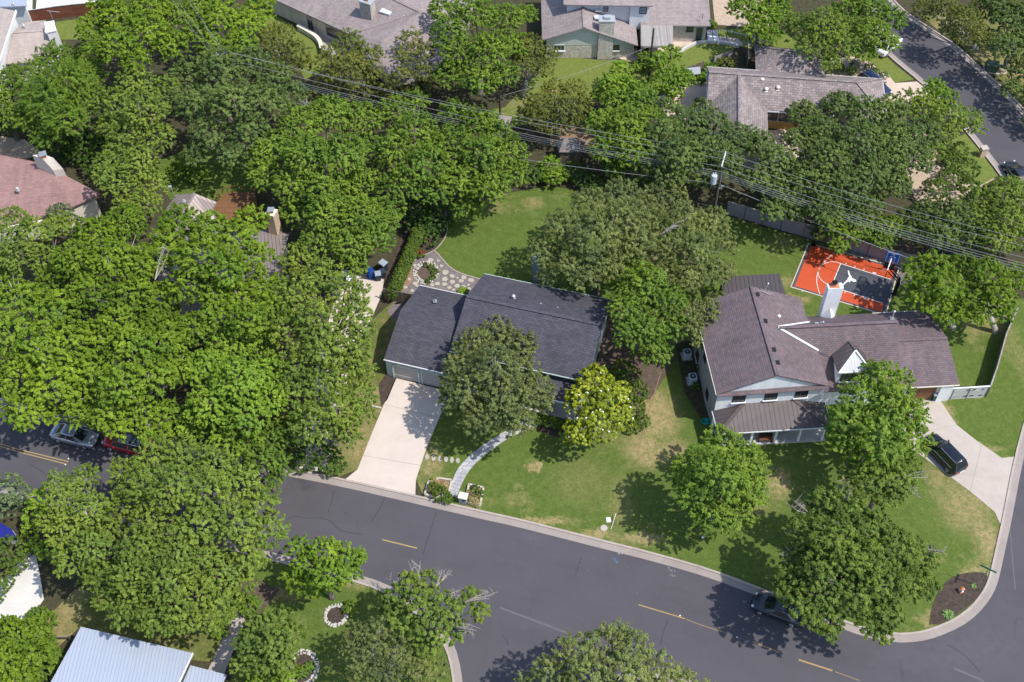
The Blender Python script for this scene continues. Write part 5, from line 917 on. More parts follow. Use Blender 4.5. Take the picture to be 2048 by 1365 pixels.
# open black metal fence round the far patio
fp = px([(1411, 84), (1412, 78), (1452, 79), (1497, 90), (1525, 102)]); t = thing('pool_fence', 'low black metal fence curving round the far patio', 'fence', (*fp[0], 0)); m = MB(); pm = MB()
for a, b in zip(fp[:-1], fp[1:]):
    m.bar((*a, 1.35), (*b, 1.35), .06, .06); m.bar((*a, .15), (*b, .15), .05, .05); L = np.linalg.norm(b - a); k = max(1, int(L / .2))
    for i in range(k): pm.bar((*lerp(a, b, i / k), .1), (*(lerp(a, b, i / k) + .001), 1.35), .025, .025)
part('rail', m, 'metal_pale', t); part('bars', pm, 'black_metal', t)
for p in fp: part('post', MB().box((*p, .7), (.1, .1, 1.4)), 'black_metal', t)
fence('grey_board_fence', 'short grey board fence beside the yellow plants', [(1372, 158), (1404, 146)], 1.8, 'fence_grey_wood', post='fence_grey_wood'); fence('leaning_board_fence', 'short weathered board fence half covered by green vines', [(1426, 134), (1462, 122)], 1.6, 'fence_weathered', post='fence_grey_wood')
fence('brown_post_fence', 'narrow dark timber fence beside the hip roofed garage', [(1494, 140), (1493, 104)], 1.7, 'fence_grey_wood', capmat='fence_weathered')
t = thing('curved_seat_wall', 'pale curved masonry seat wall edging the lawn of the hip roofed house', 'wall', P(620, 80)); ln = smoothline(px([(597, 60), (612, 68), (632, 80), (642, 92), (645, 108)]), 2); m = MB(); m2 = MB()
for a, b in zip(ln[:-1], ln[1:]): d = unit(a, b); nn = np.array([d[1], -d[0]]) * .2; m.prism([a - nn, b - nn, b + nn, a + nn], 0, .7); m2.prism([a - nn * 1.3, b - nn * 1.3, b + nn * 1.3, a + nn * 1.3], .7, .8)
part('wall_body', m, 'brick_pale', t); part('coping', m2, 'trim_cream', t)
t = thing('patio_kerb_wall', 'low white retaining kerb curving between far patio and green lawn', 'wall', P(1400, 90)); ln = smoothline(px([(1352, 112), (1375, 96), (1395, 88), (1420, 86), (1448, 88), (1478, 95)]), 2); m = MB()
for a, b in zip(ln[:-1], ln[1:]): d = unit(a, b); nn = np.array([d[1], -d[0]]) * .18; m.prism([a - nn, b - nn, b + nn, a + nn], 0, .4)
part('wall_body', m, 'concrete_white', t)
t = thing('terrace_wall', 'low stone terrace wall edging the bottom right garden patio', 'wall', P(1330, 200)); ln = px([(1305, 205), (1330, 198), (1352, 185), (1372, 172)]); m = MB()
for a, b in zip(ln[:-1], ln[1:]): d = unit(a, b); nn = np.array([d[1], -d[0]]) * .2; m.prism([a - nn, b - nn, b + nn, a + nn], 0, .5)
part('wall_body', m, 'stone_pale', t); t['label'] = 'low stone terrace wall by the potted garden left of the shake roofed house'
fence('rail_fence', 'low grey timber rail fence beside the white metal roof', [(88, 1272), (112, 1282), (142, 1282)], .9, 'fence_weathered', post='fence_grey_wood', pitch=1.6, z0=.6)

# ================================================================= small things
flat('bush_solid', (.06, .12, .03), .9); flat('bin_blue', (.01, .05, .22), .5); flat('bin_navy', (.03, .04, .07), .5); flat('bin_green', (.015, .07, .045), .5); flat('lid_pale', (.3, .34, .4), .5); flat('hose_teal', (.0, .3, .27), .5); flat('sign_green', (.0, .16, .1), .4); flat('hydrant_orange', (.6, .22, .08), .5, var=.2, scale=9); flat('box_green', (.05, .09, .06), .6, var=.2); flat('stone_white', (.5, .47, .42), .85, var=.25, scale=6); flat('flag_tan', (.4, .37, .31), .85, var=.25, scale=2.2); flat('tarp_white', (.8, .82, .86), .6); flat('tarp_blue', (.015, .02, .2), .6); flat('stone_grey_block', (.3, .32, .36), .8, var=.4, scale=5); flat('cushion_white', (.8, .8, .82), .8); flat('grill_cover', (.22, .2, .22), .7); flat('terracotta', (.4, .19, .11), .8); flat('post_pale', (.62, .62, .6), .7)
single('leaf_litter', LITTER, 'needles', 'tiny pale fallen leaves and pebbles strewn over road and lawns', 'leaf litter', kind='stuff')
def bin_(label, u, v, body, lid, rz=0, s_=1, group=None):
    t = thing('wheeled_bin', label, 'bin', P(u, v), rz, group); m = MB(); w0, w1 = .25 * s_, .31 * s_; m.pts([(-w0, -w0, .06), (w0, -w0, .06), (w0, w0, .06), (-w0, w0, .06), (-w1, -w1, 1.0 * s_), (w1, -w1, 1.0 * s_), (w1, w1, 1.0 * s_), (-w1, w1, 1.0 * s_)], [(3, 2, 1, 0), (0, 1, 5, 4), (1, 2, 6, 5), (2, 3, 7, 6), (3, 0, 4, 7), (4, 5, 6, 7)]); part('body', m, body, t, local=True)
    part('lid', MB().pts([(-.34 * s_, -.34 * s_, 1.0 * s_), (.34 * s_, -.34 * s_, 1.0 * s_), (.34 * s_, .36 * s_, 1.06 * s_), (-.34 * s_, .36 * s_, 1.06 * s_), (-.28 * s_, -.28 * s_, 1.08 * s_), (.28 * s_, -.28 * s_, 1.08 * s_), (.28 * s_, .3 * s_, 1.13 * s_), (-.28 * s_, .3 * s_, 1.13 * s_)], [(0, 1, 5, 4), (1, 2, 6, 5), (2, 3, 7, 6), (3, 0, 4, 7), (4, 5, 6, 7)]), lid, t, local=True)
    for sx in (-1, 1): part('wheel', MB().tube([(sx * .2, .27, .12), (sx * .27, .27, .12)], .12, 10), 'rubber', t, local=True)
    return t
bin_('blue wheeled bin at the top of the shaded driveway', 742, 556, 'bin_blue', 'bin_blue', .6, 1.15); bin_('navy wheeled bin with pale lid beside the hedge', 757, 560, 'bin_navy', 'lid_pale', .2, 1.0); bin_('navy wheeled bin tucked closest to the hedge end', 766, 554, 'bin_navy', 'bin_navy', .4, .95); bin_('bin with a bright light blue lid behind the navy bins', 768, 541, 'bin_navy', 'lid_pale', .9, 1.2)
bin_('dark green wheeled bin with pale lid by the garage door', 1867, 799, 'bin_green', 'lid_pale', .15, 1.05); bin_('green wheeled bin against the far patio wall', 1387, 78, 'bin_green', 'bin_green', 0, 1.05)
def ac(label, u, v, r=.42, h_=.85):
    t = thing('air_conditioner', label, 'air conditioner', P(u, v), .1, 'air conditioning units beside the white house'); sq = [(-r, -r * .7), (-r * .7, -r), (r * .7, -r), (r, -r * .7), (r, r * .7), (r * .7, r), (-r * .7, r), (-r, r * .7)]
    part('casing', MB().prism(sq, .06, h_), 'transformer_grey', t, local=True); part('fan_grille', MB().cyl((0, 0, h_), r * .72, .03, 18), 'black_metal', t, local=True); m = MB()
    for a in range(6): m.bar((0, 0, h_ + .045), (math.cos(a * 1.047) * r * .7, math.sin(a * 1.047) * r * .7, h_ + .045), .02, .015)
    m.cyl((0, 0, h_ + .03), r * .3, .05, 10); part('fan_guard', m, 'lid_pale', t, local=True); part('pad', MB().box((0, 0, .03), (1.1, 1.1, .06)), 'kerb_concrete', t, local=True); m = MB()
    for k in range(6): m.prism([(x * 1.012, y * 1.012) for x, y in sq], .15 + .11 * k, .17 + .11 * k)
    part('louvres', m, 'metal_grey', t, local=True); return t
ac('grey air conditioning unit with open round fan on the dark side lawn', 1384, 763); ac('grey air conditioning unit half under the elm near the white house', 1373, 714, .4)
t = thing('hose_reel', 'teal garden hose coiled beside the porch corner', 'hose', P(1412, 846)); m = MB()
for k in range(4): r_ = .34 + .05 * k; m.tube([(P(1412, 846)[0] + r_ * math.cos(a * .35), P(1412, 846)[1] + r_ * .8 * math.sin(a * .35), .1 + .08 * k + .1 * math.sin(a * .35 + k)) for a in range(19)], .03, 5)
part('hose', m, 'hose_teal', t); part('reel', MB().box((P(1412, 846)[0], P(1412, 846)[1], .3), (.35, .3, .4)), 'hose_teal', t)
t = single('step_ladder', MB().bar(P(1411, 793, .1), P(1416, 815, .1), .35, .08), 'trim_white', 'white plank leaning on the side wall of the white house', 'plank', P(1413, 805))
# street sign
b = P(1955, 1172.5); t = thing('street_sign', 'street name sign with crossed green blades on the corner mulch bed', 'sign', b); part('post', MB().tube([(b[0], b[1], 0), (b[0], b[1], 3.05)], .035, 8), 'metal_grey', t)
c = P(1977, 1137.5, 3.15)[:2]; c = b[:2]; u1 = unit(P(1963, 1129.5, 3.2), P(1993, 1144, 3.2)); m = MB().bar((*(c - u1 * .72), 3.2), (*(c + u1 * .72), 3.2), .03, .22); part('sign_blade', m, 'sign_green', t); m = MB(); u2 = np.array([-u1[1], u1[0]]); m.bar((*(c - u2 * .5), 2.97), (*(c + u2 * .5), 2.97), .03, .2); part('sign_blade', m, 'sign_green', t); part('bracket', MB().box((*c, 3.09), (.06, .06, .05)), 'metal_pale', t)
# hydrant
b = P(1921, 1184); t = thing('fire_hydrant', 'orange and white fire hydrant on the dark corner mulch bed', 'fire hydrant', b); B = lambda x, y, z: (b[0] + x, b[1] + y, z)
part('barrel', MB().cyl(B(0, 0, 0), .2, .08, 12).cyl(B(0, 0, .08), .13, .5, 12), 'hydrant_orange', t); part('bonnet', MB().cyl(B(0, 0, .58), .18, .06, 12).dome(B(0, 0, .64), .16, 12, 4, .8).cyl(B(0, 0, .76), .04, .08, 6), 'hydrant_orange', t); part('outlet', MB().tube([B(-.24, 0, .45), B(.24, 0, .45)], .07, 10).tube([B(0, 0, .42), B(0, -.27, .42)], .1, 10), 'trim_white', t)
# mailbox pillar with stone planters
flat('planter_wall', (.5, .45, .38), .9, var=.25)
b = P(925, 1006); a_ = hd_((900, 1000), (960, 1014)); t = thing('mailbox_pillar', 'pale stone mailbox pillar at the foot of the flagstone walk', 'mailbox', b); part('pillar', MB().box((b[0] + .1, b[1] + .1, .5), (.75, .6, 1.0), a_), 'stone_grey_block', t); part('cap_stone', MB().box((b[0] + .1, b[1] + .1, 1.06), (.85, .7, .12), a_), 'trim_cream', t); part('mailbox_door', MB().box((b[0] + .13, b[1] - .24, .75), (.22, .06, .2), a_), 'black_metal', t)
def planter(name, label, pts):
    pl = px(pts); t = thing(name, label, 'planter', (*pl[0], 0)); m = MB()
    for p_, q_ in zip(pl, pl[1:] + pl[:1]): m.bar((*p_, .18), (*q_, .18), .18, .36)
    part('stone_border', m, 'planter_wall', t); part('planting_soil', MB().poly(pl, .2), 'needles', t); return t
planter('stone_planter', 'low stone planter with shrubs left of the flagstone walk', [(850, 992), (857, 968), (878, 960), (904, 964), (897, 992), (872, 998)]); planter('stone_planter', 'low stone planter with straw grasses right of the mailbox pillar', [(938, 972), (967, 979), (960, 1015), (932, 1006)])
k = 0
for (u, v) in ((854, 915), (867, 917), (880, 919), (892, 920), (904, 921.7), (916, 922.5)):
    c = P(u, v)[:2]; q = [(c[0] + .22 * math.cos(a) * random.uniform(.8, 1.1), c[1] + .38 * math.sin(a) * random.uniform(.8, 1.1)) for a in np.linspace(0, 6.28, 7)[:-1]]
    single('stepping_stone', MB().prism(q, .05, .1), 'flag_tan', 'pale stepping stone in the short row across the front lawn', 'stepping stone', (*c, 0), 'stepping stones from the driveway to the walk')
# flagstones of the gravel patio
zp = lambda a, b: (760 + a / 9.31, 480 + b / 9.31)
for (a, b, r_) in ((945, 385, 48), (1085, 400, 30), (1145, 497, 34), (650, 483, 40), (1215, 620, 62), (1345, 685, 52), (1440, 718, 26), (1560, 710, 55), (1215, 742, 60), (1345, 795, 50), (1515, 775, 48), (1700, 765, 58), (1065, 830, 48), (1200, 835, 50), (1430, 870, 50), (1558, 880, 42), (1650, 850, 30), (1290, 900, 40), (1660, 920, 45), (545, 740, 38), (345, 880, 30), (475, 895, 40), (655, 820, 48), (600, 960, 40), (970, 850, 40), (690, 870, 30), (1375, 940, 36)):
    c = P(*zp(a, b))[:2]; r = r_ / 9.31 / 17.6; q = [(c[0] + r * math.cos(x) * random.uniform(.8, 1.2), c[1] + r * 1.0 * math.sin(x) * random.uniform(.75, 1.15)) for x in np.linspace(0, 6.28, random.choice([6, 7, 8]))[:-1]]
    single('patio_flagstone', MB().prism(q, .06, .11), 'flag_tan', 'irregular pale flagstone set in the dark gravel patio', 'flagstone', (*c, 0), 'flagstones in the gravel patio')
def ring(name, label, u, v, ru, rv, n, size=.16, mat='stone_white', soil_='mulch_dark', rows=2, green=None):
    c = P(u, v)[:2]; rx = np.linalg.norm(P(u + ru, v)[:2] - c); ry = np.linalg.norm(P(u, v + rv)[:2] - c); t = thing(name, label, 'flower bed', (*c, 0)); m = MB()
    for r_ in range(rows):
        for i in range(n): a = 2 * math.pi * (i + random.uniform(-.3, .3)) / n; k_ = 1 + (r_ - .5) * .16 + random.uniform(-.04, .04); m.blob((c[0] + rx * k_ * math.cos(a), c[1] + ry * k_ * math.sin(a), .12), size * random.uniform(.7, 1.25), (1, .8, .7), .2, n=6, m=3)
    part('stone_ring', m, mat, t, smooth=False); part('bed_soil', MB().poly([(c[0] + rx * math.cos(a), c[1] + ry * math.sin(a)) for a in np.linspace(0, 6.28, 25)[:-1]], .09), soil_, t); return c, rx, ry
R1 = ring('stone_ringed_bed', 'round flower bed ringed with white stones on the gravel patio', 852, 547, 20, 18, 34, .13, soil_='mulch_red', rows=3); R2 = ring('stone_ringed_bed', 'small stone ringed bed under the bright bottom tree', 672, 1232, 21, 20, 26, .15); R3_ = ring('stone_ringed_bed', 'half hidden stone ringed bed at the bottom lawn', 606, 1338, 28, 34, 34, .16); R4 = ring('fire_pit', 'brown ring of stones on the bright far lawn', 1108, 183, 7, 6, 12, .12, 'terracotta', 'dirt_sandy', 1)
# garden utilities
b = P(1984, 146); t = thing('utility_cabinet', 'green metal utility cabinet on the verge of the side street', 'utility box', b); part('cabinet', MB().box((b[0], b[1] + .5, .5), (1.45, 1.1, 1.0), -.15), 'box_green', t); part('cabinet_lid', MB().box((b[0], b[1] + .5, 1.03), (1.55, 1.2, .08), -.15), 'box_green', t); part('base_pad', MB().box((b[0], b[1] + .5, .04), (1.9, 1.5, .08), -.15), 'kerb_concrete', t)
b = P(2006, 136); single('marker_post', MB().cyl((b[0], b[1], 0), .12, .9, 8).dome((b[0], b[1], .9), .12, 8, 3), 'hose_teal', 'teal marker post beside the green utility cabinet', 'post', b); b = P(2006, 144); single('valve_ring', MB().tube([(b[0] + .4 * math.cos(a * .5236), b[1] + .4 * math.sin(a * .5236), .05) for a in range(13)], .06, 6), 'stone_white', 'pale round access ring beside the teal marker post', 'access cover', b)
b = P(1963, 312); t = thing('masonry_mailbox', 'brown masonry mailbox pier beside the side street', 'mailbox', b); part('pier', MB().box((b[0], b[1], .6), (.7, .6, 1.2), .2), 'brick_tan', t); part('cap_stone', MB().box((b[0], b[1], 1.25), (.85, .75, .12), .2), 'sill_brick', t)
single('meter_cover', MB().box((*P(1217, 1041)[:2], .07), (.42, .52, .06), .1), 'line_white', 'white rectangular meter cover set in the lawn near the kerb', 'access cover', P(1217, 1041)); single('manhole_cover', MB().cyl((*P(1208, 1057)[:2], .05), .33, .03, 16), 'sill_brick', 'round brown cover in the dry grass by the kerb', 'access cover', P(1208, 1057))
a, b_ = P(1222, 1059), P(1232, 1027, .5); single('survey_stake', MB().tube([(a[0], a[1], .05), tuple(b_)], .03, 6), 'post_pale', 'thin pale stake leaning beside the meter cover', 'stake', a)
single('white_ball', MB().dome((*P(1405, 1077)[:2], .18), .13, 12, 6, full=True), 'line_white', 'small white ball on the shaded lawn below the round tree', 'ball', P(1405, 1077), smooth=True)
b = P(685, 556); t = thing('white_canopy', 'bright white canopy half hidden by leaves beside the bins', 'canopy', b); q4 = px([(664, 556), (696, 566), (706, 552), (676, 545)], 1.7); ce = sum(q4) / 4; part('canopy_top', MB().pts([(*p, 1.7) for p in q4] + [(*ce, 2.1)], [(0, 1, 4), (1, 2, 4), (2, 3, 4), (3, 0, 4)]), 'tarp_white', t)
for p in q4: part('leg', MB().tube([(*p, 0), (*p, 1.7)], .04, 6), 'metal_pale', t)
b = P(18, 1078); t = thing('covered_boat', 'dark blue covered boat beside the pale bottom left driveway', 'boat', b); u0 = unit(P(0, 1066), P(46, 1092)); n0 = np.array([-u0[1], u0[0]]); c = P(10, 1072)[:2]
hull = [c - u0 * 3 - n0 * .6, c + u0 * .8 - n0 * .55, c + u0 * 1.9 - n0 * .08, c + u0 * 2.0 + n0 * .08, c + u0 * .8 + n0 * .55, c - u0 * 3 + n0 * .6]; part('cover', MB().prism([c + (p - c) * .97 for p in hull], .8, 1.0), 'tarp_blue', t); part('hull', MB().prism(hull, .15, .8), 'trim_cream', t)
# far patio furniture
for k, (u, v) in enumerate(((1419, 80), (1431, 81))):
    t = thing('sun_lounger', ('left' if k == 0 else 'right') + ' of two white cushioned loungers on the far patio', 'lounger', P(u, v), 0, 'white loungers on the far patio'); b = P(u, v); part('cushion', MB().box((b[0], b[1] - .2, .4), (.65, 1.1, .14)).pts([(b[0] - .32, b[1] + .35, .35), (b[0] + .32, b[1] + .35, .35), (b[0] + .32, b[1] + .8, .85), (b[0] - .32, b[1] + .8, .85), (b[0] - .32, b[1] + .45, .3), (b[0] + .32, b[1] + .45, .3), (b[0] + .32, b[1] + .9, .8), (b[0] - .32, b[1] + .9, .8)], [(0, 1, 2, 3), (7, 6, 5, 4), (0, 3, 7, 4), (1, 5, 6, 2), (3, 2, 6, 7)]), 'cushion_white', t)
    for sx in (-.28, .28):
        for sy in (-.6, .5): part('leg', MB().box((b[0] + sx, b[1] + sy, .17), (.05, .05, .34)), 'metal_grey', t)
b = P(1371, 77); single('covered_grill', MB().blob((b[0], b[1], .5), .62, (1.15, .75, .95), .06, n=12, m=6), 'grill_cover', 'grill under a domed grey cover against the far patio wall', 'grill', b, smooth=True)
t = thing('patio_table', 'dark outdoor table under the pergola edge', 'table', P(1285, 108)); b = P(1285, 108); part('table_top', MB().box((b[0], b[1], .74), (1.5, .8, .06)), 'black_metal', t)
for sx in (-.65, .65):
    for sy in (-.3, .3): part('leg', MB().box((b[0] + sx, b[1] + sy, .36), (.06, .06, .71)), 'black_metal', t)
t = thing('potting_bench', 'grey roofed potting bench above the tan garden patio', 'bench', P(1384, 165)); b = P(1384, 165); part('top', MB().slab([(b[0] - .9, b[1] - .5, 1.5), (b[0] + .9, b[1] - .2, 1.5), (b[0] + .9, b[1] + .8, 1.8), (b[0] - .9, b[1] + .5, 1.8)], .08), 'metal_grey', t)
for sx in (-.8, .8):
    for sy in (-.2, .5): part('leg', MB().box((b[0] + sx, b[1] + sy, .72), (.08, .08, 1.44)), 'fence_grey_wood', t)
for k, (u, v, r_, lb) in enumerate(((1368, 171, .35, 'round wooden tub pot beside the potting bench'), (1357, 188, .3, 'terracotta pot between tub and patio edge'), (1346, 199, .28, 'terracotta pot at the lower patio edge'), (1392, 208, .28, 'terracotta pot near the left wall of the shake house'))):
    b = P(u, v); t = thing('plant_pot', lb, 'plant pot', b); part('pot', MB().tube([(b[0], b[1], 0), (b[0], b[1], .5)], [r_ * .75, r_], 12), 'terracotta', t); part('potted_leaves', MB().blob((b[0], b[1], .65), r_ * 1.1, (1, 1, .8), .3), 'bush_solid', t)
# porch bench on the white house
b = P(1530, 882, .2); t = thing('porch_bench', 'dark timber bench on the front porch of the white house', 'bench', b); part('seat', MB().box((b[0], b[1], .6), (1.3, .5, .06)), 'fence_brown', t); part('backrest', MB().box((b[0], b[1] + .27, .9), (1.3, .06, .5)), 'black_frame', t)
for sx in (-.6, .6): part('leg', MB().box((b[0] + sx, b[1], .4), (.07, .45, .38)), 'black_frame', t)
single('garden_log', MB().tube([P(742, 812, .12), P(762, 816, .12)], .1, 8), 'stone_white', 'pale log edging beside the driveway top', 'log', P(752, 814))
# ================================================================= vegetation
flat('bark_grey', (.16, .135, .115), .95, var=.35, scale=6); flat('bark_pale', (.36, .33, .29), .95, var=.3, scale=6); flat('twig_grey', (.33, .29, .26), .9, var=.25)
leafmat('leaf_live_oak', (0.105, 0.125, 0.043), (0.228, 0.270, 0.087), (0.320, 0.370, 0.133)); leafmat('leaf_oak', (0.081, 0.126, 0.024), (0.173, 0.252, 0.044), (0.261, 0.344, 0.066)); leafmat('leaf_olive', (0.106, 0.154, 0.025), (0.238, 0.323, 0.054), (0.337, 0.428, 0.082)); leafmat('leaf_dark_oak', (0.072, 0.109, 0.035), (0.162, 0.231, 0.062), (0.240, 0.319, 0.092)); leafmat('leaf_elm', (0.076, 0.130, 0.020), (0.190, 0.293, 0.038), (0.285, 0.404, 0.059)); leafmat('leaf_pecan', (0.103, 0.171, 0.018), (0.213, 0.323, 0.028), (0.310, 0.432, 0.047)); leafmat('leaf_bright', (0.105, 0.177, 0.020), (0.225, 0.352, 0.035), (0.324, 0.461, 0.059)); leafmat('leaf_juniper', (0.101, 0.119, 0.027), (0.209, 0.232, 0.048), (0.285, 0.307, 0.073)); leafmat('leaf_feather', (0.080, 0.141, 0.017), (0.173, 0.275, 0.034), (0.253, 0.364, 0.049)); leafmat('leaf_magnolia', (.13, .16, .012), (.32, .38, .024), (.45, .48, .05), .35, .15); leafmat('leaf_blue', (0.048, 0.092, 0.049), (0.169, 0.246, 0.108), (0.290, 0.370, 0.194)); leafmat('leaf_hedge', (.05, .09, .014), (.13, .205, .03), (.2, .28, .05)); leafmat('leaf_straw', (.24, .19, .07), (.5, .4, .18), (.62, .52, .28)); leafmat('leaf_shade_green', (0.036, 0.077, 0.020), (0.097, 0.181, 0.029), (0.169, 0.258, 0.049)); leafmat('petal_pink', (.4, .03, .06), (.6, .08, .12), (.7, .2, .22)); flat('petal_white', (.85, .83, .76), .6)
#            material, bark, clump radius, leaves per clump, clumps per m2, leaf half length, half width, droop, flatness
SP = dict(live=('leaf_live_oak', 'bark_grey', .42, 82, 1.9, .11, .055, 0, .75), olive=('leaf_olive', 'bark_grey', .44, 78, 1.75, .125, .06, .05, .72), oak=('leaf_oak', 'bark_grey', .44, 95, 1.7, .125, .075, .05, .72), dark=('leaf_dark_oak', 'bark_grey', .46, 78, 1.6, .125, .075, 0, .7), elm=('leaf_elm', 'bark_grey', .42, 70, 1.7, .15, .078, .1, .75), pecan=('leaf_pecan', 'bark_pale', .5, 70, 1.4, .165, .09, .15, .7),
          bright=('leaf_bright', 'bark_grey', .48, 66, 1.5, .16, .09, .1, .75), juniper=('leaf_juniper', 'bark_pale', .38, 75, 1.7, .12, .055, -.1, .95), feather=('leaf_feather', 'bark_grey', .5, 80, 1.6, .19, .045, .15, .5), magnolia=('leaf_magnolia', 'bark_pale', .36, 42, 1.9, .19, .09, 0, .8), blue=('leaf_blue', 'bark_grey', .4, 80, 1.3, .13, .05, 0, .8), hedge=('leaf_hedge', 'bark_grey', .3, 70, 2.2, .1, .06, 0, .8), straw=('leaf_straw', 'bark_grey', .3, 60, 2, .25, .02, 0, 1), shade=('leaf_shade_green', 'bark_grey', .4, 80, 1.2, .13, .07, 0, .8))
NLEAF = 0
def leafmesh(name, cen, nrm, tan, L, Wd, tint, mat, off):
    global NLEAF
    n = len(cen); NLEAF += n; bt = np.cross(nrm, tan); L = L[:, None]; Wd = Wd[:, None]
    v = np.empty((n, 4, 3), np.float32); v[:, 0] = cen + tan * L; v[:, 1] = cen + bt * Wd + nrm * Wd * .35; v[:, 2] = cen - tan * L * .9; v[:, 3] = cen - bt * Wd + nrm * Wd * .35
    v -= np.array(off, np.float32); me = bpy.data.meshes.new(name); me.vertices.add(4 * n); me.vertices.foreach_set('co', v.ravel()); me.loops.add(4 * n); me.loops.foreach_set('vertex_index', np.arange(4 * n, dtype=np.int32)); me.polygons.add(n); me.polygons.foreach_set('loop_start', np.arange(0, 4 * n, 4, dtype=np.int32))
    try: me.polygons.foreach_set('loop_total', np.full(n, 4, np.int32))
    except Exception: pass
    me.materials.append(MAT[mat]); at = me.attributes.new('tint', 'FLOAT', 'FACE'); at.data.foreach_set('value', tint.astype(np.float32)); me.update(calc_edges=True); return me
def norm(a): return a / (np.linalg.norm(a, axis=1)[:, None] + 1e-9)
def foliage(lobes, sp, vs=.78, dens=1.0, minz=.15, low=-.35, size=1.0, thin=0.0, inner=True, shift=0.0):
    mat, bark, rc, nl, fill, LL, WW, droop, fl = SP[sp]; rc *= size * .47; spray = dict(live=.9, olive=1.0, dark=.9, elm=1.35, pecan=1.1, bright=1.1, juniper=.9, feather=1.7, magnolia=.5).get(sp, .8); CE = []; TI = []; OUT = []
    lb = np.array([l[:4] for l in lobes])
    for (x, y, z, R, lay) in [(*l, 1.0) for l in lb] + ([(*l, .62) for l in lb] if inner else []):
        nc = max(6, int(4 * math.pi * R * R * vs * .62 * fill * 3.3 * dens / (size ** 2) * (1.0 if lay == 1 else .5))); i = np.arange(nc) + .5; zz_ = 1 - (1 - low) * i / nc; ph = math.pi * (1 + 5 ** .5) * i + rng.uniform(0, 6); rr = np.sqrt(np.clip(1 - zz_ ** 2, 0, 1)); d = np.stack([rr * np.cos(ph), rr * np.sin(ph), zz_], 1) + rng.normal(0, .12, (nc, 3)); d = norm(d)
        # uneven outline: a few bulges and dents per lobe
        K = max(4, int(R * R * 3.4)); j = np.arange(K) + .5; mz = 1 - (1 - low) * j / K; mp = math.pi * (1 + 5 ** .5) * j + rng.uniform(0, 6); mr_ = np.sqrt(np.clip(1 - mz ** 2, 0, 1)); md = norm(np.stack([mr_ * np.cos(mp), mr_ * np.sin(mp), mz], 1) + rng.normal(0, .14, (K, 3))); mh = rng.uniform(.72, 1.12, K)
        dt = d @ md.T; w_ = dt.argmax(1); a0 = 1.12 / max(R, .6); tt = np.clip(np.arccos(np.clip(dt[np.arange(nc), w_], -1, 1)) / a0, 0, 1); bump = .8 + (.3 * min(1, 1.1 / R) + .06) * np.sqrt(1 - tt ** 2) * mh[w_] * (1.0 if R > .9 else .6) + rng.normal(0, .035, nc); k = rng.random(nc) < .12; bump[k] *= rng.uniform(.6, .9, k.sum())
        c = np.array([x, y, z]) + lay * d * np.stack([bump * R, bump * R, bump * R * vs], 1); keep = c[:, 2] > minz
        for (x2, y2, z2, R2) in lb:
            if (x2, y2, z2) == (x, y, z): continue
            q = ((c - [x2, y2, z2]) / [R2, R2, R2 * vs]); keep &= (np.linalg.norm(q, axis=1) > (.62 if lay == 1 else .35))
        nz = np.sin(1.7 * c[:, 0] + .9 * c[:, 2] + x) * np.sin(1.55 * c[:, 1] - 1.1 * c[:, 2] + y) + .55 * np.sin(3.3 * c[:, 0] + y) * np.sin(3.1 * c[:, 1] + 1.3 * c[:, 2])
        if lay == 1 and inner: keep &= nz > -.85
        if thin and lay == 1: keep &= rng.random(nc) > thin
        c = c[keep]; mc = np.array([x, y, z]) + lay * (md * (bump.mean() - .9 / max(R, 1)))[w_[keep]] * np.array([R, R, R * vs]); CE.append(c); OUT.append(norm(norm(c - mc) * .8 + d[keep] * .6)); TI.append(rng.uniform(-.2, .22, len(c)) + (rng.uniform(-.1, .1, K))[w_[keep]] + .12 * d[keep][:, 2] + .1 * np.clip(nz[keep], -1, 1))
    c = np.concatenate(CE); o = np.concatenate(OUT); ti = np.concatenate(TI); nC = len(c); sz = rng.uniform(.65, 1.35, nC) * rc; cnt = np.clip((nl * .66 * (sz / rc) ** 1.6 * rng.uniform(.7, 1.2, nC)), 6, None).astype(int)
    idx = np.repeat(np.arange(nC), cnt); n = len(idx); d = norm(rng.normal(0, 1, (n, 3)) + o[idx] * .45 + np.array([0, 0, .3])); r = rng.random(n) ** .5
    # every clump is a spray: a leafy shoot pointing outwards with its leaves thinning towards the tip
    ax = norm(o * np.array([1, 1, .55]) + rng.normal(0, .5, (nC, 3)) + np.array([0, 0, .12])); al = rng.uniform(-.75, 1.25, n) * spray; taper = np.clip(1.05 - .55 * np.clip(al / spray, 0, 1.3), .25, 1)
    pos = c[idx] + ax[idx] * (al * sz[idx])[:, None] + d * (sz[idx] * r * taper * (.86 if spray < 1 else .7))[:, None] * np.array([1, 1, fl]); pos[:, 2] -= droop * (r + np.clip(al, 0, 2)) * sz[idx]
    pos[:, 2] = np.maximum(pos[:, 2], minz * .6)
    nr = norm(d * .35 + o[idx] * .5 + np.array([0, 0, .6]) + rng.normal(0, .36, (n, 3))); tn = rng.normal(0, .7, (n, 3)) + d * .6 + ax[idx] * .9; tn = norm(tn - nr * (tn * nr).sum(1)[:, None])
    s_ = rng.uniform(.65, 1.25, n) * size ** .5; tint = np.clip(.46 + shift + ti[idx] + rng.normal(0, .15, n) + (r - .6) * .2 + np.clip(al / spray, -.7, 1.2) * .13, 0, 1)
    return pos.astype(np.float32), nr.astype(np.float32), tn.astype(np.float32), (LL * .72 * s_).astype(np.float32), (WW * .74 * s_).astype(np.float32), tint, c
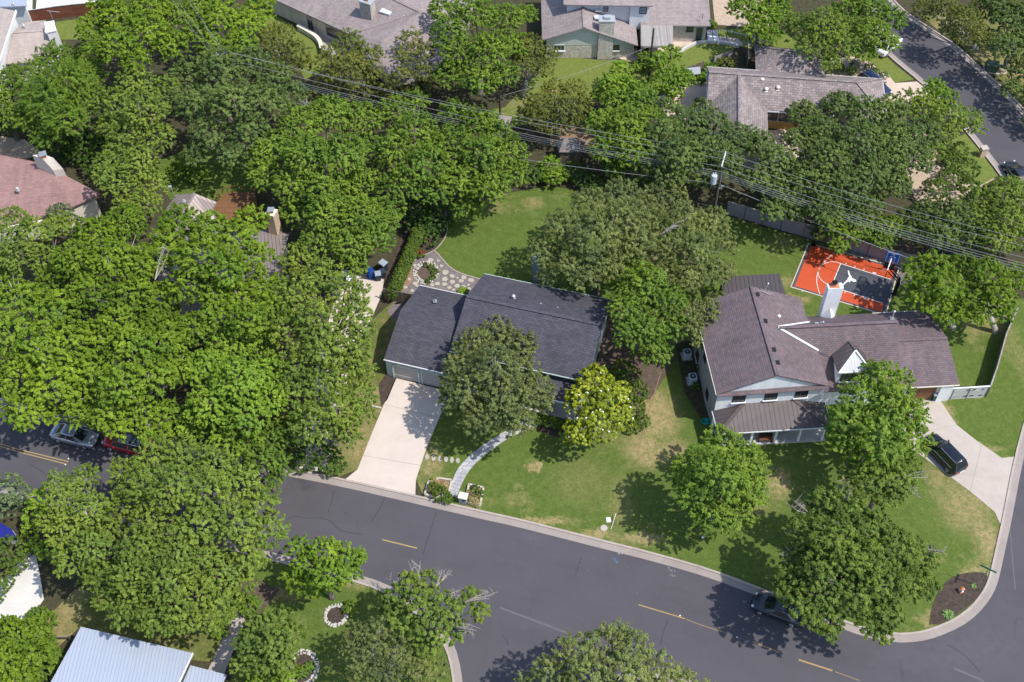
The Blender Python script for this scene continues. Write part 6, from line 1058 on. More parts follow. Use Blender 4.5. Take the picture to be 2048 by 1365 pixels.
def limbs(base, lobes, top, r0, seed=0, sub=3, clumps=None):
    rd = random.Random(seed); m = MB(); b = np.array(base, float); fork = np.array([*(b[:2] * .45 + top[:2] * .55), max(1.2, top[2] * .42)]); mid_ = (b + fork) / 2 + np.array([rd.uniform(-.15, .15), rd.uniform(-.15, .15), 0])
    m.tube([b, b + [0, 0, .25], mid_, fork], [r0 * 1.5, r0 * 1.1, r0, r0 * .85], 9)
    for (x, y, z, R) in lobes:
        e = np.array([x, y, z + R * .15]); k = fork + (e - fork) * .5 + np.array([rd.uniform(-.4, .4), rd.uniform(-.4, .4), -.3]); m.tube([fork, k, e], [r0 * .42, r0 * .28, r0 * .12], 6, cap=False)
        for _ in range(sub): a = rd.uniform(0, 6.28); q = e + np.array([math.cos(a) * R * .8, math.sin(a) * R * .8, rd.uniform(0, .6) * R * .7]); h_ = (k + q) / 2 + np.array([0, 0, .2]); m.tube([k, h_, q], [r0 * .16, r0 * .09, .015], 5, cap=False)
    return m
def tree(name, label, sp, lobes, zc_, base=None, r0=None, vs=.78, dens=1.0, size=1.0, flowers=0, dead=(), group='trees and large shrubs of the gardens', cat='tree', dz=.95, thin=0, low=-.35, upz=.012):
    """lobes: (u, v, radius in photo pixels[, extra height]) - the crown as seen from the air; every lobe gets its real place and size"""
    L3 = []; sd = abs(hash((round(lobes[0][0]), round(lobes[0][1])))) % 1000; rd = random.Random(sd)
    lc = np.average([[l[0], l[1]] for l in lobes], axis=0, weights=[l[2] ** 2 for l in lobes]); dmax = max(math.hypot(l[0] - lc[0], l[1] - lc[1]) for l in lobes) + 1e-6; dome = min(3.0, dmax / 38)
    for l in lobes:
        z = zc_ + rd.uniform(-dz, dz) * .7 + dome * (.55 - 1.15 * (math.hypot(l[0] - lc[0], l[1] - lc[1]) / dmax) ** 2) + (l[3] if len(l) > 3 else 0); c = P(l[0], l[1], z); sc = np.linalg.norm(P(l[0] + 10, l[1], z) - c) / 10; R = l[2] * sc * .9; z = max(z, R * vs * .55); c = P(l[0], l[1], z); L3.append((c[0], c[1], z, R))
    wsum = sum(l[3] ** 2 for l in L3); cx = np.array([sum(l[i] * l[3] ** 2 for l in L3) / wsum for i in range(3)])
    bs = P(*base) if base is not None else np.array([cx[0], cx[1], 0]); t = thing(name, label, cat, bs, 0, group)
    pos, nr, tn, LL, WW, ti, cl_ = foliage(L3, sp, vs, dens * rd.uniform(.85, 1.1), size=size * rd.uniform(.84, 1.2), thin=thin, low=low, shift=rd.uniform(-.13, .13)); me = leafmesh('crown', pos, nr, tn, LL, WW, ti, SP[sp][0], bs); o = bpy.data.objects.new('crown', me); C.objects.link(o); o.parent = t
    mr = max(l[3] for l in L3); r0 = r0 or min(.42, .1 + .045 * math.sqrt(wsum)); part('trunk', limbs(bs, L3, cx, r0, sd), SP[sp][1], t, smooth=True)
    if flowers:
        ks = rng.choice(len(cl_), flowers, replace=False)
        for k in ks:
            if cl_[k][2] > cx[2] - mr * .3: part('flower', MB().blob(cl_[k] + np.array([0, 0, .3]), .1, (1, 1, .6), .2, n=6, m=3), 'petal_white', t)
    if dead:
        for (u0, v0, u1, v1, z_, n_) in dead:
            m = MB(); a = P(u0, v0, z_); b = P(u1, v1, z_ + .5)
            for _ in range(n_):
                e = b + np.array([rd.uniform(-.5, .5), rd.uniform(-.5, .5), rd.uniform(-.5, .6)]); k = (a + e) / 2 + np.array([rd.uniform(-.2, .2), rd.uniform(-.2, .2), rd.uniform(-.1, .3)]); m.tube([a, k, e], [.06, .035, .012], 5, cap=False)
                for _2 in range(5): s_ = rd.uniform(.35, 1); o_ = a * (1 - s_) + e * s_; q = o_ + np.array([rd.uniform(-.6, .6), rd.uniform(-.6, .6), rd.uniform(-.2, .5)]); m.tube([o_, (o_ + q) / 2 + np.array([0, 0, .05]), q], [.025, .018, .008], 4, cap=False)
            part('dead_branch', m, 'twig_grey', t)
    return t
def bush(name, label, sp, lobes, hgt=.5, dens=1.5, size=.7, vs=.8, cat='shrub', group='garden shrubs', low=-.2):
    L3 = []
    for l in lobes: z = (l[3] if len(l) > 3 else hgt); c = P(l[0], l[1], z); sc = np.linalg.norm(P(l[0] + 10, l[1], z) - c) / 10; L3.append((c[0], c[1], z, l[2] * sc))
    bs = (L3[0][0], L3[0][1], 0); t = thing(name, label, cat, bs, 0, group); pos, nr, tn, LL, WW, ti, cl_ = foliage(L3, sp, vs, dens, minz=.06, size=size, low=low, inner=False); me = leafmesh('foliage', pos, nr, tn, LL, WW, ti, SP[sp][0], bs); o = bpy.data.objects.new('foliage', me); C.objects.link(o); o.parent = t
    m = MB()
    for l in L3:
        m.tube([(bs[0], bs[1], .02), ((bs[0] + l[0]) / 2, (bs[1] + l[1]) / 2, l[2] * .35), (l[0], l[1], l[2] + l[3] * .3)], [.04, .03, .015], 5)
    part('stem', m, 'bark_grey', t); return t

# --- front gardens and street trees
tree('round_tree', 'bright green round tree on the front lawn of the white house', 'elm', [(1445, 895, 48), (1395, 935, 50), (1490, 930, 52), (1440, 955, 60, 1.5), (1392, 990, 42), (1495, 985, 44), (1420, 1030, 44), (1468, 1030, 44), (1380, 960, 34)], 6.6, vs=.85, size=1.05)
tree('magnolia_tree', 'yellow green magnolia with white flowers in front of the grey house', 'magnolia', [(1190, 768, 42), (1165, 805, 42), (1218, 800, 44, 1), (1200, 845, 48), (1160, 862, 34), (1240, 785, 24), (1236, 835, 32), (1180, 740, 20), (1140, 870, 22)], 4.6, flowers=30, vs=.9)
tree('live_oak', 'grey green live oak between driveway and grey house', 'live', [(995, 668, 42), (950, 690, 44), (1040, 690, 38), (925, 735, 44), (990, 735, 56, 1.2), (935, 785, 52), (1010, 800, 56, .8), (1068, 785, 42), (962, 838, 44), (1028, 842, 44), (1085, 800, 26), (915, 800, 38), (1045, 742, 36), (900, 770, 26)], 6.2)
tree('elm_tree', 'leafy elm between the grey house and the white house', 'elm', [(1250, 530, 42), (1288, 570, 52, 1), (1250, 615, 42), (1330, 605, 46), (1290, 662, 46), (1345, 650, 36), (1312, 705, 32), (1262, 665, 38), (1235, 560, 30)], 6.6)
tree('small_oak', 'small grey green oak touching the left roof edge of the white house', 'live', [(1412, 625, 34), (1380, 655, 30), (1432, 605, 24), (1370, 630, 24), (1395, 680, 20)], 5.5)
tree('front_oak', 'green oak covering the right end of the front porch', 'elm', [(1770, 760, 42, 1), (1725, 800, 54), (1790, 815, 58, 1), (1700, 850, 46), (1760, 880, 58, .6), (1825, 880, 40), (1815, 830, 44), (1735, 915, 44), (1690, 890, 32), (1680, 830, 26), (1800, 760, 24), (1745, 735, 20)], 6.6, size=1.05)
tree('thin_oak', 'thin twiggy oak with bare grey branches behind the corner oak', 'oak', [(1740, 965, 40), (1790, 960, 44), (1710, 945, 34), (1820, 935, 26), (1770, 1000, 30)], 5.4, thin=.2, dead=[(1740, 960, 1690, 935, 5.5, 4), (1790, 970, 1840, 985, 5.5, 4), (1760, 960, 1700, 980, 5.5, 3), (1800, 960, 1850, 945, 5.5, 3), (1720, 960, 1678, 965, 5, 3)])
tree('corner_oak', 'huge spreading oak over the street corner and dark car', 'oak', [(1650, 1015, 44), (1700, 1020, 42), (1620, 1070, 46), (1670, 1080, 56, 1), (1740, 1060, 48), (1600, 1120, 44), (1650, 1140, 54, .7), (1720, 1120, 56, 1.2), (1790, 1100, 50), (1840, 1115, 40), (1580, 1165, 36), (1640, 1190, 42), (1700, 1190, 42), (1760, 1170, 50), (1820, 1165, 44), (1855, 1175, 26), (1652, 1240, 34), (1770, 1225, 40), (1740, 1250, 26), (1660, 1268, 18), (1765, 1272, 20), (1572, 1188, 24, 1.2), (1600, 1208, 28, 1), (1622, 1238, 24, .8), (1560, 1165, 20, 1)], 6.6, size=1.0, r0=.4, dead=[(1620, 1030, 1590, 1010, 6.5, 4), (1610, 1080, 1575, 1070, 6.5, 5), (1600, 1120, 1570, 1110, 6.5, 4), (1680, 1150, 1640, 1160, 8.2, 4), (1845, 1110, 1880, 1110, 6.5, 5), (1690, 1010, 1690, 985, 7.5, 3), (1700, 1060, 1665, 1050, 8.4, 4)])
tree('driveway_oak', 'large olive green oak overhanging the pale driveway top left', 'olive', [(600, 520, 46), (645, 555, 46), (590, 590, 50), (690, 585, 40), (640, 640, 54, 1), (575, 660, 46), (700, 680, 40), (708, 635, 36), (714, 590, 28, .8), (716, 622, 28, .8), (722, 662, 28, .8), (716, 700, 30, .8), (700, 725, 30, .6), (728, 742, 24), (650, 700, 48, 1), (600, 730, 50), (560, 620, 34)], 7.4)
tree('kerb_oak', 'large olive green oak beside the lower left of the driveway', 'olive', [(690, 745, 44), (645, 770, 54, .8), (595, 790, 50), (722, 790, 40), (680, 820, 50, .6), (625, 850, 54), (580, 860, 44), (695, 870, 32), (725, 830, 26)], 6.6)
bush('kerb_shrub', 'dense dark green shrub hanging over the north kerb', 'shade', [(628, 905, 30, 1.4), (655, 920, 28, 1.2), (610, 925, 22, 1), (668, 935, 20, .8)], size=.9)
# --- bright pecans of the left block
tree('pecan_tree', 'yellow green pecan with pale limbs over the brown metal house', 'pecan', [(360, 450, 48), (420, 460, 44), (330, 500, 52), (400, 510, 56, 1), (470, 480, 48), (500, 440, 36), (450, 540, 50), (380, 570, 50), (510, 520, 40), (480, 590, 40)], 8.4, dead=[(300, 505, 250, 495, 9, 3), (310, 560, 330, 500, 9.5, 3)])
tree('pecan_tree', 'yellow green pecan right of the lime green tree top, hiding the low metal roof', 'pecan', [(440, 635, 44), (495, 640, 44, .6), (535, 615, 36), (390, 660, 42), (345, 660, 38), (520, 575, 34), (430, 590, 36), (550, 570, 24)], 7.6)
tree('pecan_tree', 'yellow green pecan below the white flowering tree', 'pecan', [(190, 470, 46), (250, 450, 46), (150, 520, 48), (220, 520, 54, 1), (280, 530, 48), (180, 580, 50), (260, 590, 50), (110, 560, 40), (320, 600, 44), (150, 625, 36), (230, 640, 42), (300, 645, 42)], 8.2)
tree('pecan_tree', 'yellow green pecan at the left edge above the street', 'pecan', [(40, 600, 52), (100, 620, 52, 1), (20, 670, 50), (80, 700, 56, 1), (140, 680, 50), (30, 750, 50), (60, 835, 30), (100, 770, 54), (40, 820, 42), (140, 740, 40), (10, 540, 36)], 7.6)
tree('pecan_tree', 'yellow green pecan hanging over the silver sedan', 'pecan', [(200, 680, 50), (260, 690, 50, 1), (180, 750, 50), (240, 770, 56, 1), (300, 760, 48), (160, 800, 40), (215, 830, 40), (280, 820, 40), (320, 690, 40), (335, 830, 36), (240, 860, 24), (160, 830, 28), (350, 740, 40), (345, 700, 36), (335, 655, 36), (112, 828, 22), (170, 838, 17), (208, 852, 17), (292, 868, 20), (325, 870, 22)], 7.4)
tree('bright_pecan', 'brightest lime green tree right of the pecans', 'bright', [(460, 690, 50), (520, 680, 42), (410, 740, 48), (475, 760, 56, 1), (535, 740, 44), (420, 810, 52), (490, 830, 52), (540, 800, 38), (380, 850, 36), (440, 870, 40), (500, 890, 34)], 7.4)
tree('street_tree', 'drooping green tree over the kerb left of the bare mulch strip', 'elm', [(545, 880, 34), (520, 915, 32), (560, 930, 26), (480, 920, 30), (550, 960, 18)], 6, size=.95)
tree('pale_olive_tree', 'pale olive tree at the left edge under the red roofed house', 'olive', [(20, 450, 44), (70, 470, 44), (30, 510, 44), (90, 520, 36), (120, 450, 32)], 6.6)
bush('white_flowering_tree', 'white flowering bush below the red roofed house', 'blue', [(120, 430, 24, 3.6), (140, 450, 22, 3.4), (105, 455, 18, 3.2)], cat='tree')
# --- upper left wood
tree('feathery_tree', 'feathery fresh green tree in front of the gabled house', 'feather', [(110, 120, 46), (60, 160, 46), (140, 160, 54, 1), (90, 200, 54, 1), (170, 200, 44), (60, 230, 40), (130, 240, 50), (180, 150, 36), (95, 275, 34)], 7.4)
tree('yellow_green_tree', 'yellow green tree beside the brown slat fence', 'pecan', [(190, 60, 42), (240, 30, 44), (230, 90, 46, 1), (290, 60, 50, 1), (300, 10, 44), (340, 90, 42), (180, 110, 30), (350, 30, 42), (270, 120, 34), (210, 10, 34)], 7.8)
tree('yellow_green_tree', 'yellow green tree under the climbing wires at the top', 'pecan', [(400, 60, 34), (440, 30, 44, 1), (490, 50, 42), (420, 90, 32), (480, 90, 36), (520, 20, 36), (400, 10, 36)], 7)
tree('olive_oak', 'olive oak in the wood between feathery tree and dark oak', 'olive', [(270, 165, 44), (230, 210, 42), (290, 220, 48, 1), (250, 265, 46), (310, 275, 42), (220, 255, 30), (330, 180, 34)], 7.2)
tree('olive_oak', 'olive oak right of the pale chimney of the red roofed house', 'olive', [(230, 320, 42), (275, 330, 46, 1), (240, 365, 44), (300, 370, 40), (215, 350, 30), (290, 410, 34), (250, 415, 30)], 6.6)
tree('dark_oak', 'wide dark green oak below the white crossarm pole', 'dark', [(380, 150, 46), (440, 135, 50, 1), (500, 130, 46), (550, 160, 44), (400, 210, 52), (465, 200, 56, 1.4), (530, 210, 52, 1), (580, 190, 38), (420, 270, 46), (500, 265, 46), (390, 310, 30), (460, 310, 28), (600, 220, 24), (350, 200, 34)], 6.6, dead=[(590, 205, 620, 215, 6, 4)])
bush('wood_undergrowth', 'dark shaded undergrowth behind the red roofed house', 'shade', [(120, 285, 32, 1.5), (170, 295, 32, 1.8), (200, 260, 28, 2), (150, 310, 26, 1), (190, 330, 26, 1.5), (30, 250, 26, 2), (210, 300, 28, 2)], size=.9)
tree('edge_tree', 'bright tree cut by the left edge above the dry bank', 'elm', [(5, 180, 34), (10, 230, 34), (-20, 200, 40), (25, 150, 22)], 6)
bush('shrub_row', 'green shrub below the dark oak at the yard edge', 'elm', [(395, 350, 18, 1), (375, 330, 20, 1.2), (350, 345, 16, 1)], size=.9)
# --- junipers and oaks in front of the hip roofed house
tree('juniper_tree', 'olive juniper with forked bare trunk before the hip roofed house', 'juniper', [(700, 85, 34), (665, 115, 34), (735, 115, 36, .5), (700, 130, 36), (670, 150, 24), (745, 150, 24), (710, 165, 18)], 5.8, thin=.15, base=(712, 192), dead=[(720, 165, 735, 150, 3.5, 3)])
tree('juniper_tree', 'thin grey brown juniper against the taupe roof', 'juniper', [(820, 80, 30), (850, 105, 32), (805, 115, 26), (845, 145, 30), (800, 150, 22), (775, 165, 20)], 5.4, thin=.4, dead=[(840, 110, 850, 80, 6, 4), (830, 150, 815, 165, 5, 4)])
tree('juniper_tree', 'olive juniper left of the curved seat wall', 'juniper', [(560, 70, 32), (590, 105, 32), (545, 110, 34), (570, 140, 28), (610, 130, 20), (530, 80, 28)], 4.2)
bush('juniper_understory', 'dark juniper scrub under the high wires', 'juniper', [(650, 175, 24, 2), (690, 190, 24, 1.6), (740, 185, 26, 1.8), (790, 190, 28, 2), (620, 200, 20, 1.5), (840, 180, 26, 2)], size=.9, dens=1.0)
tree('green_oak', 'full green oak right of the taupe roofs at the top', 'elm', [(900, 70, 44), (950, 30, 48, 1), (1010, 40, 42), (920, 110, 44), (980, 100, 50, 1), (1030, 90, 32), (900, 150, 38), (960, 160, 42), (1010, 150, 32), (1050, 30, 26), (890, 20, 36)], 7.4)
tree('juniper_tree', 'juniper with slanting dark trunk on the bright far lawn', 'juniper', [(1060, 95, 34), (1095, 115, 26), (1045, 130, 30), (1085, 140, 22), (1030, 105, 26)], 5.6, base=(1045, 192), thin=.1)
tree('juniper_tree', 'broad olive juniper above the garden shed', 'juniper', [(1110, 185, 32), (1145, 185, 32), (1085, 215, 36), (1130, 225, 36, .6), (1165, 215, 26), (1100, 250, 30), (1060, 225, 26), (1150, 250, 26)], 4.0)
tree('small_elm', 'small bright elm left of the tall pole before the pergola', 'bright', [(1240, 140, 22), (1225, 170, 28), (1255, 175, 28, .5), (1205, 190, 22), (1270, 195, 22), (1235, 195, 24)], 3.8)
tree('small_elm', 'bright loose tree left of the potting bench', 'bright', [(1340, 110, 24), (1315, 125, 22), (1350, 155, 32, .5), (1325, 165, 28), (1370, 160, 22), (1345, 185, 24)], 3.8)
tree('green_oak', 'mid green oak above the shed and low cable', 'elm', [(1235, 205, 34), (1280, 200, 38, 1), (1205, 250, 38), (1255, 250, 44, 1), (1300, 240, 34), (1215, 300, 42), (1265, 300, 46), (1230, 335, 28)], 5.2)
tree('dark_oak', 'dark green oak left of the shake house wing', 'dark', [(1340, 225, 34), (1330, 270, 42), (1380, 250, 42, 1), (1310, 320, 42), (1365, 310, 48, 1), (1340, 350, 36), (1290, 345, 34)], 5.6)
tree('dark_oak', 'dark green oak over the front end of the shake roof wing', 'dark', [(1430, 245, 32), (1470, 275, 36), (1415, 295, 42, 1), (1450, 320, 40), (1400, 350, 36), (1460, 340, 30), (1405, 215, 22, .5), (1500, 270, 20)], 5.6)
# --- the elms and live oak in the middle
tree('great_elm', 'huge bright elm left of the back lawn, upper half', 'elm', [(600, 250, 48), (660, 230, 48, 1), (720, 240, 46), (550, 300, 50), (615, 310, 56, 1), (685, 310, 56, 1.5), (745, 310, 46), (530, 350, 40), (590, 370, 50), (650, 380, 52), (720, 370, 50)], 6.8, size=1.05, r0=.45)
tree('great_elm', 'bright elm hanging over the bins and driveway top', 'elm', [(600, 420, 44), (660, 430, 48, 1), (720, 430, 48, .5), (775, 420, 38), (640, 480, 42), (700, 490, 46), (755, 480, 38), (710, 530, 28), (770, 450, 34)], 6.8)
tree('great_elm', 'dense green elm beside the back lawn of the grey house', 'elm', [(790, 225, 40), (835, 260, 46, 1), (790, 300, 48), (850, 330, 52, 1), (800, 370, 44), (870, 380, 42), (830, 205, 28)], 6.9, size=1.05)
tree('great_elm', 'rounded green elm ending over the far end of the back lawn', 'elm', [(910, 230, 38), (960, 250, 44), (900, 290, 50, 1), (965, 310, 52, 1), (1015, 310, 46), (920, 360, 48), (980, 375, 46), (1030, 350, 30), (935, 415, 32), (1000, 270, 36)], 6.4, size=1.05)
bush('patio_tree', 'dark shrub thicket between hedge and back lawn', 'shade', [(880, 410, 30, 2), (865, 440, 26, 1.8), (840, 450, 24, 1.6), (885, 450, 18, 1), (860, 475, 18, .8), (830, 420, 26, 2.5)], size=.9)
tree('live_oak', 'wide grey olive live oak left part, over the back lawn', 'live', [(1240, 395, 46), (1185, 415, 48), (1250, 440, 54, 1), (1125, 455, 44), (1190, 480, 56, 1), (1090, 505, 38), (1145, 530, 44), (1215, 530, 44), (1100, 550, 28), (1170, 560, 30), (1270, 490, 44), (1300, 400, 36)], 6.8, r0=.42, base=(1192, 590))
tree('live_oak', 'wide grey olive live oak right part, beside the long fence', 'live', [(1340, 400, 40), (1310, 445, 44), (1370, 440, 46, 1), (1425, 445, 38), (1345, 500, 42), (1400, 500, 46, .6), (1450, 490, 30), (1380, 555, 38), (1430, 545, 36), (1330, 550, 30), (1455, 540, 20)], 5.2, thin=.12, dead=[(1320, 470, 1350, 460, 7.5, 3), (1340, 455, 1370, 450, 7.5, 3)])
bush('yellow_bush', 'yellow green bush below the garden shed', 'bright', [(1100, 335, 22, 1.6), (1110, 355, 20, 1.2), (1090, 350, 16, 1)], size=.9)
bush('dark_bush', 'dark bush right of the yellow green bush', 'shade', [(1145, 345, 20, 1.2), (1165, 360, 18, 1), (1060, 350, 22, 1.4), (1190, 370, 20, 1.2)], size=.9)
# --- right side
tree('spreading_oak', 'great dark oak in front of the shake house, left part', 'dark', [(1605, 230, 36), (1640, 265, 46), (1600, 290, 44), (1660, 320, 54, 1), (1620, 360, 48), (1690, 380, 52), (1650, 420, 40), (1710, 440, 38), (1740, 410, 34)], 5.6, dead=[(1700, 340, 1690, 370, 7, 3)])
tree('spreading_oak', 'great dark oak in front of the shake house, right part', 'dark', [(1680, 215, 40), (1730, 225, 42, 1), (1780, 225, 42), (1725, 280, 52, 1), (1790, 280, 50, 1), (1840, 270, 44), (1770, 330, 50), (1830, 320, 40), (1790, 370, 36), (1740, 350, 40)], 6.2, r0=.42)
tree('olive_branch_oak', 'olive oak reaching over the side street', 'olive', [(1850, 220, 38), (1900, 235, 40, .5), (1940, 240, 30), (1880, 270, 36), (1860, 300, 30), (1950, 255, 20), (1820, 200, 28)], 4.8)
tree('dark_oak', 'dark oak between shake house and long fence', 'dark', [(1520, 290, 36), (1550, 320, 40, 1), (1520, 360, 36), (1570, 380, 40), (1545, 420, 30), (1590, 420, 30), (1595, 340, 30), (1640, 465, 22, -1)], 4.6)
bush('fence_tree', 'green tree leaning over the long fence by the court', 'elm', [(1665, 450, 26, 3.4), (1690, 475, 24, 3.2), (1675, 495, 16, 3), (1720, 460, 26, 3.4), (1780, 460, 30, 3.4), (1760, 480, 22, 3)], cat='tree', size=.95)
tree('young_ash', 'small fresh green tree beside the far driveway', 'bright', [(1870, 175, 22), (1890, 195, 24), (1858, 195, 20), (1885, 215, 16)], 4.6)
bush('feather_bush', 'feathery bright bush by the masonry mailbox', 'hedge', [(1905, 325, 24, 1.6), (1930, 340, 26, 1.6), (1900, 360, 26, 1.4), (1870, 380, 26, 1.6), (1935, 375, 20, 1.4), (1920, 300, 16, 1)], size=1.0)
tree('right_wood_oak', 'dark green oak at the right edge behind the wires, left one', 'dark', [(1860, 430, 40), (1905, 430, 40, 1), (1880, 470, 40), (1930, 480, 38), (1840, 470, 30), (1820, 440, 30)], 4.4)
tree('right_wood_oak', 'olive oak at the right edge behind the wires, right one', 'olive', [(1960, 400, 44), (2010, 390, 44, 1), (1960, 440, 42), (2020, 440, 46), (2060, 400, 44), (2030, 372, 22), (1995, 480, 36), (2040, 480, 36)], 4.8)
tree('pale_elm', 'bright loose elm right of the sports court', 'pecan', [(1835, 540, 32), (1870, 530, 34), (1845, 575, 34), (1890, 570, 40, 1), (1870, 610, 32), (1915, 620, 30), (1840, 600, 22), (1890, 640, 20)], 6, thin=.2, base=(1905, 655))
tree('pale_elm', 'bright loose elm over the corner of the side fence', 'pecan', [(1930, 540, 38), (1980, 550, 40, 1), (1950, 590, 38), (2000, 590, 36), (2040, 560, 38), (1975, 625, 26), (2010, 630, 22), (1950, 640, 16)], 6.2, thin=.2, base=(1990, 665))
tree('hill_oak', 'olive green oak behind the hip roofed garage', 'olive', [(1600, 60, 42), (1650, 50, 44, 1), (1620, 95, 36), (1680, 90, 40), (1560, 40, 36), (1700, 60, 34), (1660, 125, 22)], 5.2)
tree('hill_oak', 'fresh green oak shading the white car', 'elm', [(1740, 20, 42), (1780, 40, 36), (1740, 65, 40, 1), (1775, 85, 26), (1700, 20, 40), (1730, 105, 24)], 4.6)
tree('bright_tree', 'yellow green tree over the sandy lot at the top', 'bright', [(1490, 15, 36), (1530, 35, 34), (1510, 60, 24), (1550, 10, 34), (1545, 70, 18)], 5.6)
tree('cedar_tree', 'dark cedar on the verge across the side street', 'juniper', [(1850, 20, 28), (1890, 20, 34), (1930, 40, 38, 1), (1970, 20, 38), (1900, 60, 24), (1960, 75, 30), (1925, 80, 18)], 3.9, base=(1950, 97))
tree('cedar_tree', 'dark cedar in the top right corner', 'dark', [(2020, 40, 42), (2060, 80, 44), (2010, 95, 34), (2050, 140, 40), (2070, 30, 44), (2025, 180, 24), (2000, 10, 38)], 4.4)
tree('cedar_tree', 'small cedar cut by the right edge above the curve', 'dark', [(2075, 200, 34), (2070, 250, 26), (2095, 170, 34)], 3.2)
# --- bottom
tree('street_oak', 'great olive oak over the street, upper right part', 'olive', [(310, 920, 44), (370, 910, 46), (430, 930, 46), (290, 970, 48), (350, 975, 54, 1), (415, 985, 54, 1), (480, 970, 46), (520, 1010, 42), (540, 1060, 40), (470, 1050, 50), (400, 1050, 50), (245, 945, 34), (500, 1110, 42)], 7.8, r0=.45)
tree('street_oak', 'great olive oak over the street, lower left part', 'olive', [(250, 1010, 46), (310, 1040, 50, 1), (350, 1100, 54, 1), (280, 1095, 52, 1), (210, 1060, 44), (400, 1120, 50), (440, 1150, 46), (330, 1160, 50), (260, 1150, 46), (390, 1190, 44), (440, 1210, 32), (310, 1210, 36), (370, 1240, 30), (300, 1240, 32), (340, 1248, 26), (245, 1225, 30), (220, 1200, 30), (480, 1170, 34), (270, 1200, 36), (350, 1215, 36), (420, 1235, 30), (200, 1150, 34)], 7.2, r0=.45)
tree('tall_cypress', 'shaggy yellow olive cypress at the left of the great oak', 'olive', [(170, 960, 34), (130, 1000, 38), (180, 1020, 42, 1), (130, 1060, 42), (185, 1090, 42, 1), (140, 1120, 40), (190, 1150, 34), (100, 1040, 26), (115, 960, 24)], 6.4)
tree('bright_maple', 'bright green maple at the south kerb', 'bright', [(650, 1105, 34), (690, 1120, 34), (615, 1130, 32), (660, 1150, 38, .8), (625, 1175, 30), (700, 1145, 24), (715, 1115, 18), (600, 1100, 26), (590, 1160, 26)], 5.6)
tree('gnarled_oak', 'dark oak with bare grey twigs on the street corner at the bottom', 'oak', [(820, 1170, 32), (855, 1165, 28), (790, 1195, 26), (840, 1215, 40, 1), (890, 1215, 36), (940, 1200, 26), (960, 1225, 20), (800, 1240, 34), (860, 1260, 40), (910, 1260, 26), (775, 1215, 20), (850, 1300, 30)], 6.2, thin=.1, dead=[(840, 1175, 830, 1135, 6.5, 5), (800, 1185, 790, 1150, 6.2, 4), (870, 1175, 890, 1145, 6.5, 4), (930, 1205, 985, 1190, 6.4, 5), (900, 1250, 960, 1270, 6.2, 5), (880, 1200, 920, 1180, 7, 4)])
tree('gnarled_oak', 'pale twisted oak below it at the bottom edge', 'live', [(720, 1270, 34), (760, 1260, 28), (740, 1310, 36), (790, 1300, 34), (770, 1350, 36), (830, 1340, 34), (870, 1340, 28), (720, 1340, 28), (700, 1300, 22)], 5.4, thin=.25, dead=[(750, 1290, 770, 1255, 5.8, 5), (740, 1320, 745, 1280, 5.8, 4), (780, 1340, 790, 1300, 5.8, 4)])
tree('low_oak', 'low grey green oak on the bottom lawn left of the stone beds', 'oak', [(520, 1250, 34), (560, 1245, 34), (500, 1290, 34), (545, 1290, 38, .6), (585, 1270, 26), (520, 1330, 34), (570, 1320, 28), (480, 1330, 24)], 4.4)
bush('lime_bush', 'lime green bush at the bottom edge', 'bright', [(535, 1362, 24, 1.2), (565, 1370, 22, 1), (510, 1372, 20, 1)], size=.9)
tree('island_oak', 'round green oak at the bottom edge beside the junction', 'live', [(1150, 1310, 44), (1210, 1290, 44), (1265, 1300, 44), (1180, 1350, 50, 1), (1250, 1345, 52, 1), (1100, 1350, 40), (1310, 1340, 42), (1360, 1370, 40), (1060, 1375, 34), (1410, 1395, 34), (1130, 1390, 44), (1300, 1390, 44), (1220, 1400, 50), (1235, 1270, 26)], 6.6)
tree('corner_shrub_tree', 'bright broad leaved bush filling the bottom left corner', 'pecan', [(30, 1270, 40), (70, 1260, 30), (20, 1320, 42), (70, 1310, 34), (40, 1360, 40), (95, 1290, 22), (5, 1260, 28)], 2.6, cat='shrub', size=.85)
bush('edge_shrub', 'blue green shrub at the left edge south of the street', 'blue', [(15, 980, 32, 2), (40, 985, 20, 1.8), (5, 1015, 24, 1.8)], size=1.0)
bush('yellow_shrub', 'yellow green shrubs along the pale bottom left driveway', 'bright', [(80, 1000, 20, 2.4), (70, 1030, 20, 2), (95, 1100, 20, 1.8), (70, 1090, 16, 1.4), (60, 1060, 14, 1)], size=1.0)
bush('garden_mass', 'dense bright planting left of the pale bottom left driveway', 'hedge', [(20, 1105, 30, 1.2), (5, 1150, 28, 1.2), (35, 1130, 18, 1), (50, 1105, 14, .8), (-10, 1180, 26, 1)], size=1.0)
bush('fence_side_shrub', 'green shrub beside the rail fence by the white metal roof', 'elm', [(75, 1235, 20, .8), (95, 1245, 18, .7), (60, 1250, 16, .6), (110, 1320, 20, .8), (90, 1340, 20, .8)], size=.85)
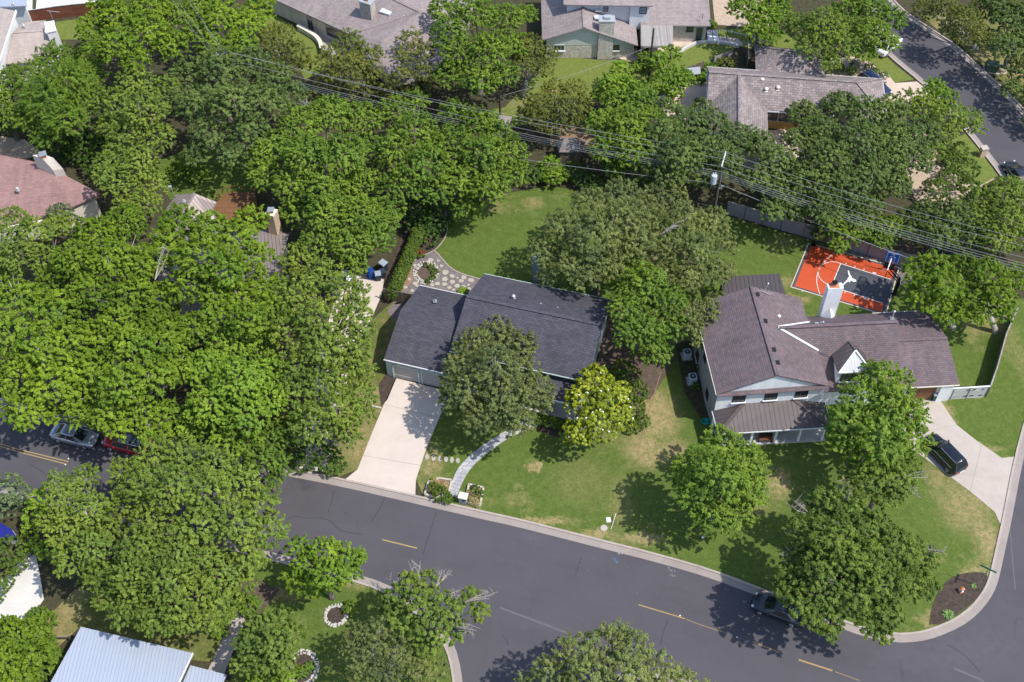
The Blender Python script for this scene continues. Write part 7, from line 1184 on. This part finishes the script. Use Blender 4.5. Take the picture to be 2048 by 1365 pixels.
# hedge and shrubs
bush('clipped_hedge', 'long bright clipped hedge along the flagstone patio', 'hedge', [(786 + 3.1 * i, 585 - 7.2 * i, 13, 1.3) for i in range(23)], size=.62, vs=1.1, low=-.7, dens=1.6)
bush('box_hedge', 'low clipped hedge below the porch roof of the grey house', 'hedge', [(1072 + 9 * i, 840 + 1.8 * i, 10, .55) for i in range(8)], size=.7, vs=1)
bush('weeping_planting', 'arching green ground planting right of the magnolia', 'hedge', [(1262, 752, 20, .7), (1275, 785, 20, .6), (1270, 820, 22, .6), (1285, 845, 16, .5), (1262, 855, 16, .5), (1245, 738, 18, .8)], size=1.0)
bush('planter_shrub', 'green shrub spilling from the left stone planter over the kerb', 'hedge', [(880, 988, 16, .6), (893, 996, 12, .5), (868, 976, 12, .6)], size=.7)
bush('straw_grass', 'straw coloured ornamental grass right of the mailbox pillar', 'straw', [(945, 1000, 10, .35), (953, 1006, 8, .3), (942, 985, 7, .3)], size=.7); bush('straw_grass', 'pale tufts of grass in the left stone planter', 'straw', [(888, 972, 8, .35), (868, 965, 7, .3)], size=.7)
bush('rose_bush', 'small mixed rose bush in the right stone planter', 'shade', [(958, 988, 9, .4), (950, 978, 8, .4)], size=.6)
t_ = bush('pink_flower_bush', 'pink flowering bush in the dark bed by the patio', 'shade', [(842, 507, 9, .5), (836, 512, 6, .4)], size=.6); m = MB()
for _ in range(26): p = P(random.uniform(834, 848), random.uniform(500, 509), .8); m.blob(p, .1, (1, 1, .7), .2, n=5, m=3)
part('blossom', m, 'petal_pink', t_)
bush('ring_planting', 'green ground cover inside the white stone ring', 'hedge', [(862, 535, 7, .2), (870, 545, 7, .2), (866, 556, 6, .2), (856, 563, 6, .2), (852, 531, 5, .2)], size=.6)
bush('patio_fern', 'bright little shrub at the corner of the two grey roofs', 'bright', [(926, 584, 9, .6)], size=.6)
for (u, v, r, sp, lb) in ((1677, 137, 12, 'hedge', 'largest round shrub in the sandy garden'), (1703, 143, 8.5, 'elm', 'small round shrub right of the largest in the sandy garden'), (1710, 130, 9, 'blue', 'blue green shrub at the back of the sandy garden'), (1751, 145, 8, 'dark', 'dark round shrub beside the bright verge'), (1737, 135, 9, 'blue', 'pale silvery shrub beside the dark round shrub'), (1650, 135, 12, 'dark', 'dark shrub against the hip roofed garage'), (1768, 152, 8, 'blue', 'spiky grey plant beside the navy car'), (1405, 158, 12, 'bright', 'yellow plants beside the shake roof corner'), (1440, 120, 10, 'bright', 'yellow green vine on the leaning fence'), (1420, 140, 14, 'elm', 'green bush behind the grey board fence'), (1450, 130, 16, 'juniper', 'olive scrub above the shake roof'), (1425, 50, 8, 'elm', 'green bush at the corner of the stone chimney house'), (700, 1215, 12, 'elm', 'green tuft beside the small stone ringed bed')): bush('garden_shrub', lb, sp, [(u, v, r, .5)], size=.7)
bush('path_shrub', 'loose green shrubs crowding the top of the bottom left path', 'elm', [(500, 1212, 20, 1), (455, 1228, 18, .9), (440, 1262, 14, .7), (478, 1205, 14, .9)], size=.85)
bush('ring_shrub', 'green plants in the half hidden stone ringed bed', 'elm', [(600, 1345, 12, .4), (618, 1335, 9, .4)], size=.6); bush('side_shrub', 'low green shrub between the air conditioning units and wall', 'shade', [(1392, 773, 8, .3), (1404, 735, 9, .8), (1400, 710, 9, 1)], size=.7)
bush('window_bush', 'green shrub in front of the patio chimney of the far house', 'elm', [(1290, 115, 14, 1.2), (1300, 130, 14, 1), (1272, 135, 10, .8)], size=.8)
# agaves
def agave(label, u, v, r, n):
    b = P(u, v); t = thing('agave_plant', label, 'plant', b); m = MB()
    for i in range(n):
        a = i * 2.4; l_ = r * random.uniform(.7, 1); up_ = random.uniform(.15, .8); d = np.array([math.cos(a), math.sin(a), 0]); s_ = np.array([-math.sin(a), math.cos(a), 0]) * .05; k = b + d * l_ * .5 + [0, 0, up_ * r * .7]; e = b + d * l_ + [0, 0, up_ * r * .6]; m.pts([b + s_ + [0, 0, .05], b - s_ + [0, 0, .05], k - s_, k + s_, e], [(0, 1, 2, 3), (3, 2, 4)])
    part('leaf', m, 'leaf_blade', t)
flat('leaf_blade', (.16, .26, .07), .6, var=.2); agave('spiky green plant at the lower end of the corner mulch bed', 1895, 1231, .65, 44); agave('small pale spiky plant beside the sign post', 1947, 1173, .35, 22)
# fallen dead grass tufts along the kerb
